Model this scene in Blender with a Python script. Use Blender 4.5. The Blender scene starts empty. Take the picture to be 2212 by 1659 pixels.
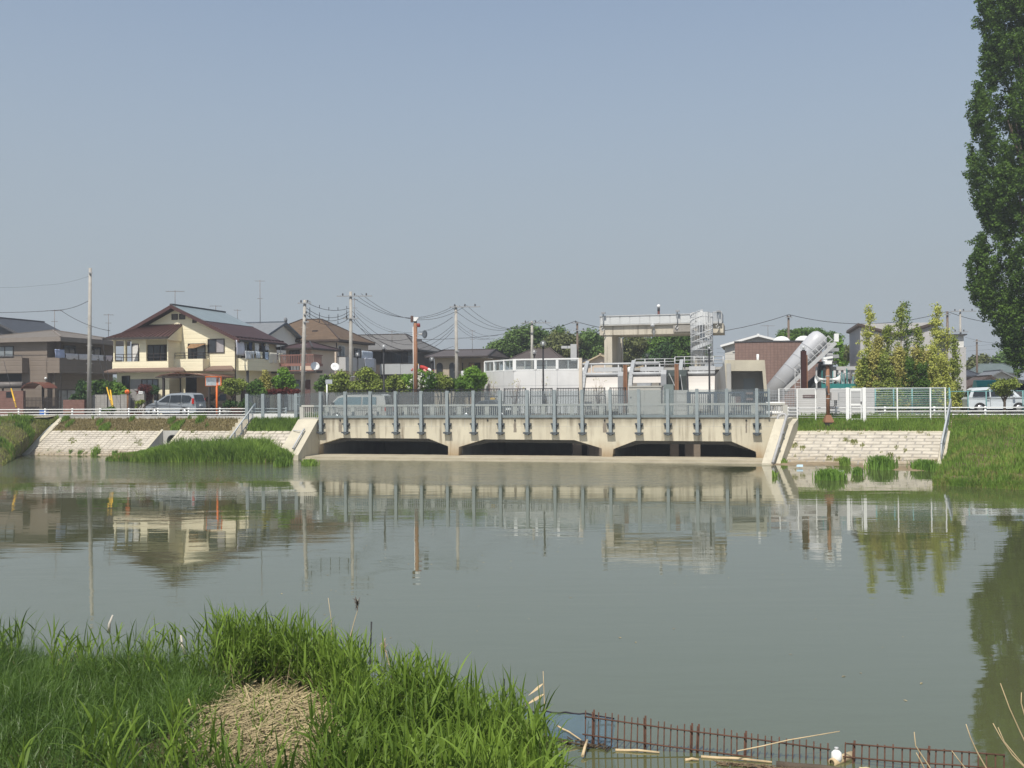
import bpy, math, random
import numpy as np
from mathutils import Vector, Matrix
from mathutils.geometry import tessellate_polygon
random.seed(7); RNG = np.random.default_rng(7)
SC = bpy.context.scene
COL = SC.collection
# ------------------------------------------------------------------ camera (eye 4.5 m above the water, looking along +Y)
FPX, CX, CY, EYE = 2150.0, 1106.0, 829.5, 4.5
PITCH = math.radians(0.405)
K = -0.008                             # the photograph leans by half a degree
CAM = Vector((0, 0, EYE))
FW = Vector((0, math.cos(PITCH), math.sin(PITCH)))
R0 = Vector((1, 0, 0)); U0 = Vector((0, -math.sin(PITCH), math.cos(PITCH)))
RC = (R0 + U0 * K).normalized(); UC = (U0 - R0 * K).normalized()
def ray(x, y): return FW * FPX + RC * (x - CX) - UC * (y - CY)
def P(x, y, Y):
    d = ray(x, y); return CAM + d * (Y / d.y)
def PZ(x, y, z):
    d = ray(x, y); return CAM + d * ((z - EYE) / d.z)
ZOOM = dict(A1=(0, 566.3, .2774), A2=(212.35, 566.3, .2133), A3=(513.2, 584, .2560), A4=(884.8, 619.4, .1920),
            A5=(1238.7, 619.4, .2240), A6=(1548.4, 672.4, .1600), A7=(1813.8, 619.4, .1813), A8=(1592.6, 849.4, .28),
            B6=(0, 849.4, .304), B7=(654.8, 867.1, .224), C3=(601.7, 601.7, .18135), C4=(814, 601.7, .1813), C5=(1044, 672.4, .13866),
            C6=(1274, 645.9, .14933), C7=(1557.2, 690.1, .13866), C8=(1805, 725.5, .184))
def q(k, x, y):
    a = ZOOM[k]; return (a[0] + x * a[2], a[1] + y * a[2])
ANG = math.atan2(-7.3, 29.55)          # the street grid: everything across the water follows the line of the bridge
ZR = 2.73                              # road level above the water
class Frame:
    def __init__(s, o, ang=ANG):
        s.o = Vector(o); s.a = ang; s.m = Matrix.Rotation(ang, 3, 'Z'); s.i = s.m.transposed()
    def w(s, x, y, z=0): return s.o + s.m @ Vector((x, y, z))
    def l(s, p): return s.i @ (Vector(p) - s.o)
    def f(s, x, y, yl=0.0):            # picture point on the vertical plane local y = yl -> local x, z
        c = s.i @ (CAM - s.o); d = s.i @ ray(x, y); t = (yl - c.y) / d.y; p = c + d * t
        return p.x, p.z
    def s(s, x, y, xl):                # picture point on the vertical plane local x = xl -> local y, z
        c = s.i @ (CAM - s.o); d = s.i @ ray(x, y); t = (xl - c.x) / d.x; p = c + d * t
        return p.y, p.z
def frame_at(px, Y, z=ZR, ang=ANG):
    p = P(px, 880, Y); return Frame((p.x, Y, z), ang)
BR = Frame((-13.5, 69.6, 0))
# ------------------------------------------------------------------ objects
def tag(o, label=None, cat=None, group=None, kind=None):
    if label: o['label'] = label
    if cat: o['category'] = cat
    if group: o['group'] = group
    if kind: o['kind'] = kind
    return o
def thing(name, label, cat, loc=(0, 0, 0), rz=0.0, group=None):
    o = bpy.data.objects.new(name, None); COL.objects.link(o)
    o.empty_display_size = .2; o.location = loc; o.rotation_euler = (0, 0, rz)
    return tag(o, label, cat, group)
def thing_in(name, label, cat, fr, group=None): return thing(name, label, cat, fr.o, fr.a, group)
def link(name, me, parent=None):
    o = bpy.data.objects.new(name, me); COL.objects.link(o)
    if parent: o.parent = parent
    return o
def copy_tree(o, parent=None):
    c = o.copy(); COL.objects.link(c)
    if parent: c.parent = parent
    for ch in list(o.children): copy_tree(ch, c)
    return c
class MB:
    def __init__(s): s.v = []; s.f = []; s.m = []; s.sm = []
    def add(s, vs, fs, m=0, smooth=False):
        b = len(s.v); s.v += [tuple(v) for v in vs]
        for f in fs: s.f.append([b + i for i in f]); s.m.append(m); s.sm.append(smooth)
        return s
    def box(s, x0, y0, z0, x1, y1, z1, m=0):
        vs = [(x0, y0, z0), (x1, y0, z0), (x1, y1, z0), (x0, y1, z0), (x0, y0, z1), (x1, y0, z1), (x1, y1, z1), (x0, y1, z1)]
        return s.add(vs, [(0, 3, 2, 1), (4, 5, 6, 7), (0, 1, 5, 4), (1, 2, 6, 5), (2, 3, 7, 6), (3, 0, 4, 7)], m)
    def bar(s, a, b, w, h=None, m=0):
        a = Vector(a); b = Vector(b); h = w if h is None else h
        d = (b - a).normalized(); up = Vector((0, 0, 1)) if abs(d.z) < .95 else Vector((0, 1, 0))
        r = d.cross(up).normalized() * (w / 2); u = r.cross(d).normalized() * (h / 2)
        vs = [a - r - u, a + r - u, a + r + u, a - r + u, b - r - u, b + r - u, b + r + u, b - r + u]
        return s.add(vs, [(0, 1, 2, 3), (7, 6, 5, 4), (0, 4, 5, 1), (1, 5, 6, 2), (2, 6, 7, 3), (3, 7, 4, 0)], m)
    def tube(s, pts, r, n=6, m=0, caps=True, smooth=True):
        pts = [Vector(p) for p in pts]; k = len(pts)
        rs = r if isinstance(r, (list, tuple)) else [r] * k
        b = len(s.v); ref = None
        for i, p in enumerate(pts):
            d = (pts[min(i + 1, k - 1)] - pts[max(i - 1, 0)]).normalized()
            if ref is None: ref = Vector((0, 0, 1)) if abs(d.z) < .9 else Vector((1, 0, 0))
            x = d.cross(ref).normalized(); y = x.cross(d).normalized(); ref = y
            for j in range(n):
                t = 2 * math.pi * j / n; s.v.append(tuple(p + (x * math.cos(t) + y * math.sin(t)) * rs[i]))
        for i in range(k - 1):
            for j in range(n):
                j2 = (j + 1) % n
                s.f.append([b + i * n + j, b + i * n + j2, b + (i + 1) * n + j2, b + (i + 1) * n + j]); s.m.append(m); s.sm.append(smooth)
        if caps:
            s.f.append([b + j for j in range(n)][::-1]); s.m.append(m); s.sm.append(False)
            s.f.append([b + (k - 1) * n + j for j in range(n)]); s.m.append(m); s.sm.append(False)
        return s
    def poly(s, pts, m=0):
        pts = [Vector(p) for p in pts]
        return s.add(pts, [tuple(t) for t in tessellate_polygon([pts])] if len(pts) > 4 else [tuple(range(len(pts)))], m)
    def prism(s, pts, vec, m=0):       # a polygon in space pushed along vec
        pts = [Vector(p) for p in pts]; vec = Vector(vec); n = len(pts)
        tri = [tuple(t) for t in tessellate_polygon([pts])] if n > 4 else [tuple(range(n))]
        vs = pts + [p + vec for p in pts]
        fs = [t for t in tri] + [tuple(i + n for i in t[::-1]) for t in tri] + [(i, (i + 1) % n, (i + 1) % n + n, i + n) for i in range(n)]
        return s.add(vs, fs, m)
    def py(s, xz, y0, y1, m=0): return s.prism([(x, y0, z) for x, z in xz], (0, y1 - y0, 0), m)
    def pxx(s, yz, x0, x1, m=0): return s.prism([(x0, y, z) for y, z in yz], (x1 - x0, 0, 0), m)
    def pz(s, xy, z0, z1, m=0): return s.prism([(x, y, z0) for x, y in xy], (0, 0, z1 - z0), m)
    def sphere(s, c, r, n=12, k=8, m=0, sc=(1, 1, 1)):
        c = Vector(c); vs = []; fs = []
        for i in range(k + 1):
            a = math.pi * i / k
            for j in range(n):
                b = 2 * math.pi * j / n
                vs.append((c.x + r * sc[0] * math.sin(a) * math.cos(b), c.y + r * sc[1] * math.sin(a) * math.sin(b), c.z + r * sc[2] * math.cos(a)))
        for i in range(k):
            for j in range(n):
                fs.append((i * n + j, (i + 1) * n + j, (i + 1) * n + (j + 1) % n, i * n + (j + 1) % n))
        return s.add(vs, fs, m, True)
    def lathe(s, prof, c=(0, 0, 0), n=12, m=0, axis=None):
        c = Vector(c); vs = []; fs = []; k = len(prof)
        rot = Vector((0, 0, 1)).rotation_difference(Vector(axis).normalized()).to_matrix() if axis else Matrix.Identity(3)
        for r, z in prof:
            for j in range(n):
                b = 2 * math.pi * j / n; vs.append(c + rot @ Vector((r * math.cos(b), r * math.sin(b), z)))
        for i in range(k - 1):
            for j in range(n): fs.append((i * n + j, i * n + (j + 1) % n, (i + 1) * n + (j + 1) % n, (i + 1) * n + j))
        return s.add(vs, fs, m, True)
    def build(s, name, mats, parent=None, fix=True):
        me = bpy.data.meshes.new(name); me.from_pydata(s.v, [], s.f)
        for mt in (mats if isinstance(mats, (list, tuple)) else [mats]): me.materials.append(mt)
        me.polygons.foreach_set('material_index', s.m); me.polygons.foreach_set('use_smooth', s.sm)
        if fix:
            import bmesh
            b = bmesh.new(); b.from_mesh(me); bmesh.ops.recalc_face_normals(b, faces=b.faces[:]); b.to_mesh(me); b.free()
        me.update()
        return link(name, me, parent)
def np_mesh(name, V, Fq, mats, parent=None, smooth=False):   # big quad meshes from arrays
    me = bpy.data.meshes.new(name); V = np.asarray(V, np.float32); Fq = np.asarray(Fq, np.int32); k = Fq.shape[1]
    me.vertices.add(len(V)); me.vertices.foreach_set('co', V.ravel())
    me.loops.add(Fq.size); me.loops.foreach_set('vertex_index', Fq.ravel())
    me.polygons.add(len(Fq)); me.polygons.foreach_set('loop_start', np.arange(0, Fq.size, k, dtype=np.int32))
    if smooth: me.polygons.foreach_set('use_smooth', np.ones(len(Fq), bool))
    for mt in (mats if isinstance(mats, (list, tuple)) else [mats]): me.materials.append(mt)
    me.update(calc_edges=True); me.validate()
    return link(name, me, parent)
# ------------------------------------------------------------------ materials
MATS = {}
def nodes_of(name):
    m = bpy.data.materials.new(name); m.use_nodes = True; nt = m.node_tree
    return m, nt, nt.nodes, nt.links, nt.nodes['Principled BSDF']
def mixrgb(nt, a, b, fac, mode='MIX'):
    n = nt.nodes.new('ShaderNodeMix'); n.data_type = 'RGBA'; n.blend_type = mode
    for s, v in ((n.inputs[6], a), (n.inputs[7], b), (n.inputs[0], fac)):
        if hasattr(v, 'links') or hasattr(v, 'is_linked'): nt.links.new(v, s)
        elif isinstance(v, (int, float)): s.default_value = v
        else: s.default_value = (*v, 1)
    return n.outputs[2]
def noise(nt, scale, detail=4, vec=None, rough=.55):
    n = nt.nodes.new('ShaderNodeTexNoise'); n.inputs['Scale'].default_value = scale; n.inputs['Detail'].default_value = detail
    n.inputs['Roughness'].default_value = rough
    if vec is not None: nt.links.new(vec, n.inputs['Vector'])
    return n.outputs['Fac']
def ramp(nt, fac, a, b):
    n = nt.nodes.new('ShaderNodeMapRange'); nt.links.new(fac, n.inputs[0]); n.inputs[1].default_value = a; n.inputs[2].default_value = b
    return n.outputs[0]
def coords(nt, scale=(1, 1, 1), world=False):
    t = nt.nodes.new('ShaderNodeNewGeometry').outputs['Position'] if world else nt.nodes.new('ShaderNodeTexCoord').outputs['Object']
    mp = nt.nodes.new('ShaderNodeMapping'); mp.inputs['Scale'].default_value = scale
    nt.links.new(t, mp.inputs['Vector']); return mp.outputs[0]
def mat(name, col, rough=.7, var=.12, scale=1.5, metal=0, spec=.3, bump=0, bscale=12, streak=0, streak_col=(.12, .10, .08), courses=None, seams=None, foot=None, top=None):
    if name in MATS: return MATS[name]
    m, nt, N, L, B = nodes_of(name)
    B.inputs['Roughness'].default_value = rough; B.inputs['Metallic'].default_value = metal; B.inputs['Specular IOR Level'].default_value = spec
    co = coords(nt)
    f = noise(nt, scale, 6, co)
    c = mixrgb(nt, [v * (1 - var) for v in col], [min(1, v * (1 + var)) for v in col], ramp(nt, f, .3, .7))
    if streak:
        f2 = noise(nt, 1.0, 5, coords(nt, (3.0, 3.0, .22)), .6)
        f3 = noise(nt, .35, 3, co)
        mul = N.new('ShaderNodeMath'); mul.operation = 'MULTIPLY'; L.new(ramp(nt, f2, .5, .75), mul.inputs[0]); L.new(ramp(nt, f3, .35, .7), mul.inputs[1])
        mu2 = N.new('ShaderNodeMath'); mu2.operation = 'MULTIPLY'; L.new(mul.outputs[0], mu2.inputs[0]); mu2.inputs[1].default_value = streak
        c = mixrgb(nt, c, streak_col, mu2.outputs[0])
    for band, sgn in ((foot, 1), (top, -1)):      # dirt with a height of its own: a waterline band or drips under a top edge
        if band:
            z0, z1, bc, amt = band; sz = N.new('ShaderNodeSeparateXYZ'); L.new(co, sz.inputs[0])
            wob = N.new('ShaderNodeMath'); wob.operation = 'MULTIPLY_ADD'; L.new(noise(nt, 1.0, 5, coords(nt, (2.6, 2.6, .25)), .65), wob.inputs[0]); wob.inputs[1].default_value = (z1 - z0) * 1.6; L.new(sz.outputs[2], wob.inputs[2])
            o_ = (z1 - z0) * .8; r_ = ramp(nt, wob.outputs[0], z1 + o_, z0 + o_)
            mm = N.new('ShaderNodeMath'); mm.operation = 'MULTIPLY'; L.new(r_, mm.inputs[0]); mm.inputs[1].default_value = amt
            c = mixrgb(nt, c, bc, mm.outputs[0])
    hgt = None
    for spec_, ax in ((courses, 2), (seams, 0)):
        if spec_:
            per, depth = spec_[:2]
            sep = N.new('ShaderNodeSeparateXYZ'); L.new(co, sep.inputs[0])
            md = N.new('ShaderNodeMath'); md.operation = 'PINGPONG'; md.inputs[1].default_value = per / 2; L.new(sep.outputs[spec_[2] if len(spec_) > 2 else ax], md.inputs[0])
            r = ramp(nt, md.outputs[0], 0, per * .12)
            c = mixrgb(nt, [v * (1 - depth) for v in col], c, r); hgt = r
    L.new(c, B.inputs['Base Color'])
    if bump or hgt is not None:
        bp = N.new('ShaderNodeBump'); bp.inputs['Strength'].default_value = bump or .4; bp.inputs['Distance'].default_value = .03
        L.new(hgt if hgt is not None else noise(nt, bscale, 5, co), bp.inputs['Height']); L.new(bp.outputs[0], B.inputs['Normal'])
    MATS[name] = m; return m
def leafmat(name, c0, c1, trans=.38, rough=.65, spec=.14):
    if name in MATS: return MATS[name]
    m, nt, N, L, B = nodes_of(name)
    g = N.new('ShaderNodeNewGeometry')
    f = noise(nt, .5, 2, coords(nt))
    ad = N.new('ShaderNodeMath'); ad.operation = 'MULTIPLY_ADD'; L.new(g.outputs['Random Per Island'], ad.inputs[0]); ad.inputs[1].default_value = .6
    L.new(ramp(nt, f, .3, .9), ad.inputs[2])
    c = mixrgb(nt, c0, c1, ad.outputs[0])
    L.new(c, B.inputs['Base Color']); B.inputs['Roughness'].default_value = rough; B.inputs['Specular IOR Level'].default_value = spec
    t = N.new('ShaderNodeBsdfTranslucent'); L.new(c, t.inputs['Color'])
    mx = N.new('ShaderNodeMixShader'); mx.inputs[0].default_value = trans
    L.new(B.outputs[0], mx.inputs[1]); L.new(t.outputs[0], mx.inputs[2]); L.new(mx.outputs[0], N['Material Output'].inputs[0])
    MATS[name] = m; return m
def clearmat(name, tint, rough, opac, col, spec=.5):
    if name in MATS: return MATS[name]
    m, nt, N, L, B = nodes_of(name)
    B.inputs['Base Color'].default_value = (*col, 1); B.inputs['Roughness'].default_value = rough; B.inputs['Specular IOR Level'].default_value = spec
    t = N.new('ShaderNodeBsdfTransparent'); t.inputs[0].default_value = (*tint, 1)
    co = coords(nt)
    f = noise(nt, .45, 3, co)
    mr = N.new('ShaderNodeMapRange'); L.new(f, mr.inputs[0]); mr.inputs[1].default_value = .3; mr.inputs[2].default_value = .75; mr.inputs[3].default_value = opac * .6; mr.inputs[4].default_value = min(1, opac * 1.4)
    mx = N.new('ShaderNodeMixShader'); L.new(mr.outputs[0], mx.inputs[0])
    L.new(t.outputs[0], mx.inputs[1]); L.new(B.outputs[0], mx.inputs[2]); L.new(mx.outputs[0], N['Material Output'].inputs[0])
    MATS[name] = m; return m
CONC = mat('concrete_warm', (.495, .452, .352), .9, .10, .8, streak=.55, streak_col=(.20, .17, .13), bump=.15)
CONC_B = mat('concrete_bridge', (.53, .485, .375), .9, .10, .6, streak=1.7, streak_col=(.20, .165, .12), bump=.15, foot=(.2, 1.2, (.30, .20, .105), .75), top=(2.75, 2.15, (.17, .145, .105), .85))
CONC_G = mat('concrete_grey', (.42, .41, .38), .9, .12, .8, streak=.5, bump=.15)
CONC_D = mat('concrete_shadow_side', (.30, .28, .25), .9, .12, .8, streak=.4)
BLOCK = mat('revetment_block', (.49, .445, .37), .9, .16, 1.3, bump=.3, bscale=9, streak=.5, streak_col=(.25, .23, .17), foot=(.05, .55, (.27, .21, .13), .75))
STEEL = mat('galvanised_blue_grey', (.235, .27, .28), .5, .1, 3, spec=.4)
STEEL_D = mat('dark_bracket_steel', (.065, .075, .083), .6, .1, 3)
WHITE = mat('white_paint', (.78, .78, .76), .55, .04, 3)
OFFWH = mat('off_white_panel', (.69, .68, .66), .6, .05, .9, streak=.25, streak_col=(.40, .37, .33))
LGREY = mat('light_grey_metal', (.47, .475, .475), .5, .06, 2)
MGREY = mat('mid_grey_metal', (.30, .31, .32), .5, .08, 2)
DGREY = mat('dark_grey', (.07, .07, .075), .6, .1, 2)
BLACK = mat('black_metal', (.018, .018, .02), .5, .1, 2)
RAILB = mat('beige_grey_rail', (.44, .43, .39), .6, .06, 2)
RUSTP = mat('brown_pole_paint', (.25, .125, .07), .6, .12, 2)
RUST = mat('rusty_rebar', (.095, .048, .032), .9, .3, 14)
MARO = mat('maroon_roof', (.055, .026, .023), .55, .12, 1.2, spec=.3)
MARO_S = mat('maroon_standing_seam', (.085, .045, .038), .5, .1, 1.2, spec=.35, seams=(.62, .6))
CREAM = mat('cream_siding', (.79, .72, .52), .8, .04, .8, courses=(.42, .05))
BROWNW = mat('grey_brown_siding', (.20, .165, .135), .85, .07, .8, courses=(.45, .06))
TILE_B = mat('brown_tile', (.125, .085, .055), .8, .18, 2, courses=(.16, .5))
TILE_G = mat('grey_tile', (.15, .145, .14), .7, .12, 2, courses=(.16, .4))
TILE_BG = mat('blue_grey_tile', (.19, .20, .21), .6, .12, 2, courses=(.16, .4))
SLATE = mat('dark_slate', (.055, .06, .07), .6, .15, 2, courses=(.2, .3))
SOLAR = mat('blue_grey_metal_roof', (.22, .265, .275), .4, .1, 1, spec=.5, seams=(1.0, .25, 1))
STUCCO = mat('beige_stucco', (.60, .50, .405), .9, .05, .7)
STUCW = mat('white_stucco', (.66, .65, .62), .9, .05, .7)
STUCG = mat('grey_stucco', (.46, .45, .44), .9, .06, .7)
TANW = mat('tan_siding', (.42, .355, .27), .9, .06, .7, seams=(.25, .25))
BRICKW = mat('brown_brick_tile', (.235, .155, .13), .85, .12, 3, courses=(.28, .25), seams=(.36, .25))
GLASSD = mat('dark_window_glass', (.03, .035, .04), .08, .3, .8, spec=.6)
GLASSC = mat('curtained_glass', (.20, .22, .23), .15, .3, 1.6, spec=.5)
SHUT = mat('grey_shutter', (.30, .285, .275), .7, .06, 2, courses=(.1, .25))
FRAMED = mat('dark_bronze_frame', (.05, .042, .038), .5, .1, 2)
ORANGE = mat('orange_paint', (.72, .16, .035), .5, .06, 2)
YELLOW = mat('yellow_guard', (.72, .42, .03), .5, .06, 2)
MIRROR = mat('mirror_face', (.62, .66, .68), .12, .3, 3, metal=.6)
REDBR = mat('red_brown_rail', (.26, .13, .105), .7, .1, 2)
BRICKR = mat('red_brick_wall', (.19, .105, .085), .9, .15, 3, courses=(.15, .3))
BLOCKW = mat('grey_block_wall', (.30, .285, .26), .95, .15, 1.5, courses=(.2, .25), seams=(.4, .25))
TEAL = mat('teal_paint', (.03, .20, .19), .6, .1, 2)
TEALP = mat('pale_teal_wire', (.16, .34, .34), .6, .1, 2)
TYRE = mat('tyre_rubber', (.018, .018, .018), .9, .1, 4)
RIM = mat('alloy_rim', (.45, .46, .47), .35, .1, 4, metal=.6)
CARGLASS = mat('car_glass', (.02, .024, .027), .06, .2, 1, spec=.6)
REDL = mat('red_lens', (.45, .025, .02), .25, .1, 2)
LENS = mat('clear_lens', (.7, .7, .68), .2, .1, 2)
BARK = mat('bark', (.09, .07, .052), .95, .25, 5, bump=.5)
BARKL = mat('pale_bark', (.26, .23, .18), .95, .2, 5, bump=.4)
STRAW = mat('dry_reed', (.52, .40, .24), .85, .2, 8)
ASPH = mat('asphalt', (.125, .122, .118), .95, .12, .8, bump=.1)
SOILM = mat('soil', (.24, .185, .115), .95, .25, 1.5, bump=.4)
POLE_C = mat('utility_pole_concrete', (.36, .34, .305), .9, .15, 2, streak=.4)
WOODP = mat('pole_wood', (.15, .115, .09), .95, .2, 2)
CABLE = mat('cable_black', (.03, .03, .034), .7, .1, 1)
ANT = mat('antenna_metal', (.20, .17, .16), .5, .1, 2)
GLOBE = clearmat('clear_globe', (.95, .95, .95), .05, .16, (.55, .56, .58))
SCREEN = clearmat('tinted_screen', (.86, .89, .90), .25, .13, (.34, .37, .39))
# ------------------------------------------------------------------ water, ground, banks, road
def water_mat():
    m, nt, N, L, B = nodes_of('murky_water')
    co = coords(nt, (1, 1, 1), True)
    c = mixrgb(nt, (.093, .104, .042), (.106, .116, .052), noise(nt, .12, 3, co))
    fine = noise(nt, 1.0, 4, coords(nt, (.8, 2.6, 1), True), .55)
    big = noise(nt, 1.0, 3, coords(nt, (.22, .75, 1), True), .5)
    sep = N.new('ShaderNodeSeparateXYZ'); L.new(co, sep.inputs[0])
    # a wind-ruffled belt lies in front of the bridge and calmer water everywhere else
    sk = N.new('ShaderNodeMath'); sk.operation = 'MULTIPLY_ADD'; L.new(sep.outputs[0], sk.inputs[0]); sk.inputs[1].default_value = .2; L.new(sep.outputs[1], sk.inputs[2])
    pat = noise(nt, 1.0, 3, coords(nt, (.05, .16, 1), True))
    ad = N.new('ShaderNodeMath'); ad.operation = 'MULTIPLY_ADD'; L.new(pat, ad.inputs[0]); ad.inputs[1].default_value = 12; L.new(sk.outputs[0], ad.inputs[2])
    a = ramp(nt, ad.outputs[0], 52.5, 58); b = ramp(nt, ad.outputs[0], 72, 68); xr_ = ramp(nt, sep.outputs[0], 13, 5)
    bl = N.new('ShaderNodeMath'); bl.operation = 'MULTIPLY'; L.new(a, bl.inputs[0]); L.new(b, bl.inputs[1])
    b3 = N.new('ShaderNodeMath'); b3.operation = 'MULTIPLY'; L.new(bl.outputs[0], b3.inputs[0]); L.new(xr_, b3.inputs[1]); bl = b3
    st = N.new('ShaderNodeMath'); st.operation = 'MULTIPLY_ADD'; L.new(bl.outputs[0], st.inputs[0]); st.inputs[1].default_value = .75; s2 = N.new('ShaderNodeMath'); s2.operation = 'MULTIPLY_ADD'; L.new(ramp(nt, noise(nt, 1.0, 4, coords(nt, (.10, .22, 1), True)), .45, .7), s2.inputs[0]); s2.inputs[1].default_value = .03; s2.inputs[2].default_value = .009; L.new(s2.outputs[0], st.inputs[2])
    b1 = N.new('ShaderNodeBump'); b1.inputs['Distance'].default_value = .12; L.new(st.outputs[0], b1.inputs['Strength']); L.new(fine, b1.inputs['Height'])
    b2 = N.new('ShaderNodeBump'); b2.inputs['Distance'].default_value = .35; b2.inputs['Strength'].default_value = .022; L.new(big, b2.inputs['Height']); L.new(b1.outputs[0], b2.inputs['Normal'])
    N.remove(B); df = N.new('ShaderNodeBsdfDiffuse'); L.new(c, df.inputs[0]); gl = N.new('ShaderNodeBsdfGlossy'); gl.inputs['Roughness'].default_value = .02
    L.new(b2.outputs[0], gl.inputs['Normal']); fr = N.new('ShaderNodeFresnel'); fr.inputs[0].default_value = 1.36; L.new(b2.outputs[0], fr.inputs['Normal'])
    pw = N.new('ShaderNodeMath'); pw.operation = 'POWER'; L.new(fr.outputs[0], pw.inputs[0]); pw.inputs[1].default_value = .54
    mx = N.new('ShaderNodeMixShader'); L.new(pw.outputs[0], mx.inputs[0]); L.new(df.outputs[0], mx.inputs[1]); L.new(gl.outputs[0], mx.inputs[2]); L.new(mx.outputs[0], N['Material Output'].inputs[0])
    return m
MB().add([(-400, -60, 0), (400, -60, 0), tuple(BR.w(400, .6, 0)), tuple(BR.w(-400, .6, 0))], [(0, 1, 2, 3)]).build('water', water_mat())
tag(bpy.data.objects['water'], 'calm murky grey green pond water reflecting the far bank', kind='structure')
def groundmat(name, cols, scale=.35):
    if name in MATS: return MATS[name]
    m, nt, N, L, B = nodes_of(name); co = coords(nt, (1, 1, 1), True)
    c = mixrgb(nt, cols[0], cols[1], ramp(nt, noise(nt, scale, 6, co, .65), .35, .65))
    c = mixrgb(nt, c, cols[2], ramp(nt, noise(nt, scale * 2.7, 5, co), .5, .72))
    L.new(c, B.inputs['Base Color']); B.inputs['Roughness'].default_value = .95; B.inputs['Specular IOR Level'].default_value = .1
    bp = N.new('ShaderNodeBump'); bp.inputs['Strength'].default_value = .6; bp.inputs['Distance'].default_value = .1
    L.new(noise(nt, 6, 6, co), bp.inputs['Height']); L.new(bp.outputs[0], B.inputs['Normal'])
    MATS[name] = m; return m
G_YARD = groundmat('yard_ground', [(.20, .19, .17), (.27, .25, .21), (.13, .15, .08)])
G_BANK = groundmat('grassy_bank_soil', [(.085, .10, .035), (.15, .125, .06), (.20, .155, .09)], .5)
G_DRY = groundmat('dry_bank_soil', [(.20, .165, .09), (.15, .13, .06), (.26, .21, .13)], .5)
G_NEAR = groundmat('near_bank_soil', [(.12, .095, .055), (.07, .075, .03), (.20, .155, .09)], 1.2)
gr = MB()
def gq(x0, y0, x1, y1, z=2.68): gr.add([BR.w(x0, y0, z), BR.w(x1, y0, z), BR.w(x1, y1, z), BR.w(x0, y1, z)], [(0, 1, 2, 3)])
gq(-700, 24, 700, 760); gq(-700, 4, -.6, 24); gq(31.2, 3, 700, 24)
tag(gr.build('ground', G_YARD), 'flat paved and bare ground beyond the far bank', kind='structure')
rd = MB()
for x0, x1 in ((-200, -.6), (31.2, 200)):
    rd.add([BR.w(x0, 4.25, 2.70), BR.w(x1, 4.25, 2.70), BR.w(x1, 11.5, 2.70), BR.w(x0, 11.5, 2.70)], [(0, 1, 2, 3)])
tag(rd.build('road', ASPH), 'asphalt road along the far bank', kind='structure')
kb = MB()
for x0, x1, y in ((-60, -.6, 4.0), (31.4, 70, 3.0)):
    vs = []; 
    for (x, yy) in ((x0, y), (x1, y), (x1, y + .22), (x0, y + .22)): vs.append(tuple(BR.w(x, yy, 0))[:2])
    kb.pz(vs, 2.5, 2.80)
tag(kb.build('road_kerb', CONC_G), 'low concrete kerb under the roadside guard rail', kind='structure')
class Loft:                           # stations of cross-section points -> smooth noisy slope; surf(u, v) also feeds the grass
    def __init__(s, st, nu=20, nv=14, amp=.06): s.st = [[Vector(p) for p in c] for c in st]; s.nu = nu; s.nv = nv; s.amp = amp
    def surf(s, u, v):
        n = len(s.st) - 1; a = min(int(u * n), n - 1); fu = u * n - a
        k = len(s.st[0]) - 1; b = min(int(v * k), k - 1); fv = v * k - b
        p = (s.st[a][b] * (1 - fu) + s.st[a + 1][b] * fu) * (1 - fv) + (s.st[a][b + 1] * (1 - fu) + s.st[a + 1][b + 1] * fu) * fv
        w = math.sin(p.x * 1.7 + 2 * math.sin(p.y * 1.1)) * math.cos(p.y * 1.3 + p.x * .4) + .5 * math.sin(p.x * 4.1 + p.y * 3.3)
        e = min(1, 6 * min(u, 1 - u) + .2) * min(1, 5 * (1 - v) + .0)
        return Vector((p.x, p.y, p.z + s.amp * w * e))
    def build(s, name, m):
        N_, K_ = s.nu * (len(s.st) - 1), s.nv * (len(s.st[0]) - 1)
        V = [s.surf(i / N_, j / K_) for i in range(N_ + 1) for j in range(K_ + 1)]
        Fq = [(i * (K_ + 1) + j, (i + 1) * (K_ + 1) + j, (i + 1) * (K_ + 1) + j + 1, i * (K_ + 1) + j + 1) for i in range(N_) for j in range(K_)]
        return np_mesh(name, [tuple(p) for p in V], Fq, m, smooth=True)
def bw(x, y, z): return tuple(BR.w(x, y, z))
LB = Loft([[(-46, 40, -.5), (-47, 41, .05), (-55, 55, 2.6), bw(-60, 4.2, 2.69)],
           [(-32.0, 62.5, -.4), (-32.6, 63.6, .08), (-39, 74, 2.55), bw(-29, 4.2, 2.69)],
           [bw(-24.3, -.6, -.4), bw(-24.3, -.1, .0), bw(-24.3, 3.2, 2.2), bw(-24.3, 4.2, 2.69)]], 16, 8, .10)
tag(LB.build('left_bank', G_BANK), 'rough grassy earth bank sloping to the water', kind='structure')
X_R0, X_R1 = 32.4, BR.f(2058, 905, 3)[0]
RB = Loft([[bw(X_R1 - 1.25, -1.9, -.4), bw(X_R1 - 1.2, -1.6, .05), bw(X_R1 - .45, 1.2, 1.6), bw(X_R1 + .1, 3.1, 2.69)],
           [(19.2, 45.6, -.4), (19.5, 46.2, .12), (27.5, 56.5, 1.9), bw(42.5, 3.1, 2.69)],
           [(22.3, 43.2, -.4), (22.6, 43.8, .12), (31, 55, 2.0), bw(46, 3.1, 2.69)],
           [(33, 30, -.4), (33.5, 31, .12), (42, 46, 2.2), bw(70, 3.1, 2.69)]], 14, 8, .10)
tag(RB.build('right_bank', G_BANK), 'lush grassy earth bank sloping to the water', kind='structure')
def slope_l(x, y): return BR.w(x, y, 2.69 * y / 4.2)
SK = .27                              # the right bank runs down to the water on a skew
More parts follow.
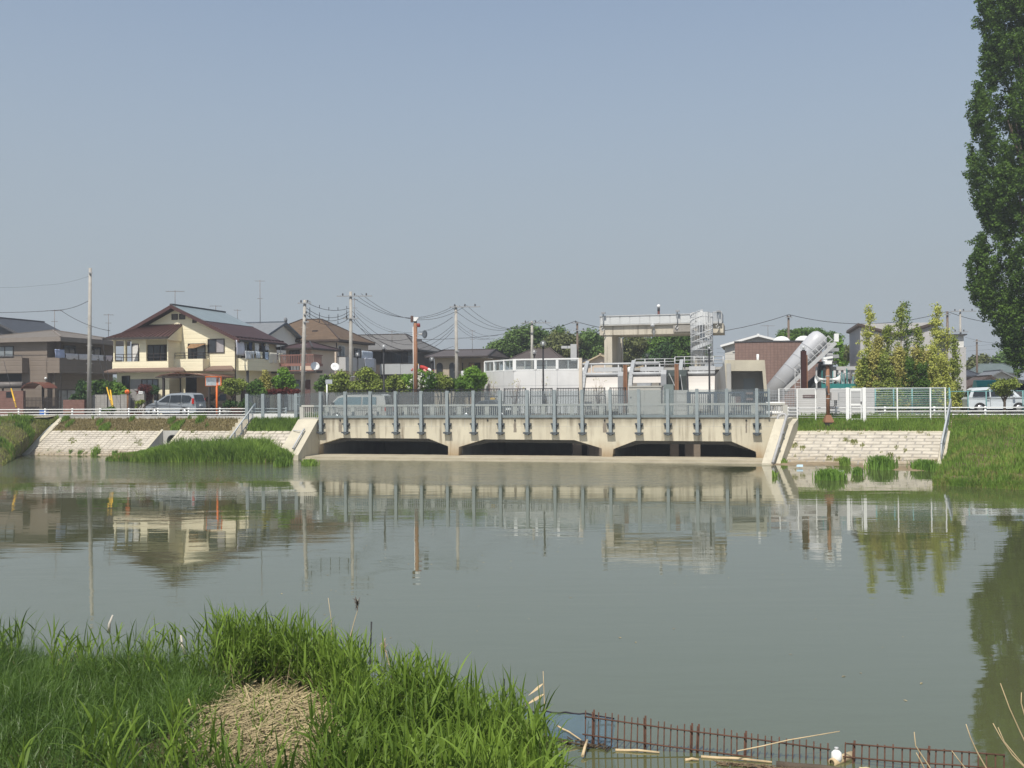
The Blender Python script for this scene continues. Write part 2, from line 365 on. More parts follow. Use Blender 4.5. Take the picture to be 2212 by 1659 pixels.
def slope_r(x, y): return BR.w(x + SK * (y - 3), y, 2.69 * (y + 1.8) / 4.9)
X_L0, X_L1 = -24.3, -1.7
X_D0, X_D1 = BR.f(352, 932, 2.6)[0], BR.f(387, 932, 2.6)[0]
X_ST = BR.f(520, 925, 3)[0]
YL, YR = 2.62, 1.35                    # revetment tops
sp_ = MB()
sp_.add([slope_l(X_L0, YL), slope_l(X_L1, YL), slope_l(X_L1, 4.2), slope_l(X_L0, 4.2)], [(0, 1, 2, 3)])
tag(sp_.build('upper_slope', G_DRY), 'dry grass verge between guard rail and revetment', kind='structure')
sp_ = MB()
sp_.add([slope_r(X_R0 - .5, YR), slope_r(X_R1 + .3, YR), slope_r(X_R1 + .3, 3.1), slope_r(X_R0 - .5, 3.1)], [(0, 1, 2, 3)])
tag(sp_.build('upper_slope', G_BANK), 'grass verge above the revetment beside the bridge', kind='structure')
# ------------------------------------------------------------------ revetment walls
def facing(sl, x0, x1, y0, y1, nx, ny, stag, h=.05, gap=.05):
    mb = MB(); gv = gap * 1.0; gu = gap * (.6 if not stag else 1.0); n = (sl(0, 1) - sl(0, 0)).cross(sl(1, 0) - sl(0, 0)).normalized()
    if n.z < 0: n = -n
    mb.add([sl(x0, y0), sl(x1, y0), sl(x1, y1), sl(x0, y1)], [(0, 1, 2, 3)], 1)
    dx = (x1 - x0) / nx; dy = (y1 - y0) / ny
    for j in range(ny):
        for i in range(-1, nx + 1):
            a = x0 + (i + (.5 * (j % 2) if stag else 0)) * dx; b = a + dx
            a = max(a, x0); b = min(b, x1)
            if b - a < .1: continue
            g = gu / 2; v_ = gv / 2; ya = y0 + j * dy; yb = ya + dy; hh = h * random.uniform(.75, 1.15); ins = .035
            lo = [sl(a + g, ya + v_), sl(b - g, ya + v_), sl(b - g, yb - v_), sl(a + g, yb - v_)]
            t = random.uniform(-.01, .01)
            hi = [sl(a + g + ins, ya + v_ + ins * .6) + n * (hh + t), sl(b - g - ins, ya + v_ + ins * .6) + n * (hh - t), sl(b - g - ins, yb - v_ - ins * .5) + n * (hh - t), sl(a + g + ins, yb - v_ - ins * .5) + n * (hh + t)]
            mb.add([p + n * .002 for p in lo] + hi, [(4, 5, 6, 7), (0, 1, 5, 4), (1, 2, 6, 5), (2, 3, 7, 6), (3, 0, 4, 7)])
    return mb
rv = thing('revetment_wall', 'long pale block revetment sloping into the water left of the bridge, cut by a drain', 'revetment')
n1 = round((X_D0 - .2 - X_L0 - .5) / .46)
facing(slope_l, X_L0 + .5, X_D0 - .2, -.35, YL, n1, 13, False).build('block_facing', [BLOCK, CONC_D], rv, False)
facing(slope_l, X_D1 + .2, X_ST - .5, -.35, YL, round((X_ST - .7 - X_D1) / .46), 13, False).build('block_facing', [BLOCK, CONC_D], rv, False)
facing(slope_l, X_ST + .75, X_L1, -.35, YL, round((X_L1 - X_ST - .75) / .6), 9, True).build('block_facing', [BLOCK, CONC_D], rv, False)
def strip(sl, x0, x1, y0, y1, h, m, name, par):
    n = Vector((0, 0, h)); a = [sl(x0, y0), sl(x1, y0), sl(x1, y1), sl(x0, y1)]
    return MB().add([p - n * 3 for p in a] + [p + n for p in a], [(4, 5, 6, 7), (0, 1, 5, 4), (1, 2, 6, 5), (2, 3, 7, 6), (3, 0, 4, 7)]).build(name, m, par)
strip(slope_l, X_L0, X_L0 + .5, -.6, 4.1, .08, CONC, 'edge_strip', rv)
strip(slope_l, X_D0 - .22, X_D0, -.6, YL + .1, .07, CONC, 'edge_strip', rv)
strip(slope_l, X_D1, X_D1 + .22, -.6, YL + .1, .07, CONC, 'edge_strip', rv)
ch = MB(); zt = 2.69 * YL / 4.2                      # the recessed drain channel with its outlet pipe
ch.add([BR.w(X_D0, -.6, -.3), BR.w(X_D1, -.6, -.3), BR.w(X_D1, YL, -.1), BR.w(X_D0, YL, -.1)], [(0, 1, 2, 3)])
ch.add([BR.w(X_D0, YL - .1, -.3), BR.w(X_D1, YL - .1, -.3), BR.w(X_D1, YL - .02, zt + .04), BR.w(X_D0, YL - .02, zt + .04)], [(0, 1, 2, 3)])
for x in (X_D0 + .003, X_D1 - .003):
    ch.add([BR.w(x, -.6, -.5), BR.w(x, YL, -.5), BR.w(x, YL, zt), BR.w(x, -.6, -.35)], [(0, 1, 2, 3)])
ch.build('drain_channel', CONC_G, rv)
c0 = BR.w((X_D0 + X_D1) / 2 + .25, YL - .12, .95)
MB().lathe([(.40, 0), (.46, 0), (.46, .14), (.36, .14), (.36, .02), (.0, .02)], c0, 18, 0, BR.m @ Vector((0, -1, 0))).build('outlet_pipe', BLACK, rv)
st = MB()                                            # steps down the revetment beside the handrail
for i in range(10):
    y1 = YL + 1.3 - i * .42; a = y1 - .42; z = 2.69 * y1 / 4.2 + .03
    vs = [tuple(BR.w(x, yy, 0))[:2] for x, yy in ((X_ST - .5, a), (X_ST + .75, a), (X_ST + .75, y1), (X_ST - .5, y1))]
    st.pz(vs, z - .6, z)
tag(st.build('concrete_steps', CONC), 'narrow concrete steps down the left revetment below the sloping handrail', 'steps')
rv2 = thing('revetment_wall', 'pale brick patterned concrete revetment sloping into the water right of the bridge', 'revetment')
facing(slope_r, X_R0, X_R1 - .4, -2.15, YR, 9, 11, True, .045, .06).build('block_facing', [BLOCK, CONC_D], rv2, False)
strip(slope_r, X_R1 - .4, X_R1, -2.3, YR + 1.2, .08, CONC, 'edge_strip', rv2)
strip(slope_r, X_R0 - .1, X_R1, YR - .05, YR + .18, .06, CONC, 'coping', rv2)
# ------------------------------------------------------------------ the bridge
XB0, XB1 = -.05, 31.0
zt = 2.70; zb = .18
def ox(*pts): return [BR.f(x, y, 0) for x, y in pts]
OPEN = [ox((690, 985), (688.5, 960.5), (735, 946), (926, 947.5), (968, 964), (968, 985)),
        ox((990.5, 986), (991, 965.5), (1045, 949), (1240, 950.5), (1300, 968.5), (1300, 988)),
        ox((1323, 988), (1325, 970), (1372, 952), (1580, 953.5), (1633, 976), (1634, 990))]
out = [(XB0, zb), (XB0, zt), (XB1, zt), (XB1, zb)]
for o in OPEN[::-1]:
    o = [(max(x, XB0 + .03), z) for x, z in o]; o[0] = (o[0][0], zb); o[-1] = (o[-1][0], zb); out += o[::-1]
bridge = thing('concrete_bridge', 'long low cream concrete road bridge with three dark flat arched openings over the water', 'bridge', BR.o, BR.a)
MB().py(out, 0, .75).build('face_wall', CONC_B, bridge)
for o in OPEN:
    tp = [(o[1][0] - .02, o[1][1] + .02), (o[2][0], o[2][1] + .02), (o[3][0], o[3][1] + .02), (o[4][0] + .02, o[4][1] + .02)]
    MB().py(tp + [(o[4][0] - .10, o[4][1] - .02), (o[3][0] - .30, o[3][1] - .24), (o[2][0] + .30, o[2][1] - .24), (o[1][0] + .25, o[1][1] - .05)], .752, 1.3).build('inner_beam', mat('dark_beam', (.085, .085, .08), .9, .15, 1.5), bridge)  # set-back beam, coloured far darker than the face concrete
MB().box(XB0 - .4, .75, 1.80, XB1 + .3, 13, 2.42).build('deck', ASPH, bridge)
pr = MB()
xs = [(XB0 - .3, XB0 + .02), (OPEN[0][-1][0], OPEN[1][0][0]), (OPEN[1][-1][0], OPEN[2][0][0]), (OPEN[2][-1][0], XB1)]
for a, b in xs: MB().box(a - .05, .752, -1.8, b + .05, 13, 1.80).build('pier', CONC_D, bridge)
MB().box(XB0, -.03, zt, XB1, .55, zt + .07).build('coping', CONC_G, bridge)
dr = MB()
for px in (735, 853.5, 964, 1053.5, 1112.5, 1306, 1511, 1612):
    x, z = BR.f(px, 907.5, 0); dr.lathe([(.06, 0), (.06, .05), (.0, .05)], (x, -.02, z), 8, 0, (0, -1, 0))
    MB().tube([(x, .05, z), (x, -.06, z - .01)], .055, 8).build('drain_hole', BLACK, bridge)
for px in (735, 964, 1112.5, 1306, 1511, 1612, 853.5):
    x, z = BR.f(px, 909, 0); w = .05 if px in (853.5, 1612) else random.uniform(.09, .13); k = 7
    L1 = [(x - w * (.35 + .65 * min(1, i / 2)) * random.uniform(.8, 1.2), z - (z - 1.75) * i / k) for i in range(k + 1)]; R1 = [(x + w * (.35 + .65 * min(1, i / 2)) * random.uniform(.8, 1.2), z - (z - 1.75) * i / k) for i in range(k + 1)]
    MB().py(L1 + R1[::-1], -.0045, .01).build('drip_stain', mat('damp_concrete', (.23, .20, .16), .9, .2, 1.5, streak=.8), bridge)
jn = MB()
for x in np.arange(1.2, 30, 2.35): jn.box(x, -.004, 1.9, x + .015, .05, 2.6)
jn.box(XB0 + .1, -.004, 2.14, XB1 - .2, .05, 2.155)
jn.build('form_joint', CONC_G, bridge)
APR = mat('concrete_apron', (.375, .335, .25), .9, .14, .8, streak=.3, bump=.2)
ap = thing('concrete_apron', 'flat pale concrete apron along the foot of the bridge at the waterline', 'apron', BR.o, BR.a)
MB().box(-1.6, -2.3, -.5, 30.8, .749, .179).build('upper_ledge', APR, ap)
MB().box(-1.7, -2.75, -.5, 30.6, -2.303, .06).build('lower_ledge', APR, ap)
# the gate basin under and behind the bridge
bs = thing('gate_basin', 'concrete gate basin seen through the bridge openings', 'basin', BR.o, BR.a)
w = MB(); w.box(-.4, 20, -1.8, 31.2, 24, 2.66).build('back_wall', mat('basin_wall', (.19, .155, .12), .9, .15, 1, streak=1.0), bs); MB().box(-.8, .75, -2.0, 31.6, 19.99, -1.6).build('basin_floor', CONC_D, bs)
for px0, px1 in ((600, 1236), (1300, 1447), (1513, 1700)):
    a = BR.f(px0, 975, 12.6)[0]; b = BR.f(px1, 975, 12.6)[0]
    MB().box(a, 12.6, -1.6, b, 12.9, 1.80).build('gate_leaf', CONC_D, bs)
for px in (1256, 1466):
    a = BR.f(px, 975, 13.2)[0]; MB().box(a, 13.3, -1.6, a + .45, 14.2, 2.4).build('gate_post', DGREY, bs)
for x in (-.4, 31.2): MB().box(x - .4, 13.003, -1.8, x, 24, 2.66).build('side_wall', CONC, bs)
# abutment wings with pipe rails
wl = thing('wing_wall', 'sloping concrete wing wall at the left end of the bridge', 'wing wall', BR.o, BR.a)
MB().pxx([(-3.2, -.5), (-3.2, .35), (-.1, 2.62), (1.2, 2.66), (1.2, -.5)], XB0 - 1.5, XB0 - .002).build('wall', CONC, wl)
wr = thing('wing_wall', 'sunlit sloping concrete wing wall at the right end of the bridge', 'wing wall', BR.o, BR.a)
def skewed(prof, x0, x1):
    return MB().prism([(x0 + SK * (y - .4), y, z) for y, z in prof], (x1 - x0, 0, 0))
skewed([(-3.4, -.5), (-3.4, .1), (-.2, 2.62), (1.6, 2.68), (1.6, -.5)], XB1 + .003, XB1 + .62).build('wall', CONC, wr)
skewed([(-3.2, -.5), (-3.0, .0), (.3, 2.25), (1.6, 2.6), (1.6, -.5)], XB1 + .623, XB1 + .95).build('footing', CONC, wr)
def rail_pts(pts, xl): return [BR.w(xl, *BR.s(x, y, xl)) for x, y in pts]
pl = thing('pipe_handrail', 'short white pipe rail on the left wing wall', 'handrail')
MB().tube([BR.w(-.55, -3.0, .75), BR.w(-.55, -1.5, 1.86), BR.w(-.55, -1.2, 2.0)], .06, 8).build('rail', LGREY, pl)
for yy, z in ((-2.8, .5), (-1.5, 1.5)): MB().tube([BR.w(-.55, yy, z), BR.w(-.55, yy, z + .45)], .04, 6).build('post', LGREY, pl)
MB().tube([BR.w(-.55, -1.5, 1.86), BR.w(-1.4, -1.2, 1.9)], .03, 6).build('side_bar', LGREY, pl)
pr_ = thing('pipe_handrail', 'thick grey pipe bent over the right wing wall and running down to the water', 'handrail')
def wp(dx, y, z): return BR.w(XB1 + dx + SK * (y - .4), y, z)
MB().tube([wp(.1, -.15, 2.0), wp(.12, -.1, 2.75), wp(.3, .05, 2.92), wp(.52, .05, 2.92), wp(.64, -.1, 2.78), wp(.64, -1.6, 1.55), wp(.64, -3.45, .12)], .085, 10).build('pipe', mat('weathered_pipe', (.36, .355, .35), .5, .1, 3), pr_)
for t in (.3, .6): MB().tube([wp(.64, -.1 - 3.3 * t, 2.65 - 2.6 * t), wp(.64, -.2 - 3.3 * t, 2.5 - 2.6 * t)], .12, 10).build('clamp', MGREY, pr_)
# ------------------------------------------------------------------ screen fence on the bridge
sf = thing('screen_fence', 'tall blue grey steel post fence with tinted clear screens along the bridge face', 'fence', BR.o, BR.a)
xa = BR.f(693.5, 900, -.15)[0]; xb = BR.f(1635, 900, -.15)[0]; ztop = BR.f(1165, 842.5, -.15)[1]; zlow = BR.f(1137, 939, -.15)[1]
XP = [xa + (xb - xa) * i / 16 for i in range(17)]
post = MB(); post.box(-.10, -.30, zlow, .10, -.27, ztop); post.box(-.10, -.12, zlow, .10, -.09, ztop); post.box(-.03, -.27, zlow, .03, -.12, ztop)
zbk = BR.f(1137, 917, -.15)[1]; zbl = BR.f(1137, 935.5, -.15)[1]
br1 = MB(); br1.box(-.26, -.2, zbk - .02, .26, -.002, zbk + .09); br1.py([(-.24, zbk - .02), (.24, zbk - .02), (.07, zbk - .40), (-.07, zbk - .40)], -.085, -.03)
br2 = MB(); br2.box(-.26, -.34, zbl - .04, .26, -.002, zbl + .06); br2.py([(-.22, zbl - .04), (.22, zbl - .04), (.08, zbl - .14), (-.08, zbl - .14)], -.2, -.03)
p0 = post.build('post', STEEL, sf); b1 = br1.build('bracket', STEEL_D, p0); b2 = br2.build('bracket', STEEL_D, p0)
p0.location.x = XP[0]
for x in XP[1:]:
    c = copy_tree(p0, sf); c.location.x = x
xe = BR.f(1661, 870, -.15)[0]
MB().box(xe - .05, -.2, 2.75, xe + .05, -.1, ztop).build('end_post', STEEL, sf)
XQ = XP + [xe]
for a, b in zip(XQ[:-1], XQ[1:]):
    MB().box(a + .105, -.19, 2.90, b - (.105 if b != xe else .05), -.175, ztop - .06).build('screen_panel', SCREEN, sf)
MB().box(xa - .2, -.085, 2.74, xe, .04, 2.89).build('bottom_rail', STEEL, sf)
sf2 = thing('screen_fence', 'short stepped run of tinted screens on white blocks at the left bridge end', 'fence', BR.o, BR.a)
YS = 3.7
XS = [BR.f(px, 900, YS)[0] for px in (534, 568.5, 604, 640)]; zt2 = BR.f(590, 850.5, YS)[1]
for x in XS: MB().box(x - .13, YS - .08, 2.2, x + .13, YS + .08, zt2).build('post', STEEL, sf2)
for a, b in zip(XS[:-1], XS[1:]):
    MB().box(a + .135, YS - .01, 2.95, b - .135, YS + .005, zt2 - .05).build('screen_panel', SCREEN, sf2)
    MB().box(a + .135, YS - .05, 2.2, b - .135, YS + .06, 2.95).build('base_block', OFFWH, sf2)
MB().prism([(XS[-1] + .14, YS, 2.75), (xa - .14, -.12, 2.9), (xa - .14, -.12, ztop - .05), (XS[-1] + .14, YS, zt2 - .05)], (.01, .012, 0)).build('screen_panel', SCREEN, sf2)
for z in (2.95, 3.6, 4.2): MB().box(XS[-1] + .135, YS - .08, z, XS[-1] + .45, YS - .015, z + .06).build('clip', STEEL, sf2)
# the vehicle railing behind the screens
def baluster_rail(name, label, cat, x0, x1, y, z0, zl, zh, zt_, step, mat_, bal=None, par=BR, pw=.3):
    t = thing(name, label, cat, par.o, par.a)
    MB().box(x0, y - .07, zh, x1, y + .07, zt_).build('top_rail', mat_, t)
    MB().box(x0, y - .06, zl, x1, y + .06, zl + .12).build('lower_rail', mat_, t)
    n = max(1, round((x1 - x0) / 1.9)); d = (x1 - x0) / n
    for i in range(n + 1): MB().box(x0 + d * i - pw / 2, y - .05, z0, x0 + d * i + pw / 2, y + .05, zh).build('post', mat_, t)
    for i in range(n):
        m = MB(); a = x0 + d * i + pw / 2 + .06; k = round((d - pw) / step)
        for j in range(k): m.box(a + j * step, y - .02, zl + .12, a + j * step + .04, y + .02, zh)
        m.build('baluster_panel', bal or mat_, t)
    return t
x0 = BR.f(652, 885, .9)[0]; zh = BR.f(1000, 877.5, .9)[1]
baluster_rail('bridge_railing', 'low beige grey baluster railing behind the tinted screens on the bridge', 'railing', x0, xe + 1.0, .9, 2.42, 2.62, zh, zh + .13, .15, RAILB)
MB().box(x0, .62, 2.425, xe + .8, 1.12, 2.62).build('road_kerb', CONC, None)
k_ = bpy.data.objects['road_kerb.001']; k_.location = BR.o; k_.rotation_euler = (0, 0, BR.a); tag(k_, 'concrete kerb under the bridge railing', kind='structure')
# ------------------------------------------------------------------ house helpers (all in the house's own frame, x along the street, y away from the water)
def wbox(par, x0, y0, z0, x1, y1, z1, m, name='wall'): return MB().box(x0, y0, z0, x1, y1, z1).build(name, m, par)
def window(par, side, pl_, u0, u1, z0, z1, glass=GLASSD, frame=FRAMED, bars=1, cross=0, name='window', th=.07, half=None):
    """side 'f': on the plane y = pl_ facing the water; side 'r': on the plane x = pl_ facing +x"""
    if u0 > u1: u0, u1 = u1, u0
    if z0 > z1: z0, z1 = z1, z0
    m = MB(); g = MB(); g2 = MB()
    if half is None and glass is GLASSD and bars == 1 and random.random() < .5: half = GLASSC
    def bx(mb, a, b, c, d, p0, p1):
        if side == 'f': mb.box(a, pl_ - p1, c, b, pl_ - p0, d)
        else: mb.box(pl_ + p0, a, c, pl_ + p1, b, d)
    bx(m, u0, u0 + th, z0, z1, .002, .07); bx(m, u1 - th, u1, z0, z1, .002, .07)
    bx(m, u0 + th, u1 - th, z0, z0 + th, .002, .07); bx(m, u0 + th, u1 - th, z1 - th, z1, .002, .07)
    for i in range(bars):
        u = u0 + (u1 - u0) * (i + 1) / (bars + 1); bx(m, u - .03, u + .03, z0 + th, z1 - th, .012, .055)
    for i in range(cross):
        z = z0 + (z1 - z0) * (i + 1) / (cross + 1); bx(m, u0 + th, u1 - th, z - .02, z + .02, .012, .05)
    f = m.build(name, frame, par)
    mid = (u0 + u1) / 2
    if half is not None:
        bx(g, u0 + th, mid, z0 + th, z1 - th, .006, .02); bx(g2, mid, u1 - th, z0 + th, z1 - th, .008, .024)
        g.build('pane', glass, f); g2.build('pane', half, f)
    else:
        bx(g, u0 + th, u1 - th, z0 + th, z1 - th, .006, .02); g.build('pane', glass, f)
    return f
def slab(mb, pts, th, m=0):            # a roof plane of thickness th below its top face
    pts = [Vector(p) for p in pts]; n = (pts[1] - pts[0]).cross(pts[-1] - pts[0]).normalized()
    if n.z < 0: n = -n
    return mb.prism(pts, -n * th, m)
def gable(par, x0, x1, y0, y1, ze, zr, axis, m, over=.6, th=.16, edge=None, name='roof', gable_wall=None, xr=None):
    """axis 'x': ridge along x;  axis 'y': ridge along y"""
    mb = MB()
    if axis == 'y':
        c = (x0 + x1) / 2 if xr is None else xr
        sl = (zr - ze) / (c - x0); sr = (zr - ze) / (x1 - c)
        for (a, za, s_) in ((x0, ze, sl), (x1, ze, sr)):
            e = a - over if a == x0 else a + over
            slab(mb, [(e, y0 - over, za - s_ * over), (c, y0 - over, zr), (c, y1 + over, zr), (e, y1 + over, za - s_ * over)], th)
        if gable_wall:
            for y in (y0, y1 - .2): MB().py([(x0 + .01, ze - .15), (x1 - .01, ze - .15), (c, zr - .17)], y + .002, y + .198).build('gable', gable_wall, par)
    else:
        c = (y0 + y1) / 2; s_ = (zr - ze) / (c - y0)
        for a in (y0, y1):
            e = a - over if a == y0 else a + over
            slab(mb, [(x0 - over, e, ze - s_ * over), (x0 - over, c, zr), (x1 + over, c, zr), (x1 + over, e, ze - s_ * over)], th)
        if gable_wall:
            for x in (x0, x1 - .2): MB().pxx([(y0 + .01, ze - .15), (y1 - .01, ze - .15), (c, zr - .17)], x + .002, x + .198).build('gable', gable_wall, par)
    r = mb.build(name, m, par)
    rd_ = MB()
    if axis == 'y': rd_.box(c - .12, y0 - over - .01, zr - .05, c + .12, y1 + over + .01, zr + .1)
    else: rd_.box(x0 - over - .01, c - .12, zr - .05, x1 + over + .01, c + .12, zr + .1)
    rd_.build('ridge_cap', edge or m, r)
    if edge and axis == 'y':
        for (a, e, s_) in ((x0, x0 - over, sl), (x1, x1 + over, sr)):
            MB().bar((e, y0 - over - .02, ze - s_ * over - .11), (c, y0 - over - .02, zr - .11), .05, .24).build('barge_board', edge, r)
    if edge and axis == 'x':
        for xx in (x0 - over - .02, x1 + over + .02):
            for e in (y0 - over, y1 + over): MB().bar((xx, e, ze - s_ * over - .11), (xx, c, zr - .11), .05, .24).build('barge_board', edge, r)
    return r
def hip(par, x0, x1, y0, y1, ze, zr, m, over=.7, th=.15, edge=None, name='roof', rl=None, fascia=.16):
    a, b, c, d = x0 - over, x1 + over, y0 - over, y1 + over
    w, dp = b - a, d - c; cy = (c + d) / 2; cx = (a + b) / 2
    if rl is None: rl = max(0, w - dp)
    p, q_ = (cx - rl / 2, cy, zr), (cx + rl / 2, cy, zr)
    mb = MB(); z = ze
    co = [(a, c, z), (b, c, z), (b, d, z), (a, d, z)]
    mb.add(co + [p, q_], [(0, 1, 5, 4), (1, 2, 5), (2, 3, 4, 5), (3, 0, 4)])
    lo = [(v[0], v[1], v[2] - fascia) for v in co]
    mb.add(co + lo, [(0, 1, 5, 4), (1, 2, 6, 5), (2, 3, 7, 6), (3, 0, 4, 7), (4, 5, 6, 7)], 1)
    r = mb.build(name, [m, edge or m], par)
    k = MB()
    for u, v in ((co[0], p), (co[1], q_), (co[2], q_), (co[3], p), (p, q_)):
        if (Vector(u) - Vector(v)).length > .05: k.bar(Vector(u) + Vector((0, 0, .03)), Vector(v) + Vector((0, 0, .03)), .16, .10)
    k.build('ridge_cap', edge or m, r); return r
def railing(par, pts, z0, z1, m, step=.5, name='railing', t=.04, rails=2):
    mb = MB()
    for a, b in zip(pts[:-1], pts[1:]):
        a = Vector((a[0], a[1], 0)); b = Vector((b[0], b[1], 0)); L_ = (b - a).length; n = max(1, round(L_ / step))
        for i in range(n + 1):
            p = a.lerp(b, i / n); mb.bar((p.x, p.y, z0), (p.x, p.y, z1), t)
        for k in range(rails):
            z = z1 - (z1 - z0) * k / rails * .9; mb.bar((a.x, a.y, z), (b.x, b.y, z), t * 1.3)
    return mb.build(name, m, par)
# ------------------------------------------------------------------ the yellow house
Y = frame_at(243, 90)
yh = thing_in('yellow_house', 'two storey cream yellow house with maroon roof, blue grey upper roof and laundry balcony', 'house', Y)
f = Y.f; zq = lambda k, x, y, yl=0.0: Y.f(*q(k, x, y), yl)
YM = 2.0                                              # main gable wall stands two metres behind the projecting wing
xw0, xw1 = 0.0, zq('A2', 708, 900)[0]
xm1 = f(507.5, 800, YM)[0]; zb2 = zq('A2', 500, 1003)[1]; zp2 = zq('A2', 500, 1072)[1]; ztop_ = zq('A2', 500, 775)[1]
D_Y = 10.0
# ground floor and upper floor walls of the main body
wbox(yh, .6, YM, -.1, xm1, D_Y, f(507, 731, YM)[1] - .1, CREAM)
zap = f(380, 664, YM)[1]; xap = f(380, 664, YM)[0]; zer = f(509, 727, YM)[1]
xl_e = .3; sl_ = (zap - zer) / (xm1 - xap); zel = zap - sl_ * (xap - xl_e)
MB().py([(.6, zer - .35), (xm1 - .005, zer - .35), (xm1 - .005, zer), (xap, zap - .2), (.6, zap - .2 - sl_ * (xap - .6))], YM - .004, YM + .25).build('gable', CREAM, yh)
# wing with the loggia: parapet, pillars, header, back wall
wing = MB(); wing.box(xw0, 0, zp2 - .15, xw1, .2, zb2)
po = [(zq('A2', 147, 0)[0], zq('A2', 160, 0)[0]), (zq('A2', 412, 0)[0], zq('A2', 480, 0)[0]), (zq('A2', 692, 0)[0], xw1)]
for a, b in po: wing.box(a, 0, zb2, b, .2, ztop_ - .12)
wing.box(xw0, 0, ztop_ - .12, xw1, .2, ztop_ + .05)
wing.box(xw1 - .2, .2, zp2 - .15, xw1, YM, ztop_ + .5)
wing.box(xw0, .2, zp2 - .15, xw0 + .15, YM, zb2); wing.box(xw0, 1.7, zb2, xw0 + .15, YM, ztop_)
wing.box(xw0 + .01, .2, zp2 - .14, xw1 - .2, YM, zp2)
wing.build('wing_wall', CREAM, yh)
wbox(yh, .25, .3, -.1, xw1 - .1, YM + .1, zp2 - .16, CREAM, 'ground_wall')
window(yh, 'f', YM, zq('A2', 335, 0, YM)[0], zq('A2', 408, 0, YM)[0], zb2 - .6, zq('A2', 0, 835, YM)[1], OFFWH, FRAMED, 0, name='door')
window(yh, 'f', YM, zq('A2', 490, 0, YM)[0], zq('A2', 688, 0, YM)[0], zb2 - .3, zq('A2', 0, 850, YM)[1], GLASSD, FRAMED, 2)
railing(yh, [(po[0][1], .1), (po[1][0], .1)], zb2, zq('A2', 0, 938)[1], FRAMED, .8)
railing(yh, [(po[1][1], .1), (po[2][0], .1)], zb2, zq('A2', 0, 938)[1], FRAMED, .8)
# lower storey openings
window(yh, 'f', .3, zq('A2', 235, 0, .3)[0], zq('A2', 316, 0, .3)[0], -.05, zq('A2', 0, 1155, .3)[1], GLASSD, FRAMED, 1, name='door')
a, b, c = zq('A2', 322, 0, .3)[0], zq('A2', 432, 0, .3)[0], zq('A2', 603, 0, .3)[0]
zs0, zs1 = zq('A2', 0, 1352, .3)[1], zq('A2', 0, 1190, .3)[1]
MB().box(a, .24, -.05, b, .298, zs1).build('shutter', SHUT, yh)
window(yh, 'f', .3, b, c, -.05, zs1, GLASSC, FRAMED, 2)
# skirt roofs
def skirt(x0, x1, y_wall, dep, z0, z1, ins=.6):
    mb = MB(); mb.add([(x0, y_wall - dep, z0), (x1, y_wall - dep, z0), (x1 - ins, y_wall, z1), (x0 + ins, y_wall, z1), (x0, y_wall - dep, z0 - .13), (x1, y_wall - dep, z0 - .13), (x1 - ins * .3, y_wall, z0 - .13), (x0 + ins * .3, y_wall, z0 - .13)],
                      [(0, 1, 2, 3), (4, 5, 1, 0), (1, 5, 6, 2), (4, 0, 3, 7), (4, 7, 6, 5)])
    return mb.build('skirt_roof', mat('brown_skirt_roof', (.17, .115, .09), .6, .1, 2), yh)
skirt(-.35, zq('A2', 862, 0, -.7)[0], 0, .75, zq('A2', 0, 1105, -.7)[1], zp2 + .02)
skirt(zq('A2', 1050, 0, YM - .7)[0], zq('A2', 1365, 0, YM - .7)[0], YM, .8, zq('A2', 0, 1103, YM - .7)[1], zq('A2', 0, 1068, YM)[1])
# balcony box in the middle
yb = .95; xb0, xb1 = xw1 + .002, zq('A2', 1052, 0, yb)[0]; zc0, zc1 = zq('A2', 0, 1117, yb)[1], zq('A2', 0, 996, yb)[1]
MB().box(xb0, yb, zc0, xb1, yb + .15, zc1).box(xb1 - .15, yb + .15, zc0, xb1, YM, zc1).box(xb0, yb + .15, zc0, xb1 - .15, YM, zc0 + .15).build('balcony', CREAM, yh)
railing(yh, [(xb0, yb + .07), (xb1, yb + .07), (xb1, YM)], zc1, zq('A2', 0, 936, yb)[1], FRAMED, .9)
aw = window(yh, 'f', YM, zq('A2', 905, 0, YM)[0], zq('A2', 1082, 0, YM)[0], zc1 - .6, zq('A2', 0, 845, YM)[1], GLASSD, FRAMED, 1)
a, b = zq('A2', 895, 0, YM - .6)[0], zq('A2', 1078, 0, YM - .6)[0]; z1 = zq('A2', 0, 850, YM)[1]
MB().add([(a, YM - .08, z1), (b, YM - .08, z1), (b, YM - .75, z1 - .1), (a + .9, YM - .85, z1 - .42), (a, YM - .8, z1 - .42)], [(0, 1, 2, 3, 4)]).build('awning', mat('brown_awning', (.26, .155, .08), .8, .1, 2), yh)
window(yh, 'f', YM, zq('A2', 1105, 0, YM)[0], zq('A2', 1275, 0, YM)[0], zq('A2', 0, 943, YM)[1], zq('A2', 0, 803, YM)[1], GLASSD, FRAMED, 1, half=mat('net_curtain', (.33, .31, .31), .6, .1, 2))
for u0, u1, v0, v1 in ((742, 803, 548, 606), (819, 878, 547, 604), (952, 992, 588, 643)):
    window(yh, 'f', YM, zq('A2', u0, 0, YM)[0], zq('A2', u1, 0, YM)[0], zq('A2', 0, v1, YM)[1], zq('A2', 0, v0, YM)[1], mat('attic_louvre', (.13, .115, .10), .7, .1, 3, courses=(.09, .4)), FRAMED, 0)
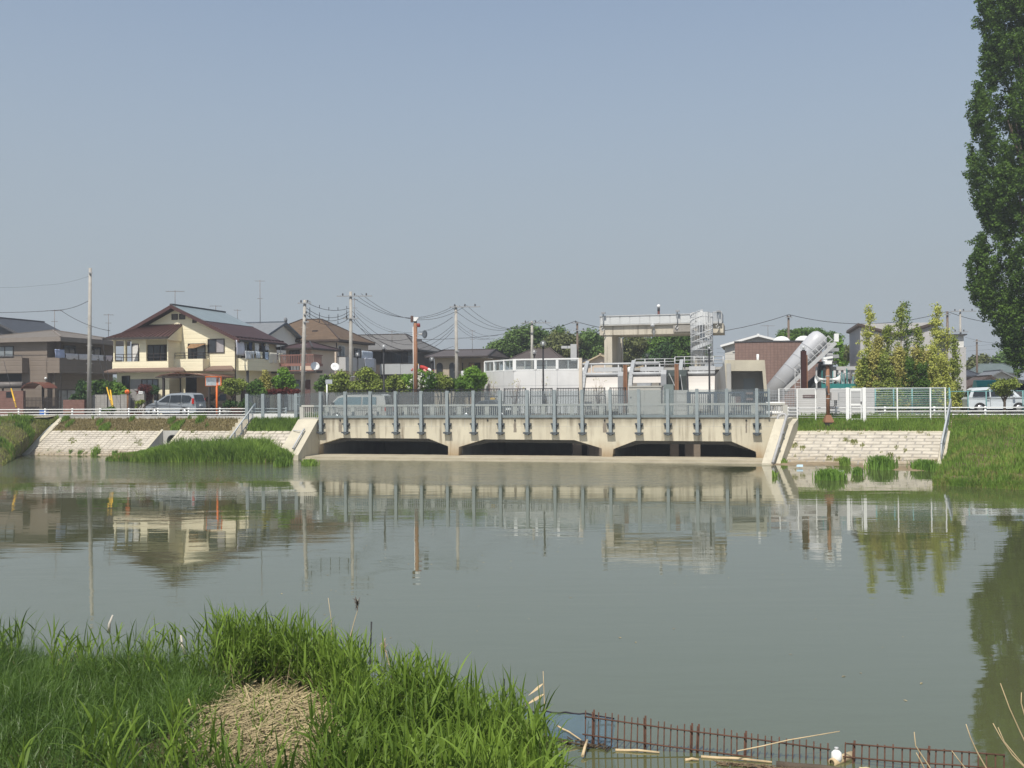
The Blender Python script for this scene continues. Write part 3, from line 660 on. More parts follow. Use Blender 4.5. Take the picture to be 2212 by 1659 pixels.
# main roof: maroon slopes with a blue grey metal upper part on the right
yF = YM - .75; yB = D_Y + .5
xre = xm1 + .85; zre = zer - sl_ * .85 + .12; zA = zap + .15
rf = MB(); slab(rf, [(xap, yF, zA), (xre, yF, zre), (xre, yB, zre), (xap, yB, zA)], .16)
xle = -.9; zle = zA - sl_ * (xap - xle)
zle = zq('A2', 60, 762, -.65)[1]
kx, kz = zq('A2', 400, 640, yF)
slab(rf, [(xap, yF, zA), (xap, yB, zA), (kx, yB, kz + .1), (kx, yF, kz + .1)], .16)
slab(rf, [(kx, yF, kz + .1), (kx, yB, kz + .1), (xle, yB, zle), (xle, yF, zle)], .16)
roof = rf.build('roof', MARO, yh)
so_ = MB(); t = .47
slab(so_, [(xap + .08, yF + .02, zA + .05 - sl_ * .08), (xap + (xre - xap) * t, yF + .35, zA + (zre - zA) * t + .05), (xap + (xre - xap) * t, yB - .02, zA + (zre - zA) * t + .05), (xap + .08, yB - .02, zA + .05 - sl_ * .08)], .04)
so_.build('upper_metal_sheet', SOLAR, roof)
MB().bar((xap, yF - .02, zA + .06), (xap, yB + .02, zA + .06), .3, .14).build('ridge_cap', DGREY, roof)
bb = MB(); bb.bar((xap, yF - .03, zA - .13), (xre, yF - .03, zre - .13), .06, .3); bb.bar((kx, yF - .03, kz - .03), (xap, yF - .03, zA - .13), .06, .3); bb.bar((xle, yF - .03, zle - .1), (kx, yF - .03, kz - .03), .06, .3)
bb.build('barge_board', mat('maroon_board', (.075, .038, .036), .5, .1, 2), roof)
gt = MB(); gt.bar((xre + .05, yF, zre - .12), (xre + .05, yB, zre - .12), .12, .14); gt.tube([(xre, yF + .1, zre - .2), (xm1 + .1, YM + .05, zre - .7), (xm1 + .06, YM - .02, zre - 1.0), (xm1 + .06, YM - .02, 0)], .05, 6)
gt.build('gutter', FRAMED, roof)
sb = MB()
for i in range(14):
    yy = yF + (yB - yF) * (i + .5) / 14; sb.bar((xre - .35, yy, zre + .20), (xre - .35, yy + .3, zre + .20), .05)
sb.bar((xre - .35, yF, zre + .25), (xre - .35, yB, zre + .25), .06); sb.build('snow_guard', MARO, roof)
# lean-to roof over the wing
le = MB(); e0 = zq('A2', 52, 762, -.65); e1 = zq('A2', 706, 762, -.65); t0 = zq('A2', 530, 634, YM - .05); t1 = zq('A2', 848, 628, YM - .05)
zl = (e0[1] + e1[1]) / 2; zt_ = t1[1]
slab(le, [(e0[0], -.65, zl), (e1[0], -.65, zl), (t1[0], YM - .05, zt_), (t0[0] - .3, YM - .05, zt_)], .14)
lt = le.build('lean_to_roof', MARO_S, yh)
sm_ = MB()
for i in range(15):
    t_ = (i + .5) / 15; sm_.bar((e0[0] + (e1[0] - e0[0]) * t_, -.65, zl + .03), (t0[0] - .3 + (t1[0] - t0[0] + .3) * t_, YM - .05, zt_ + .03), .04, .06)
sm_.build('standing_seam', MARO, lt)
MB().bar((e0[0], -.70, zl - .08), (e1[0], -.70, zl - .08), .1, .2).build('gutter', FRAMED, lt)
MB().prism([(t1[0] - .02, YM - .05, zt_ - .15), (e1[0] - .02, -.64, zl - .15), (e1[0] - .02, -.3, zl - .3), (t1[0] - .02, YM - .05, zl - .3)], (-.1, 0, 0)).build('cheek_wall', CREAM, lt)
# right hand balcony with its parapet
bx1 = xm1 + 1.05; by0 = YM + .35
zr0, zr1 = zq('A2', 0, 1117, by0)[1], zq('A2', 0, 996, by0)[1]
MB().box(xm1, by0, zr0, bx1, by0 + .12, zr1).box(bx1 - .12, by0 + .12, zr0, bx1, D_Y, zr1).box(xm1, by0 + .12, zr0, bx1 - .12, D_Y, zr0 + .12).build('side_balcony', CREAM, yh)
zrr = zq('A2', 0, 930, by0)[1]
railing(yh, [(xm1 + .1, by0 + .06), (bx1 - .06, by0 + .06), (bx1 - .06, D_Y)], zr1, zrr, FRAMED, 1.2)
window(yh, 'r', xm1, YM + 1.1, YM + 2.9, zr1 - .6, zrr + .75, GLASSD, FRAMED, 1); window(yh, 'r', xm1, YM + 4.3, YM + 6.1, zr1 - .6, zrr + .7, GLASSD, FRAMED, 1)
window(yh, 'r', xm1, YM + 1.0, YM + 3.2, -.1, 2.1, GLASSD, FRAMED, 1); window(yh, 'r', xm1, YM + 4.4, YM + 6.4, -.1, 2.1, GLASSD, FRAMED, 1)
for yy in (by0 + .3, by0 + 3.6, D_Y - .5): MB().box(bx1 - .3, yy, 0, bx1 - .12, yy + .18, zr0).build('balcony_column', DGREY, yh)
# recessed porch on the ground floor
window(yh, 'f', YM, zq('A2', 775, 0, YM)[0], zq('A2', 832, 0, YM)[0], 0, zq('A2', 0, 1180, YM)[1], GLASSD, FRAMED, 0, name='door')
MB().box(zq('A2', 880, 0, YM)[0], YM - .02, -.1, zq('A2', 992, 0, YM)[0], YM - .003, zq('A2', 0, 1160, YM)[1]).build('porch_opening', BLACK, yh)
MB().box(zq('A2', 993, 0, YM)[0], YM - .05, -.1, xm1, YM - .003, zq('A2', 0, 1150, YM)[1]).build('porch_wall', mat('tan_porch', (.42, .30, .20), .85, .06, 1), yh)
# carport with arched brown sheet
cp = thing_in('carport', 'carport with a brown translucent arched roof in front of the yellow house', 'carport', Y)
ca, cb = zq('A2', 585, 0, -2.2)[0], zq('A2', 1140, 0, -2.2)[0]; cz = zq('A2', 0, 1172, -2.2)[1]; ch_ = zq('A2', 0, 1132, -2.2)[1] - cz
am = MB(); N_ = 12
pts = [(ca + (cb - ca) * i / N_, cz + ch_ * math.sin(math.pi * (i / N_) ** .8) ** .8 if 0 < i < N_ else cz) for i in range(N_ + 1)]
am.py(pts + [(x, z - .05) for x, z in pts[::-1]], -2.4, 1.6); am.build('roof_sheet', clearmat('brown_acrylic', (.45, .24, .18), .25, .8, (.22, .10, .075)), cp)
for px in (655,): MB().box(zq('A2', px - 8, 0, -2.2)[0], -2.3, -.1, zq('A2', px + 8, 0, -2.2)[0], -2.1, cz + .1).build('column', FRAMED, cp)
MB().box(cb - .3, -2.3, -.1, cb - .15, -2.1, cz).build('column', FRAMED, cp)
MB().box(ca, -2.42, cz - .06, cb, -2.3, cz + .04).build('edge_beam', FRAMED, cp)
# ------------------------------------------------------------------ the grey brown house on the far left
G = frame_at(129.0, 93)
gh = thing_in('brown_house', 'two storey grey brown house with a low roof and pale sheets on its side balcony', 'house', G)
gq_ = lambda x, y, yl=0.0: G.f(*q('A1', x, y), yl); gs_ = lambda x, y, xl=0.0: G.s(*q('A1', x, y), xl)
zev = gq_(300, 612)[1]; zbk_ = gq_(300, 745)[1]; zbl_ = gq_(470, 862)[1]
gx0 = -9.0
wbox(gh, gx0, 0, -.1, gq_(360, 700)[0] + .1, 9.5, zev, BROWNW)             # tall left body
xr_ = gq_(360, 700)[0]
wbox(gh, xr_, 1.2, zbk_ - .2, -.9, 9.5, zev, BROWNW, 'upper_wall')          # recessed upper right
MB().box(xr_, .0, zbl_, .0, .15, zbk_).box(-.15, .15, zbl_, 0, 9.5, zbk_).box(xr_, .15, zbl_, -.15, 9.5, zbl_ + .15).build('balcony', BROWNW, gh)
wbox(gh, xr_, .6, -.1, -1.0, 9.3, zbl_, BROWNW, 'ground_wall')
window(gh, 'r', -.9, 1.6, 3.4, zbk_ - .3, zev - .35, GLASSD, FRAMED, 1); window(gh, 'r', -.9, 5.2, 7.2, zbk_ - .3, zev - .35, GLASSD, FRAMED, 1)
window(gh, 'r', -1.0, 1.0, 3.6, 0.0, 2.25, GLASSC, FRAMED, 1); window(gh, 'r', -1.0, 5.0, 7.6, 0.0, 2.25, GLASSD, FRAMED, 1)
railing(gh, [(-.05, .3), (-.05, 9.4)], zbk_, zbk_ + .35, LGREY, 1.3, rails=1)
window(gh, 'f', 0, gx0 + 1, gq_(105, 0)[0], gq_(0, 742)[1], gq_(0, 655)[1], GLASSC, FRAMED, 2)
bxa = gq_(168, 0, -.9)[0]; bz0, bz1 = gq_(0, 865, -.9)[1], gq_(0, 748, -.9)[1]
MB().box(gx0, -.9, bz0, bxa, -.78, bz1).box(bxa - .12, -.78, bz0, bxa, 0, bz1).box(gx0, -.78, bz0, bxa - .12, 0, bz0 + .12).build('front_balcony', BROWNW, gh)
railing(gh, [(gx0, -.84), (bxa - .06, -.84)], bz1, bz1 + .2, DGREY, 1.2, rails=1)
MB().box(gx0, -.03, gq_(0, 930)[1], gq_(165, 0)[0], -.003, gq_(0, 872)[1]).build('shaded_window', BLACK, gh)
hip(gh, gx0, 0, 0, 9.5, zev + .30, zev + 1.3, mat('brown_grey_roof', (.16, .14, .12), .7, .1, 2), .55, edge=mat('roof_fascia', (.22, .19, .165), .7, .08, 2), fascia=.42)
MB().tube([gq3 for gq3 in [(-.05, .25, zev - .1), (-.05, .25, -.1)]], .05, 6).build('downpipe', FRAMED, gh)
MB().sphere((gq_(360, 905)[0], -.08, gq_(360, 905)[1]), .12, 10, 6).build('wall_lamp', WHITE, gh)
# dark slate roof behind on the left edge
Q = frame_at(52, 110)
dh = thing_in('slate_roof_house', 'house with a dark slate gable roof peeking out at the left edge', 'house', Q)
zr_ = Q.f(0, 690)[1] + .3; xr_ = Q.f(-6, 700)[0]; ze_ = Q.f(45, 724)[1]
wbox(dh, xr_ - 5.5, 0, -.1, -.5, 8, ze_ - .1, BROWNW)
gable(dh, xr_ - 5.5, .2, 0, 8, ze_, zr_, 'y', SLATE, .6, .2, DGREY, gable_wall=SLATE)
# ------------------------------------------------------------------ white gabled house with blue grey tiles behind the yellow one
T = frame_at(640, 104)
wh = thing_in('white_house', 'white walled house with a blue grey tiled gable roof behind the yellow house', 'house', T)
xg = T.f(590, 740, 0)[0]
hy = 9.0; yc = 4.5
# its gable end faces the right; the apex stands at picture x 608
xg = 0.0
for _ in range(30):
    yy, zz = T.s(608, 692, xg)
    xg += (yc - yy) * -.2
yy, zpk = T.s(608, 694, xg); zre_ = T.s(660, 746, xg); ze_ = zpk - (zpk - zre_[1]) * (yc + .0) / max(.5, zre_[0] - yc)
wbox(wh, xg - 9.5, 0, -.1, xg, hy, ze_ + .3, STUCW)
gable(wh, xg - 9.5, xg, 0, hy, ze_, zpk - .1, 'x', TILE_BG, .55, .2, mat('blue_grey_board', (.10, .12, .145), .5, .1, 2), gable_wall=STUCW)
fin = MB(); fin.sphere((xg + .5, yc, zpk + .1), .28, 8, 6, 0, (.6, 1, 1.2)); fin.build('ridge_end_tile', TILE_BG, wh)
# lower house with a maroon roof and a red brown balcony
L_ = frame_at(602, 96)
lh = thing_in('balcony_house', 'low beige house with a maroon roof and a red brown railed balcony', 'house', L_)
lf = lambda x, y, yl=0.0: L_.f(*q('A3', x, y), yl)
xa_, xb_ = 0.0, lf(600, 0)[0]; zfl = lf(0, 850)[1]; zto = lf(0, 660)[1]
wbox(lh, xa_, .2, -.1, xb_, 7, zfl - .2, STUCCO); wbox(lh, xa_, 1.6, zfl - .2, xb_ - .5, 7, zto, STUCCO, 'upper_wall')
window(lh, 'f', 1.6, .4, lf(520, 0, 1.6)[0], zfl, zto - .2, GLASSC, FRAMED, 2)
MB().box(lf(540, 0, .2)[0], .14, -.1, xb_ + .02, .197, lf(0, 930, .2)[1]).build('shutter', mat('maroon_brown_panel', (.13, .075, .07), .7, .1, 2), lh)
window(lh, 'f', .2, .3, lf(530, 0, .2)[0], 0, lf(0, 930, .2)[1], GLASSC, FRAMED, 1)
hip(lh, xa_, xb_ - .6, 1.3, 7, zto, zto + .75, MARO, .6, edge=FRAMED)
xq = lf(635, 0, -.6)[0]
MB().box(xa_ - .3, -.9, zfl - .3, xq + .5, .3, zfl - .1).build('skirt_roof', FRAMED, lh)
m_ = MB(); zl0, zl1 = lf(0, 815, -.5)[1], lf(0, 722, -.5)[1]
m_.box(xa_, -.55, zl1 - .06, xq, -.47, zl1 + .03); m_.box(xa_, -.54, zl0, xq, -.48, zl0 + .25); m_.box(xq - .08, -.47, zl0, xq, 1.5, zl0 + .25); m_.box(xq - .08, -.47, zl1 - .06, xq, 1.5, zl1 + .03)
for i in range(22): m_.box(xa_ + (xq - xa_) * i / 22, -.53, zl0 + .25, xa_ + (xq - xa_) * i / 22 + .06, -.49, zl1 - .06)
for i in range(9): m_.box(xq - .06, -.4 + i * .2, zl0 + .25, xq - .02, -.34 + i * .2, zl1 - .06)
m_.build('balcony_railing', REDBR, lh)
MB().box(xa_, -.5, zfl - .1, xq - .05, 1.6, zfl).build('balcony_floor', REDBR, lh)
# ------------------------------------------------------------------ beige house with the brown hip roof
B_ = frame_at(727, 112)
bh = thing_in('hip_roof_house', 'beige two storey house with a brown tiled hip roof', 'house', B_)
bf = lambda x, y, yl=0.0: B_.f(*q('C3', x, y), yl)
zE = bf(690, 755)[1]; dep = 9.5; wx = 10.5
wbox(bh, -wx, 0, -.1, 0, dep, zE, STUCCO)
hip(bh, -wx, 0, 0, dep, zE + .28, B_.f(675, 690, dep / 2)[1], TILE_B, .65, edge=mat('brown_fascia', (.075, .055, .045), .6, .1, 2), rl=2.6, fascia=.24)
zba, zbb = bf(0, 1110, 1.2)[1], bf(0, 950, 1.2)[1]
bxr = 1.0
MB().box(0, .3, zba, bxr, .45, zbb).box(bxr - .12, .45, zba, bxr, dep, zbb).box(0, .45, zba, bxr - .12, dep, zba + .12).build('side_balcony', STUCG, bh)
MB().box(-.02, .28, zbb, bxr + .03, .47, zbb + .07).build('balcony_cap', FRAMED, bh)
window(bh, 'r', 0, .5, 2.3, zbb - .4, zE - .35, GLASSD, STUCW, 1); window(bh, 'r', 0, 5.0, 7.0, zbb - .4, zE - .5, GLASSD, FRAMED, 1)
window(bh, 'r', 0, .6, 2.6, -.1, 2.1, GLASSD, FRAMED, 1); window(bh, 'r', 0, 4.6, 6.8, -.1, 2.1, GLASSD, FRAMED, 1)
MB().tube([(.08, -.06, zE - .1), (.08, -.06, -.1)], .05, 6).build('downpipe', FRAMED, bh)
MB().lathe([(.02, 0), (.42, .02), (.42, .08), (.02, .08)], (bf(470, 1268)[0], -.02, bf(470, 1268)[1]), 16, 0, (0, -1, 0)).build('round_vent', mat('vent_grey', (.25, .24, .22), .7, .1, 3), bh)
MB().box(bf(378, 0, 1)[0], 1.4, zE + 1.3, bf(440, 0, 1)[0], 1.9, zE + 1.45).build('roof_vent', BLACK, bh)
# ------------------------------------------------------------------ grey roofed house
E_ = frame_at(898, 122)
eh = thing_in('grey_roof_house', 'wide house with a grey roof and dark upper windows above a pale balcony', 'house', E_)
ef = lambda x, y, yl=0.0: E_.f(*q('A3', x, y), yl)
ex0 = ef(1150, 0)[0] - 7.0; zE = ef(0, 700)[1]; zb0, zb1 = ef(0, 893)[1], ef(0, 808)[1]
wbox(eh, ex0, 1.0, -.1, -.4, 8.5, zE, mat('dark_brown_wall', (.075, .062, .052), .8, .1, 1))
hip(eh, ex0, -.3, .6, 9.5, zE + .1, E_.f(*q('A3', 1110, 545), 5)[1], TILE_G, .7, edge=FRAMED, rl=6.5)
for x0_, x1_ in ((1205, 1290), (1290, 1380), (1385, 1480)):
    window(eh, 'f', 1.0, ef(x0_, 0, 1)[0], ef(x1_, 0, 1)[0], zb1 - .3, ef(0, 715, 1)[1], GLASSD, FRAMED, 1)
MB().box(ef(1195, 0)[0], 0, zb0, ef(1366, 0)[0], .12, zb1).box(ef(1368, 0)[0], .03, zb0, 0, .12, zb1).box(-.1, .12, zb0, 0, 1, zb1).build('balcony', mat('pale_blue_grey_panel', (.40, .415, .42), .7, .05, 1), eh)
MB().box(ef(1195, 0)[0], -.02, zb1, 0, .1, zb1 + .08).build('balcony_cap', FRAMED, eh)
MB().box(ef(1190, 0, .3)[0], .1, ef(0, 705)[1], ef(1390, 0, .3)[0], 1.0, ef(0, 697)[1]).build('awning', STUCG, eh)
# ------------------------------------------------------------------ low house with arched windows
A_ = frame_at(951, 116)
ah = thing_in('arched_window_house', 'low tan house with a dark brown hip roof and round topped windows', 'house', A_)
af = lambda x, y, yl=0.0: A_.f(*q('C4', x, y), yl)
zE = af(0, 955)[1]; x1_ = af(1255, 0)[0]; xs_ = af(945, 0)[0]
wbox(ah, af(680, 0)[0], 0, -.1, xs_, 8, zE, TANW); wbox(ah, xs_, 2.2, -.1, x1_, 8, zE, TANW, 'side_wall')
hip(ah, af(680, 0)[0], x1_, 0, 9, zE + .12, A_.f(*q('C4', 1150, 848), 4.5)[1], mat('dark_brown_roof', (.085, .068, .062), .55, .1, 1, spec=.4), .9, edge=FRAMED, rl=6.5)
for xa2, xb2 in ((712, 770), (865, 920)):
    u0, u1 = af(xa2, 0)[0], af(xb2, 0)[0]; zt2_ = af(0, 1025)[1]; r = (u1 - u0) / 2; zb_ = zt2_ - r - 1.4
    arc = lambda rr, e: [(u0 + r + rr * math.cos(a), zt2_ - r + rr * math.sin(a)) for a in np.linspace(0, math.pi, 11)] + [(u0 + r - rr, zb_ - e), (u0 + r + rr, zb_ - e)]
    fr = MB().py(arc(r + .1, .1), -.05, -.003).build('window', FRAMED, ah); MB().py(arc(r, 0), -.07, -.053).build('pane', GLASSD, fr)
window(ah, 'f', 2.2, af(990, 0, 2.2)[0], af(1020, 0, 2.2)[0], af(0, 1130, 2.2)[1], af(0, 1020, 2.2)[1], GLASSD, FRAMED, 0)
window(ah, 'f', 2.2, af(1090, 0, 2.2)[0], af(1228, 0, 2.2)[0], .2, af(0, 1020, 2.2)[1], mat('tan_shutter', (.36, .23, .15), .8, .1, 2), FRAMED, 1, half=BLACK)
MB().bar((af(1200, 0, 0)[0], .6, af(0, 955)[1]), (af(1350, 0, 0)[0], .6, af(0, 972)[1]), .5, .06).build('awning', STUCW, ah)
# small roofs and houses farther off
def small_house(name, label, px0, px1, D, pz_e, pz_r, wall, roof, kind='hip', dep=7, axis='y', edge=None, rl=None, win=True, over=.5):
    fr = frame_at(px0, D); t = thing_in(name, label, 'house', fr)
    x1 = fr.f(px1, 800)[0]; ze = fr.f((px0 + px1) / 2, pz_e)[1]; zr = fr.f((px0 + px1) / 2, pz_r, dep / 2 if (kind == 'hip' or axis == 'x') else 0)[1]
    wbox(t, 0, 0, -.1, x1, dep, ze, wall)
    if kind == 'hip': hip(t, 0, x1, 0, dep, ze + .05, zr, roof, over, edge=edge, rl=rl)
    else: gable(t, 0, x1, 0, dep, ze, zr, axis, roof, over, .15, edge, gable_wall=wall)
    if win:
        n = max(1, int(x1 / 3))
        for i in range(n): window(t, 'f', 0, x1 * (i + .25) / n, x1 * (i + .75) / n, ze - 1.9, ze - .7, GLASSC, FRAMED, 1)
    return t, fr
small_house('distant_house', 'low dark roofed house with a blue skylight box behind the white gate enclosure', 1112, 1205, 122, 776, 752, STUCG, mat('dark_brown_roof', (.085, .068, .062)), rl=2)
small_house('distant_house', 'long dark roofed shed below the trees between the lamp and the portal', 1206, 1275, 126, 781, 769, STUCG, SLATE, 'gable', axis='x', win=False)
small_house('distant_house', 'house with a beige sloping roof just left of the concrete portal leg', 1262, 1335, 118, 783, 765, STUCCO, mat('beige_roof', (.46, .38, .26), .7, .08, 1), 'gable', axis='y', win=False)
small_house('distant_house', 'low beige roofed house seen under the concrete portal beam', 1375, 1470, 124, 793, 781, STUCG, mat('beige_roof', (.46, .38, .26), .7, .08, 1), 'gable', axis='y', win=False)
h7, f7 = small_house('gable_house', 'off white house with a shallow pale edged gable behind the brown brick building', 1567, 1712, 118, 742, 723, mat('ribbed_white_siding', (.56, .545, .50), .8, .05, 1, courses=(.45, .15)), STUCG, 'gable', 11, 'y', WHITE, win=False, over=.5)
kk = f7.f(1592, 775, -.04); MB().bar((kk[0] - .5, -.05, kk[1] + .8), (kk[0] + .3, -.05, kk[1] + .8), .06).bar((kk[0] + .3, -.05, kk[1] + .8), (kk[0], -.05, kk[1]), .06).build('wall_bracket', MGREY, h7)
# brown brick building with two domes
K_ = frame_at(1588.5, 104)
kb_ = thing_in('brick_building', 'flat roofed brown brick building with white roof domes behind the grey cylinder', 'building', K_)
zt3 = K_.f(1700, 738)[1]; xk1 = K_.f(1671, 760)[0]; xk2 = K_.f(1775, 760, 1.5)[0]
MB().pz([(0, 0), (xk1, 0), (xk2, 1.6), (xk2, 12), (0, 12)], -.1, zt3).build('wall', BRICKW, kb_)
MB().pz([(-.06, -.06), (xk1, -.06), (xk2 + .06, 1.54), (xk2 + .06, 12), (-.06, 12)], zt3 + .002, zt3 + .14).build('coping', DGREY, kb_)
for px in (1688, 1736): x = K_.f(px, 730, 6)[0]; MB().sphere((x, 6, zt3 + .2), .95, 14, 8, 0, (1, 1, .72)).build('roof_dome', WHITE, kb_)
# buildings behind the young trees
N_ = frame_at(1853, 98)
nb = thing_in('grey_building', 'pale grey building with a brown edged shallow gable behind the yellow green saplings', 'building', N_)
nf = lambda x, y, yl=0.0: N_.f(x, y, yl)
x1_ = nf(2016, 0)[0]; ze_ = nf(0, 742)[1]; zr_ = nf(1935, 721)[1]
wbox(nb, .3, 0, -.1, x1_ - .3, 12, ze_, STUCG)
gable(nb, .3, x1_ - .3, 0, 12, ze_, zr_, 'y', mat('brown_roof_sheet', (.10, .07, .055), .6, .1, 1), .25, .3, mat('brown_fascia', (.075, .055, .045)), gable_wall=STUCG)
for i in range(4): window(nb, 'f', 0, 1.2 + i * 1.8, 2.3 + i * 1.8, 2.6, 3.7, GLASSC, FRAMED, 1)
tb = thing_in('tower_block', 'flat roofed grey stair block standing at the right of the saplings', 'building', N_)
u0, u1 = nf(2035, 0, 3)[0], nf(2078, 0, 3)[0]; zt4 = nf(2050, 722, 3)[1]
MB().box(u0, 3, -.1, u1, 9, zt4 - 1.3).build('wall', STUCG, tb)
MB().box(u0 + .2, 3.2, zt4 - 1.3, u1 - .15, 8.8, zt4 - .12).build('upper_wall', STUCW, tb)
MB().box(u0 - .1, 2.8, zt4 - .12, u1 + .1, 9.2, zt4).build('roof', DGREY, tb)
window(tb, 'f', 3, u0 + .5, u0 + 1.1, 3.0, 4.2, GLASSD, FRAMED, 0)
small_house('distant_house', 'pale house with a grey green hip roof beyond the parked cars', 2108, 2200, 135, 805, 786, STUCG, mat('grey_green_roof', (.12, .15, .145), .6, .1, 1), rl=3)
small_house('distant_house', 'white gabled house with a blue grey roof far right behind the cars', 2118, 2206, 116, 822, 800, STUCW, TILE_BG, 'gable', 8, 'y', None, over=.6)
small_house('distant_house', 'low white gabled house with a brown roof edge behind the parked white van', 2087, 2190, 106, 836, 812, STUCW, mat('brown_roof_sheet', (.10, .07, .055)), 'gable', 7, 'y', mat('brown_fascia', (.075, .055, .045)), over=.5)
small_house('distant_house', 'small pink beige house with a dark roof beside the far utility pole', 2078, 2110, 125, 812, 800, mat('pink_beige', (.38, .29, .24)), SLATE, rl=1)
small_house('distant_house', 'low grey plant house behind the teal fence and the loudspeaker pole', 1776, 1850, 110, 812, 800, STUCG, STUCG, 'gable', 6, 'x', None)
HB, HBX, HBZ, YBX, YXM, YBY, YZR, YZRR, GZB = B_, bxr, zbb, bx1, xm1, by0, zr1, zrr, zbk_
# ------------------------------------------------------------------ sluice gate works behind the bridge (all on the bridge's own frame BR)
def fb(k, x, y, yl): return BR.f(*q(k, x, y), yl)
def BX(k, x, yl): return BR.f(*q(k, x, 900), yl)[0]
def BZ(k, x, y, yl): return BR.f(*q(k, x, y), yl)[1]
# black picket fence along the far side of the road
YF_ = 9.0
bk = thing_in('picket_fence', 'long black steel picket fence along the far side of the road behind the bridge', 'fence', Frame(BR.o))
zft = BZ('C5', 700, 1200, YF_); xsf = [BR.f(742 + 57 * i, 840, YF_)[0] for i in range(0, 12)]
xsf[-1] = BR.f(1357, 840, YF_)[0]
for i, (a, b) in enumerate(zip(xsf[:-1], xsf[1:])):
    m = MB(); m.box(a + .22, YF_ - .03, zft - .06, b - .22, YF_ + .03, zft); m.box(a + .22, YF_ - .025, zft - .62, b - .22, YF_ + .025, zft - .57); m.box(a + .22, YF_ - .025, 2.75, b - .22, YF_ + .025, 2.8)
    n = int((b - a - .44) / .125)
    for j in range(n): x = a + .25 + (b - a - .5) * (j + .5) / n; m.box(x - .018, YF_ - .015, 2.8, x + .018, YF_ + .015, zft - .06)
    m.build('picket_panel', BLACK, bk)
    p = MB()
    for s_ in (-1, 1):
        x = b + s_ * .17; p.prism([(x - .06 - .03 * s_, YF_ - .05, 2.6), (x + .06 - .03 * s_, YF_ - .05, 2.6), (x + .03 + .03 * s_, YF_ - .05, zft + .02), (x - .03 + .03 * s_, YF_ - .05, zft + .02)], (0, .1, 0))
    p.build('post', BLACK, bk)
# white enclosure with a glazed top band
YE = 15.5
en = thing_in('white_enclosure', 'white panelled wall with a band of clear panes along its top, left of the gates', 'enclosure', Frame(BR.o))
zp, ztp = BZ('C5', 1000, 920, YE), BZ('C5', 1000, 745, YE)
def bays(P0, P1, n, nm):
    P0, P1 = Vector(P0), Vector(P1); d = (P1 - P0); nrm = Vector((d.y, -d.x, 0)).normalized()
    def at(t, z, o=0): v = P0 + d * t + nrm * o; return (v.x, v.y, z)
    def board(t0, t1, z0, z1, th, m, name, par): 
        pts = [at(t0, z0), at(t1, z0), at(t1, z1), at(t0, z1)]
        return MB().prism(pts, nrm * -th).build(name, m, par)
    w = board(0, 1, 2.6, zp, .25, OFFWH, 'panel_wall', en)
    j = MB()
    for i in range(1, n): j.prism([at(i / n - .004, 2.7, .004), at(i / n + .004, 2.7, .004), at(i / n + .004, zp, .004), at(i / n - .004, zp, .004)], nrm * -.02)
    j.prism([at(0, zp - 1.25, .004), at(1, zp - 1.25, .004), at(1, zp - 1.22, .004), at(0, zp - 1.22, .004)], nrm * -.02)
    j.build('panel_joint', LGREY, w)
    fr = MB()
    for i in range(n + 1): fr.bar(at(i / n, zp, -.1), at(i / n, ztp, -.1), .22, .2)
    for i in range(n): fr.bar(at((i + .5) / n, zp, -.1), at((i + .5) / n, ztp, -.1), .09, .1)
    fr.bar(at(0, zp + .04, -.1), at(1, zp + .04, -.1), .2, .14); fr.bar(at(0, ztp, -.1), at(1, ztp, -.1), .22, .12)
    f_ = fr.build('pane_frame', WHITE, en)
    for i in range(n): board(i / n + .02, (i + 1) / n - .02, zp + .1, ztp - .05, .02, clearmat('clear_pane', (.86, .88, .88), .1, .18, (.4, .43, .44)), 'pane', f_)
xc = BX('C5', 478, YE); xr_e = BX('C5', 1492, YE); xl_ = BX('C5', 18, YE + 4.5)
bays((xc, YE, 0), (xr_e, YE, 0), 3, 'f'); bays((xl_, YE + 4.5, 0), (xc, YE, 0), 3, 's')
MB().box(xr_e, YE - .1, 2.6, xr_e + .25, YE + .2, ztp + .05).build('end_post', mat('cream_post', (.62, .54, .44), .7, .08, 2), en)
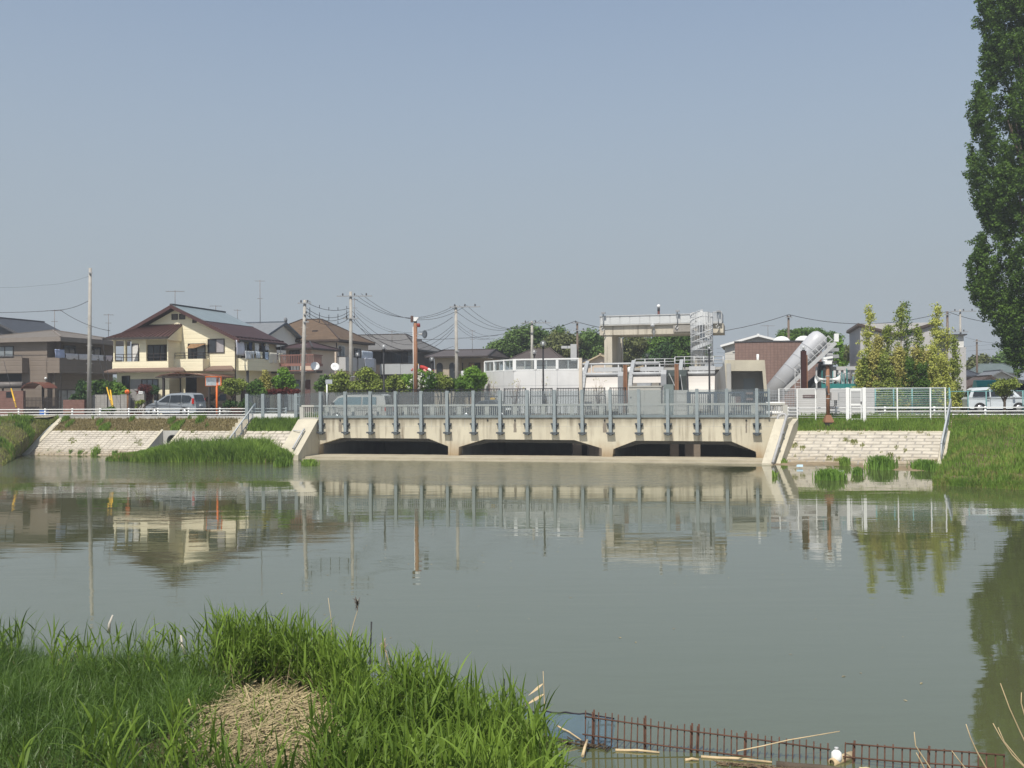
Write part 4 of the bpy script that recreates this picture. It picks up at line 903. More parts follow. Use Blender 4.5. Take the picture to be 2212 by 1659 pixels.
# flap gates
YG = 18.0
def flap_gate(label, px0, px1, z0, group='sluice gates'):
    x0, x1 = BR.f(px0, 820, YG)[0], BR.f(px1, 820, YG)[0]
    t = thing_in('sluice_gate', label, 'sluice gate', Frame(BR.o), group)
    R_ = 4.3; A = [math.radians(a) for a in np.linspace(0, 62, 15)]
    pr_ = [(YG + R_ * (1 - math.cos(a)), 2.6 + R_ * math.sin(a)) for a in A]
    sk = [p for p in pr_ if z0 <= p[1] <= 5.85]
    sk = sk + [(y + .12, z - .02) for y, z in sk[::-1]]
    MB().pxx(sk, x0 + .3, x1).build('skin_plate', mat('gate_skin', (.47, .44, .405), .45, .07, .5, spec=.4, streak=.25, streak_col=(.42, .36, .30)), t)
    yy, zz = min(pr_, key=lambda p: abs(p[1] - 5.9))
    b = MB(); b.box(x0 + .35, yy - .15, zz - .05, x1, yy + .3, zz + .12); b.tube([(x0 + .2, yy - .2, zz + .02), (x1, yy - .2, zz + .02)], .16, 10)
    b.box(x0 + .8, yy + .5, zz + .25, x1, yy + .9, zz + .62); b.build('top_beam', LGREY, t)
    arm = MB()
    for a, c in zip(pr_[:-1], pr_[1:]):
        if a[1] > 2.9: arm.bar((x0 + .1, a[0] - .05, a[1]), (x0 + .1, c[0] - .05, c[1]), .32, .3)
    l = pr_[-1]; arm.bar((x0 + .1, l[0] - .05, l[1]), (x0 + .1, l[0] + .9, l[1] + .55), .3, .3); arm.build('side_arm', mat('arm_steel', (.33, .34, .345), .5, .08, 2), t)
    am = MB()
    for a, c in zip(pr_[:-1], pr_[1:]):
        if a[1] > 2.9: am.bar((x0 + .13, a[0] + .15, a[1]), (x0 + .13, c[0] + .15, c[1]), .2, .3)
    am.build('seal_strip', DGREY, t)
    c_ = MB()
    for k in range(3): c_.tube([(x0 + 1.0 + k * .5, YG + 2.6, 5.9), (x0 + .8 + k * .5, YG + 2.9, 6.4), (x0 + 1.3 + k * .5, YG + 3.2, 6.2)], .05, 6)
    c_.build('hoist_hose', LGREY, t)
    MB().sphere((x0 - .15, YG + 2.6, 6.15), .34, 10, 8).build('end_cap', WHITE, t)
    return t, x0, x1
g1 = flap_gate('pale curved sluice gate next to the white enclosure, lowered', 1254, 1336, 2.7)
g2 = flap_gate('middle pale curved sluice gate, raised with a dark gap below', 1356.5, 1429, 5.05)
g3 = flap_gate('pale curved sluice gate beside the concrete gate house, lowered', 1464, 1543, 2.7)
def pier(label, k, xa_, xb_, y0, y1, yl=16.8, dep=3.2):
    t = thing_in('gate_pier', label, 'pier', Frame(BR.o))
    a, b = BX(k, xa_, yl), BX(k, xb_, yl); z1 = BZ(k, xa_, y0, yl)
    MB().pxx([(yl, 2.6), (yl, z1 - .35), (yl + .25, z1), (yl + dep, z1), (yl + dep, 2.6)], a, b).build('body', MGREY, t)
    return t, a, b, z1
pier('grey gate pier with a sloped top between the left and middle gates', 'C6', 402, 478, 1050, 1275)
t_, a_, b_, z_ = pier('grey gate pier carrying dark machinery between the middle and right gates', 'C6', 1024, 1105, 1025, 1275)
MB().pxx([(17.2, 3.0), (17.2, z_ - .5), (18.0, z_), (20, z_), (20, 3.0)], b_ + .003, b_ + 1.55).build('machine_housing', mat('dark_green_grey', (.045, .055, .05), .6, .2, 2), t_)
MB().bar((b_ + .2, 17.1, z_ - .3), (b_ + 1.2, 17.1, 3.6), .06).bar((b_ + 1.1, 17.1, z_ - .4), (b_ + 1.3, 17.1, 4.2), .06).build('lever', LGREY, t_)
for lab, xk, y0 in (('brown steel post between the left and middle gates', 514, 950), ('brown steel post between the middle and right gates', 1255, 938)):
    t = thing_in('steel_post', lab, 'post', Frame(BR.o), 'brown posts between the gates')
    a = BX('C6', xk, 16.2); z1 = BZ('C6', xk, y0, 16.2)
    MB().box(a - .16, 16.1, 2.6, a - .05, 16.4, z1).box(a - .05, 16.2, 2.6, a + .05, 16.3, z1 - .01).box(a + .05, 16.1, 2.6, a + .16, 16.4, z1 - .02).build('beam', RUSTP, t)
    MB().box(a - .3, 16.0, 2.55, a + .3, 16.5, 2.65).build('base_plate', LGREY, t)
# pipe and walkway railings
t = thing_in('handrail', 'long horizontal pipe rail above the left gates', 'handrail', Frame(BR.o)); YP = 21
za = BZ('C6', 500, 936, YP); x0, x1 = BX('C6', -170, YP), BX('C6', 1010, YP)
MB().tube([(x0, YP, za), (x1, YP, za)], .09, 8).build('rail', LGREY, t)
for i in range(7): x = x0 + (x1 - x0) * i / 6; MB().tube([(x, YP, 2.7), (x, YP, za)], .06, 6).build('post', LGREY, t)
def walk(label, k, x0, x1, y_top, y_bot, yl, n, rails=3):
    t = thing_in('walkway_railing', label, 'railing', Frame(BR.o)); a, b = BX(k, x0, yl), BX(k, x1, yl); z1, z0 = BZ(k, x0, y_top, yl), BZ(k, x0, y_bot, yl)
    for i in range(n + 1): x = a + (b - a) * i / n; MB().tube([(x, yl, z0), (x, yl, z1)], .045, 6).build('post', LGREY, t)
    for i in range(rails): z = z1 - (z1 - z0) * i / rails; MB().tube([(a, yl, z), (b, yl, z)], .04, 6).build('rail', LGREY, t)
    return t, a, b, z0
walk('pale pipe railing of the lower walkway under the portal', 'C6', 657, 1228, 872, 990, 23.5, 4)
_, a, b, z0 = walk('pale pipe railing of the raised walkway at the foot of the spiral stair', 'C6', 1232, 1930, 838, 985, 23.2, 5)
wk = thing_in('walkway', 'concrete walkway slab at the foot of the spiral stair', 'walkway', Frame(BR.o))
MB().box(a - 5, 23.3, z0 - .25, b + .6, 29, z0 - .02).build('slab', CONC_G, wk); MB().box(a - 4, 24, 2.6, b, 28.5, z0 - .25).build('base_wall', CONC_D, wk)
# the concrete portal with its platform and the caged spiral stair
YP = 27.0
po_ = thing_in('gate_portal', 'tall pale concrete portal frame with stained beam and panelled walkway on top', 'portal', Frame(BR.o))
cx0, cx1 = BX('C6', 208, YP), BX('C6', 322, YP); bx0, bx1 = BX('C6', 145, YP), BX('C6', 1938, YP)
zb0, zb1 = BZ('C6', 700, 513, YP), BZ('C6', 700, 380, YP); zrl = BZ('C6', 700, 232, YP)
CONC_P = mat('concrete_portal', (.54, .49, .40), .9, .1, .8, streak=1.5, streak_col=(.15, .13, .10), bump=.15)
MB().box(cx0, YP + .1, 2.6, cx1, YP + 6.0, zb0).build('leg', CONC_P, po_)
MB().box(cx1 - .6, YP + 6.3, 2.6, cx1 + .1, YP + 7.2, zb0).build('rear_leg', CONC_P, po_)
MB().box(bx0, YP, zb0, bx1, YP + 4.5, zb1).build('beam', CONC_P, po_)
MB().box(BX('C6', 1500, YP + 1), YP + 1.2, 2.6, BX('C6', 1640, YP + 1), YP + 4, zb0).build('leg', CONC_P, po_)
MB().box(BX('C6', 1215, YP), YP - .35, zb0 + .15, BX('C6', 1460, YP), YP - .003, zb1 - .1).build('recess_shade_block', CONC_D, po_)  # projecting block, its dark colour stands in for a recess's shade
MB().box(bx0 + .1, YP - .25, zb1, bx1 - .15, YP + 4.6, zb1 + .12).build('platform', CONC_G, po_)
PANW = mat('pale_panel', (.56, .57, .565), .6, .05, 1)
xp0, xp1 = BX('C6', 162, YP), BX('C6', 1462, YP); n = 9
for i in range(n):
    a = xp0 + (xp1 - xp0) * i / n; b = xp0 + (xp1 - xp0) * (i + 1) / n
    MB().box(a + .03, YP - .2, zb1 + .15, b - .03, YP - .17, zrl - .08).build('guard_panel', PANW, po_)
MB().box(xp0 - .05, YP - .26, zrl - .08, xp1, YP - .12, zrl).build('guard_rail', LGREY, po_)
gp = MB()
for i in range(n + 1): x = xp0 + (xp1 - xp0) * i / n; gp.box(x - .03, YP - .16, zb1 + .1, x + .03, YP - .08, zrl - .08)
gp.box(xp0 - .04, YP - .2, zb1 + .12, xp0, YP + 4.4, zrl - .05)
gp.build('guard_frame', LGREY, po_)
xq0, xq1 = BX('C6', 1790, YP), BX('C6', 1915, YP)
eg = MB()
for i in range(9): x = xq0 + (xq1 - xq0) * i / 8; eg.box(x - .03, YP - .2, zb1 + .1, x + .03, YP - .14, zrl + .05)
eg.box(xq0, YP - .22, zrl + .03, xq1, YP - .12, zrl + .12); eg.box(xq1 - .06, YP - .1, zb1 + .1, xq1, YP + 4.4, zrl + .1); eg.build('end_railing', LGREY, po_)
MB().box(BX('C6', 1640, YP), YP - .3, zb1 - .02, xq1, YP - .05, zb1 + .16).build('end_kick_plate', LGREY, po_)
cc = thing_in('warning_post', 'short dark red warning light post with a white cap on top of the portal', 'warning light', Frame(BR.o))
x = BX('C6', 1003, YP + 2); z_ = BZ('C6', 1003, 88, YP + 2); MB().tube([(x, YP + 2, zb1), (x, YP + 2, z_ - .55)], .11, 8).build('post', mat('dark_red', (.10, .03, .025), .6, .1, 2), cc)
MB().tube([(x, YP + 2, z_ - .55), (x, YP + 2, z_ - .12)], .12, 8).build('lamp_body', DGREY, cc); MB().sphere((x, YP + 2, z_ - .1), .17, 10, 6).build('cap', WHITE, cc)
for lab, xk, yk in (('small camera on a thin mast at the left end of the portal walkway', 200, 213), ('small camera on a thin mast near the middle of the portal walkway', 1272, 183), ('small double camera on a thin mast at the right end of the portal', 1865, 185)):
    t = thing_in('camera_mast', lab, 'camera', Frame(BR.o)); x = BX('C6', xk, YP - .4); z_ = BZ('C6', xk, yk, YP - .4)
    MB().tube([(x, YP - .4, zb1 - .1), (x, YP - .4, z_)], .045, 6).build('mast', MGREY, t); MB().box(x - .15, YP - .6, z_ - .02, x + .2, YP - .3, z_ + .13).build('camera_body', MGREY, t)
    MB().tube([(x, YP - .35, zb1 - .1), (x - .2, YP - .45, zb1 - .25), (x - .05, YP - .4, zb1 - .5), (x + .08, YP - .35, zb1 - .3)], .045, 6).build('flood_lamp', LGREY, t)
for lab, xk in (('white flood lamp hanging at the centre of the portal beam', 915),):
    t = thing_in('flood_lamp', lab, 'lamp', Frame(BR.o)); x = BX('C6', xk, YP - .3); z_ = BZ('C6', xk, 385, YP - .3)
    MB().lathe([(.0, -.2), (.14, -.12), (.19, .1), (.0, .2)], (x, YP - .3, z_), 12, 0, (0, -1, .3)).build('lamp_head', LGREY, t); MB().tube([(x + .1, YP - .2, z_ - .2), (x + .1, YP - .2, z_ - 1.0)], .05, 6).build('cable_tube', LGREY, t)
ss = thing_in('spiral_stair', 'pale grey caged spiral stair climbing to the right end of the portal', 'stair', Frame(BR.o))
YS_ = 25.3; xsx = BX('C6', 1622, YS_); RS = BX('C6', 1782, YS_) - xsx; z0 = BZ('C6', 1622, 985, YS_); z1 = BZ('C6', 1622, 180, YS_) ; zt5 = BZ('C6', 1622, 370, YS_)
GRYL = mat('pale_galvanised', (.50, .51, .515), .5, .05, 2)
MB().tube([(xsx, YS_, z0), (xsx, YS_, z1 + .1)], .14, 10).build('centre_column', GRYL, ss)
hx = lambda a, r, z: (xsx + r * math.cos(a), YS_ + r * math.sin(a), z)
NT = 34; a0 = math.radians(-40); turn = math.radians(680)
tr = MB(); strg = MB(); hr = MB()
for i in range(NT):
    a = a0 + turn * i / NT; b = a + turn / NT * 1.05; z = z0 + (zt5 - z0) * (i + 1) / NT
    tr.prism([hx(a, .14, z), hx(a, RS * .96, z), hx(b, RS * .96, z), hx(b, .14, z)], (0, 0, -.05))
    for j in range(2):
        p, q_ = a + (b - a) * j / 2, a + (b - a) * (j + 1) / 2; zz = z0 + (zt5 - z0) * (i + j / 2) / NT; zw = z0 + (zt5 - z0) * (i + (j + 1) / 2) / NT
        strg.add([hx(p, RS, zz), hx(q_, RS, zw), hx(q_, RS, zw + .32), hx(p, RS, zz + .32), hx(p, RS - .03, zz), hx(q_, RS - .03, zw), hx(q_, RS - .03, zw + .32), hx(p, RS - .03, zz + .32)],
                 [(0, 1, 2, 3), (7, 6, 5, 4), (3, 2, 6, 7), (0, 4, 5, 1)])
tr.build('tread', GRYL, ss).name = 'stair_flight'; strg.build('stringer', GRYL, ss)
for k, (dz) in enumerate((.75, 1.25)):
    MB().tube([hx(a0 + turn * i / 60, RS, z0 + (zt5 - z0) * i / 60 + dz) for i in range(61)], .04, 5).build('handrail', GRYL, ss)
cg = MB()
for i in range(26):
    a = 2 * math.pi * i / 26; cg.tube([hx(a, RS, z0 + .2), hx(a, RS, zt5 + 1.0)], .024, 4)
for j in range(6): z = z0 + .8 + (zt5 - z0) * j / 5.2; cg.tube([hx(2 * math.pi * i / 20, RS, z) for i in range(21)], .03, 4)
cg.build('cage', GRYL, ss)
tp = MB()
for i in range(20):
    a, b = math.pi * 2 * i / 20, math.pi * 2 * (i + 1) / 20
    if i % 5 != 3: tp.prism([hx(a, RS, zt5 + .1), hx(b, RS, zt5 + .1), hx(b, RS, z1 - .1), hx(a, RS, z1 - .1)], (.01, .01, 0))
tp.build('top_guard', PANW, ss)
# concrete gate house with a slanting frame, its door niche and the shaded side wall
YH = 15.0
ho = thing_in('gate_house', 'small raw concrete gate house with slanting sides and a recessed grey door', 'building', Frame(BR.o))
hp = lambda x, y, yl=YH: fb('A5', x, y, yl)
o1, o2, o3, o4 = hp(1455, 707), hp(1845, 707), hp(1872, 1060), hp(1480, 1060); i1, i2, i3, i4 = hp(1492, 812), hp(1822, 812), hp(1842, 1060), hp(1510, 1060)
MB().py([o4, o1, o2, o3, i3, i2, i1, i4], YH, YH + 2.4).build('frame', CONC, ho)
MB().py([i4, i1, i2, i3], YH + 2.1, YH + 4).build('niche_wall', CONC_G, ho)
MB().py([o4, o1, o2, o3], YH + 2.41, YH + 5.5).build('rear_block', CONC, ho)
d1, d2 = hp(1640, 885, YH + 2.1), hp(1750, 1040, YH + 2.1); MB().box(d1[0], YH + 2.03, 2.7, d2[0], YH + 2.097, d1[1]).build('door', mat('grey_door', (.36, .39, .40), .5, .04, 2), ho)
x, z = hp(1778, 690); MB().tube([(x, YH + 1, z - .35), (x, YH + 1, z + .35)], .1, 8).build('vent_pipe', WHITE, ho)
A_ = P(*q('A5', 1478, 992), 77.5); B2 = P(*q('A5', 1322, 992), 90); nn = Vector(((B2 - A_).y, -(B2 - A_).x, 0)).normalized() * .35
def on_wall(k, x, y):
    r = ray(*q(k, x, y)); n_ = Vector((-(B2 - A_).y, (B2 - A_).x, 0)); t = (A_ - CAM).dot(n_) / r.dot(n_); return CAM + r * t
pts = [Vector((A_.x, A_.y, 2.6)), Vector((B2.x, B2.y, 2.6)), on_wall('A5', 1322, 915), on_wall('A5', 1440, 760), on_wall('A5', 1452, 742), Vector((A_.x, A_.y, on_wall('A5', 1460, 742).z))]
sw = MB().prism([BR.l(p) for p in pts], BR.i @ nn).build('side_wall', CONC_G, ho)
# the inclined grey cylinder (screw pump casing) with its stair
YC = 22.0
cy = thing_in('inclined_cylinder', 'large pale grey cylinder inclined at fifty degrees with thin band rings', 'pump casing', Frame(BR.o))
c0 = fb('A6', 780, 1082, YC); c1 = fb('A6', 1372, 375, YC); ra = (Vector((fb('A6', 950, 1010, YC)[0], 0, fb('A6', 950, 1010, YC)[1])) - Vector((fb('A6', 680, 930, YC)[0], 0, fb('A6', 680, 930, YC)[1]))).length * .5
C0 = Vector((c0[0], YC, c0[1])); C1 = Vector((c1[0], YC + .6, c1[1])); ax = (C1 - C0).normalized(); Lc = (C1 - C0).length
MB().lathe([(.0, -1.6), (ra, -1.6), (ra, Lc - .5), (ra * .97, Lc - .15), (ra * .86, Lc + .25), (ra * .6, Lc + .5), (0, Lc + .6)], C0, 36, 0, ax).build('casing', mat('cylinder_paint', (.46, .465, .48), .42, .05, .6, spec=.45, streak=.2, streak_col=(.3, .3, .3)), cy)
for s_ in (.17, .405, .60, .80):
    MB().lathe([(ra - .02, -.03), (ra + .012, -.03), (ra + .012, .03), (ra - .02, .03)], C0 + ax * Lc * s_, 36, 0, ax).build('band_ring', MGREY, cy)
lad = thing_in('inclined_stair', 'narrow pale steel stair running up along the inclined cylinder', 'stair', Frame(BR.o))
YL_ = YC - 1.6
s0, s1 = fb('A6', 920, 1062, YL_), fb('A6', 1605, 425, YL_); S0, S1 = Vector((s0[0], YL_, s0[1])), Vector((s1[0], YL_, s1[1]))
dirs = (S1 - S0).normalized(); up_ = Vector((-dirs.z, 0, dirs.x)) * -1
if up_.z < 0: up_ = -up_
for yy in (0, .8): MB().bar(S0 + Vector((0, yy, 0)), S1 + Vector((0, yy, 0)), .06, .3).build('stringer', LGREY, lad)
m = MB()
for i in range(36): p = S0.lerp(S1, (i + .5) / 36); m.box(p.x - .14, YL_ + .04, p.z - .02, p.x + .14, YL_ + .76, p.z + .02)
m.build('tread_flight', LGREY, lad)
for yy in (0, .8):
    m = MB(); a, b = S0.lerp(S1, .32) + Vector((0, yy, 0)), S1 + Vector((0, yy, 0))
    for h in (.38, .8): m.tube([a + up_ * h, b + up_ * h], .022, 6)
    for i in range(9): p = a.lerp(b, i / 8); m.tube([p, p + up_ * .8], .018, 5)
    m.build('handrail', LGREY, lad)
MB().box(S1.x - .1, YL_ + .1, S1.z + .1, S1.x + .25, YL_ + .7, S1.z + .75).build('drive_box', WHITE, lad)
for i in (.35, .55, .75): p = S0.lerp(S1, i); MB().bar((p.x + .3, YL_ + .4, p.z - .2), (p.x + .3, YL_ + .4, 2.6), .12).build('support_leg', LGREY, lad)
lp = fb('A6', 1095, 950, YL_ - .6); m = MB()
for dx in (-.22, .22): m.tube([(lp[0] + dx, YL_ - .6, 2.6), (lp[0] + dx, YL_ - .6, fb('A6', 1095, 785, YL_)[1])], .03, 6)
for i in range(9): z = 2.9 + i * .35; m.tube([(lp[0] - .22, YL_ - .6, z), (lp[0] + .22, YL_ - .6, z)], .025, 5)
la2 = thing_in('ladder', 'short pale ladder standing beside the inclined cylinder', 'ladder', Frame(BR.o)); m.build('rungs', LGREY, la2).name = 'ladder_frame'
ph = thing_in('pump_housing', 'dark steel pump housing in the shade under the inclined stair', 'machine', Frame(BR.o))
h0, h1 = BX('A6', 1205, YC + 1.5), BX('A6', 1480, YC + 1.5); hz0 = fb('A6', 1300, 850, YC + 1.5)[1]; hz1 = fb('A6', 1400, 700, YC + 1.5)[1]
MB().py([(h0, 2.6), (h0, hz0 - .8), (h0 + .9, hz0), (h1 - .5, hz1), (h1, hz1), (h1, 2.6)], YC + 1.2, YC + 4).build('body', mat('dark_machine', (.035, .042, .045), .6, .2, 2), ph)
MB().box(h1 - 1.3, YC + .9, hz1 + .003, h1 + .8, YC + 3, hz1 + .12).build('roof_plate', DGREY, ph)
MB().box(h0 + .6, YC + .8, 2.6, h0 + 1.2, YC + 1.19, 4.6).box(h1 - .9, YC + .8, 2.6, h1 - .3, YC + 1.19, 4.2).build('motor_box', mat('machine_grey', (.10, .115, .12), .6, .2, 2), ph)
ct = thing_in('cylinder_tower', 'grey steel tower carrying the top of the inclined cylinder', 'tower', Frame(BR.o))
w0, w1 = BX('A6', 1490, YC + 2.5), BX('A6', 1632, YC + 2.5)
MB().box(w0, YC + 2.2, 2.6, w1 - .4, YC + 5, fb('A6', 1600, 425, YC + 2.5)[1]).build('body', LGREY, ct)
for zy in (520, 610): MB().box(w1 - .9, YC + 2.1, fb('A6', 1600, zy, YC + 2.5)[1] - .15, w1 + .1, YC + 2.19, fb('A6', 1600, zy, YC + 2.5)[1] + .15).build('bracket', MGREY, ct)
# switch yard boxes and the teal compound fence
sy = thing_in('transformer', 'grey transformer with insulators behind the teal fence', 'transformer', Frame(BR.o))
t0, t1 = BX('A6', 1540, 24), BX('A6', 1885, 24); zt6 = fb('A6', 1700, 745, 24)[1]
MB().box(t0, 24, zt6 - .3, t1, 26, zt6).build('beam', LGREY, sy)
for i in range(5): x = t0 + (t1 - t0) * (i + .3) / 5; MB().box(x - .1, 24.2, 2.6, x + .1, 24.4, zt6 - .3).build('post', LGREY, sy); MB().lathe([(.1, 0), (.22, .1), (.1, .2), (.22, .3), (.1, .4), (.2, .5), (.0, .6)], (x + .5, 24.2, zt6 - 1.1), 10).build('insulator', MGREY, sy)
MB().box(t0 + .6, 24.6, 2.6, t1 - .8, 26, zt6 - 1.2).build('tank', STUCG, sy)
tf = thing_in('compound_fence', 'teal corrugated compound fence behind the loudspeaker pole', 'fence', Frame(BR.o))
t0, t1 = BX('A6', 1412, 13), BX('A6', 2010, 13); zt7 = fb('A6', 1700, 978, 13)[1]
m = MB()
for i in range(40): a = t0 + (t1 - t0) * i / 40; w_ = (t1 - t0) / 40; m.box(a, 13 + .03 * (i % 2), 2.6, a + w_, 13.06 + .03 * (i % 2), zt7)
m.build('sheet', TEAL, tf)
for i in range(15):
    a = t0 + (t1 - t0) * (i + .2) / 15; MB().bar((a, 13.6, 2.7), (a + random.uniform(-.15, .3), 13.6, zt7 + random.uniform(.5, 1.15)), .07).build('pole', TEALP if i % 3 else TEAL, tf)
# equipment cabinet, block wall and the grey sliding gate on the far side of the road
YQ = 8.6
ec = thing_in('equipment_cabinet', 'big beige equipment cabinet behind the bridge screens', 'cabinet', Frame(BR.o))
a, b = BX('A5', 532, YQ), BX('A5', 843, YQ); zc = fb('A5', 700, 968, YQ)[1]
BEIGE = mat('beige_cabinet', (.43, .415, .37), .5, .04, 1)
MB().box(a, YQ, 2.62, b, YQ + 1.6, zc).build('body', BEIGE, ec); MB().box(a - .05, YQ - .05, zc, b + .05, YQ + 1.65, zc + .1).build('lid', BEIGE, ec)
for t0 in (.01, .5): MB().box(a + (b - a) * t0 + .02, YQ - .04, 2.75, a + (b - a) * (t0 + .475), YQ - .003, zc - .08).build('cabinet_door', BEIGE, ec)
MB().box(a + .12, YQ - .06, 3.9, a + .2, YQ - .042, 4.02).build('handle', DGREY, ec)
MB().box(a + .6, YQ + .1, zc + .1, a + 1.6, YQ + .9, zc + .3).build('roof_vent', MGREY, ec)
bw_ = thing_in('block_wall', 'pale concrete block wall between the beige cabinet and the grey gate', 'wall', Frame(BR.o))
a2, b2 = b + .1, BX('A5', 1098, YQ); MB().box(a2, YQ + .2, 2.62, b2, YQ + .5, fb('A5', 900, 998, YQ)[1]).build('wall', mat('pale_block', (.47, .45, .41), .9, .1, 1.5, courses=(.6, .3), seams=(1.0, .3)), bw_)
MB().box(a2 + .1, YQ + .1, 2.7, a2 + .8, YQ + .19, 4.9).build('meter_box', mat('teal_grey_box', (.17, .20, .19), .6, .1, 2), bw_)
sg = thing_in('sliding_gate', 'dark blue grey barred sliding gate in front of the gate house', 'gate', Frame(BR.o))
GB = mat('gate_blue_grey', (.075, .095, .115), .55, .1, 2); a, b = BX('A5', 1100, YQ), BX('A5', 1885, YQ); zg = fb('A5', 1500, 1012, YQ)[1]
for i in range(3):
    u = a + (b - a) * i / 3; v = a + (b - a) * (i + 1) / 3 - .05; m = MB(); m.box(u, YQ, zg - .14, v, YQ + .08, zg); m.box(u, YQ, 2.7, v, YQ + .08, 2.8)
    k = round((v - u) / .135)
    for j in range(k): x = u + (v - u) * (j + .5) / k; m.box(x - .025, YQ + .02, 2.8, x + .025, YQ + .06, zg - .14)
    m.build('barred_leaf', GB, sg); MB().box(u - .06, YQ - .04, 2.62, u + .22, YQ + .12, zg + .02).build('gate_post', GB, sg)
u = BX('A5', 1665, YQ); v = BX('A5', 1730, YQ); m = MB()
m.box(u, YQ - .03, fb('A5', 1700, 1095, YQ)[1], v, YQ - .005, fb('A5', 1700, 1072, YQ)[1]).box(u, YQ - .03, fb('A5', 1700, 1078, YQ)[1] + .3, v, YQ - .005, fb('A5', 1700, 1078, YQ)[1] + .45); m.build('sign_plate', mat('sign_grey', (.20, .16, .15), .6, .1, 3), sg)
mf = thing_in('mesh_fence', 'grey wire grid fence right of the sliding gate', 'fence', Frame(BR.o))
a, b = BX('A6', 705, YQ), BX('A6', 1085, YQ); zm = fb('A6', 900, 1065, YQ)[1]; m = MB()
for i in range(19): x = a + (b - a) * i / 18; m.box(x - .02, YQ, 2.65, x + .02, YQ + .03, zm)
for i in range(9): z = 2.75 + (zm - 2.8) * i / 8; m.box(a, YQ - .015, z - .018, b, YQ - .001, z + .018)
m.build('wire_grid', MGREY, mf)
for x in (a, (a + b) / 2): MB().box(x - .05, YQ - .07, 2.62, x + .05, YQ - .02, zm + .05).build('post', MGREY, mf)
pb = thing_in('pipe_barrier', 'pale double pipe barrier at the right end of the bridge', 'barrier', Frame(BR.o))
a, b = BX('A6', 660, 1.0), BX('A6', 920, 1.0)
for yy in (1250, 1372): z = fb('A6', 800, yy, 1.0)[1]; MB().tube([(a, 1.0, z), (b, 1.0, z)], .13, 10).build('pipe', OFFWH, pb)
MB().box(BX('A6', 820, 1), .9, 2.5, BX('A6', 820, 1) + .16, 1.1, fb('A6', 800, 1250, 1)[1]).build('post', LGREY, pb)
# grey wall with a name plate, roadside wire fences
YW = 8.0
gw = thing_in('grey_wall', 'pale grey wall with a dark name plate behind the white wire fence', 'wall', Frame(BR.o))
a, b, c = BX('A6', 1087, YW), BX('A6', 1500, YW), BX('A6', 2128, YW); zw = fb('A6', 1300, 1038, YW)[1]
GW1 = mat('grey_render', (.50, .49, .465), .85, .06, .7); GW2 = mat('ribbed_grey_panel', (.45, .45, .44), .8, .05, .7, courses=(.32, .12))
MB().box(a, YW, 2.6, b, YW + .3, zw).build('wall', GW1, gw); MB().box(b + .002, YW + .05, 2.6, c, YW + .3, zw - .02).build('panel_wall', GW2, gw)
u, v = fb('A6', 1160, 1170, YW), fb('A6', 1345, 1127, YW)
npl = MB().box(u[0], YW - .04, u[1], v[0], YW - .003, v[1]).build('name_plate', mat('name_plate_brown', (.12, .085, .08), .4, .1, 2), gw)
MB().box(u[0] + .12, YW - .046, (u[1] + v[1]) / 2 - .04, v[0] - .35, YW - .041, (u[1] + v[1]) / 2 + .04).build('plate_line', mat('plate_inlay', (.22, .17, .16), .5, .2, 20), npl)
MB().box(v[0] - .16, YW - .046, u[1] + .03, v[0] - .02, YW - .041, v[1] - .03).build('plate_emblem', BLACK, npl)
YV = 2.4
wf = thing_in('wire_fence', 'tall thin white wire fence on the right bank in front of the guard rail', 'fence', Frame(BR.o))
PXS = [1682.8, 1722, 1762, 1830.8, 1866.8, 1938.4, 2009.8, 2042]
xs_ = [BR.f(p, 880, YV)[0] for p in PXS]; zfv = BR.f(1800, 838.5, YV)[1]; zbv = 2.4
for i, x in enumerate(xs_):
    if i not in (3, 4): MB().box(x - .036, YV - .03, zbv - .1, x + .036, YV + .04, zfv).build('post', WHITE, wf)
WIRE = mat('white_wire', (.66, .66, .65), .6, .05, 2)
MB().tube([(xs_[0], YV, zfv - .03), (xs_[-1], YV, zfv - .03)], .025, 5).build('top_wire', WIRE, wf)
for i, (u, v) in enumerate(zip(xs_[:-1], xs_[1:])):
    if i == 3: continue
    m = MB()
    for k in range(14): z = zbv + .25 + (zfv - zbv - .35) * k / 13; m.tube([(u, YV, z), (v, YV, z)], .008, 4)
    m.build('wire_panel', WIRE, wf)
fg = thing_in('fence_gate', 'white tube frame gate standing in the wire fence on the right bank', 'gate', Frame(BR.o))
u, v = xs_[3], xs_[4]
for x in (u, v): MB().box(x - .10, YV - .07, zbv - .15, x + .10, YV + .07, zfv + .03).build('gate_post', WHITE, fg)
m = MB(); zs = [zbv + .12, fb('A8', 900, 88, YV)[1], zfv - .12]
for z in zs: m.box(u + .16, YV - .03, z - .05, v - .16, YV + .03, z + .05)
for x in (u + .16, v - .21): m.box(x, YV - .028, zs[0] + .05, x + .05, YV + .028, zs[2] - .05)
lf_ = m.build('gate_leaf', WHITE, fg); MB().box(v - .22, YV - .07, 3.5, v - .15, YV - .035, 3.66).build('lock', DGREY, lf_)
MB().box(u - .4, YV - .25, zbv - .4, u + .3, YV + .25, zbv - .03).build('footing', CONC, fg)
tl = thing_in('mesh_fence', 'pale teal wire mesh fence beyond the road behind the saplings', 'fence', Frame(BR.o))
a, b = BX('A7', 422, 8.0), BX('A7', 1305, 8.0); zk = fb('A7', 900, 1205, 8.0)[1]; m = MB()
for i in range(11): z = 2.75 + (zk - 2.8) * i / 10; m.tube([(a, 8.0, z), (b, 8.0, z)], .010, 4)
for i in range(60): x = a + (b - a) * i / 59; m.tube([(x, 8.0, 2.7), (x, 8.0, zk)], .0045, 3)
m.build('wire_mesh', TEALP, tl)
for i in range(5): x = a + (b - a) * i / 4; MB().tube([(x, 8.05, 2.6), (x, 8.05, zk)], .05, 6).build('post', TEALP, tl)
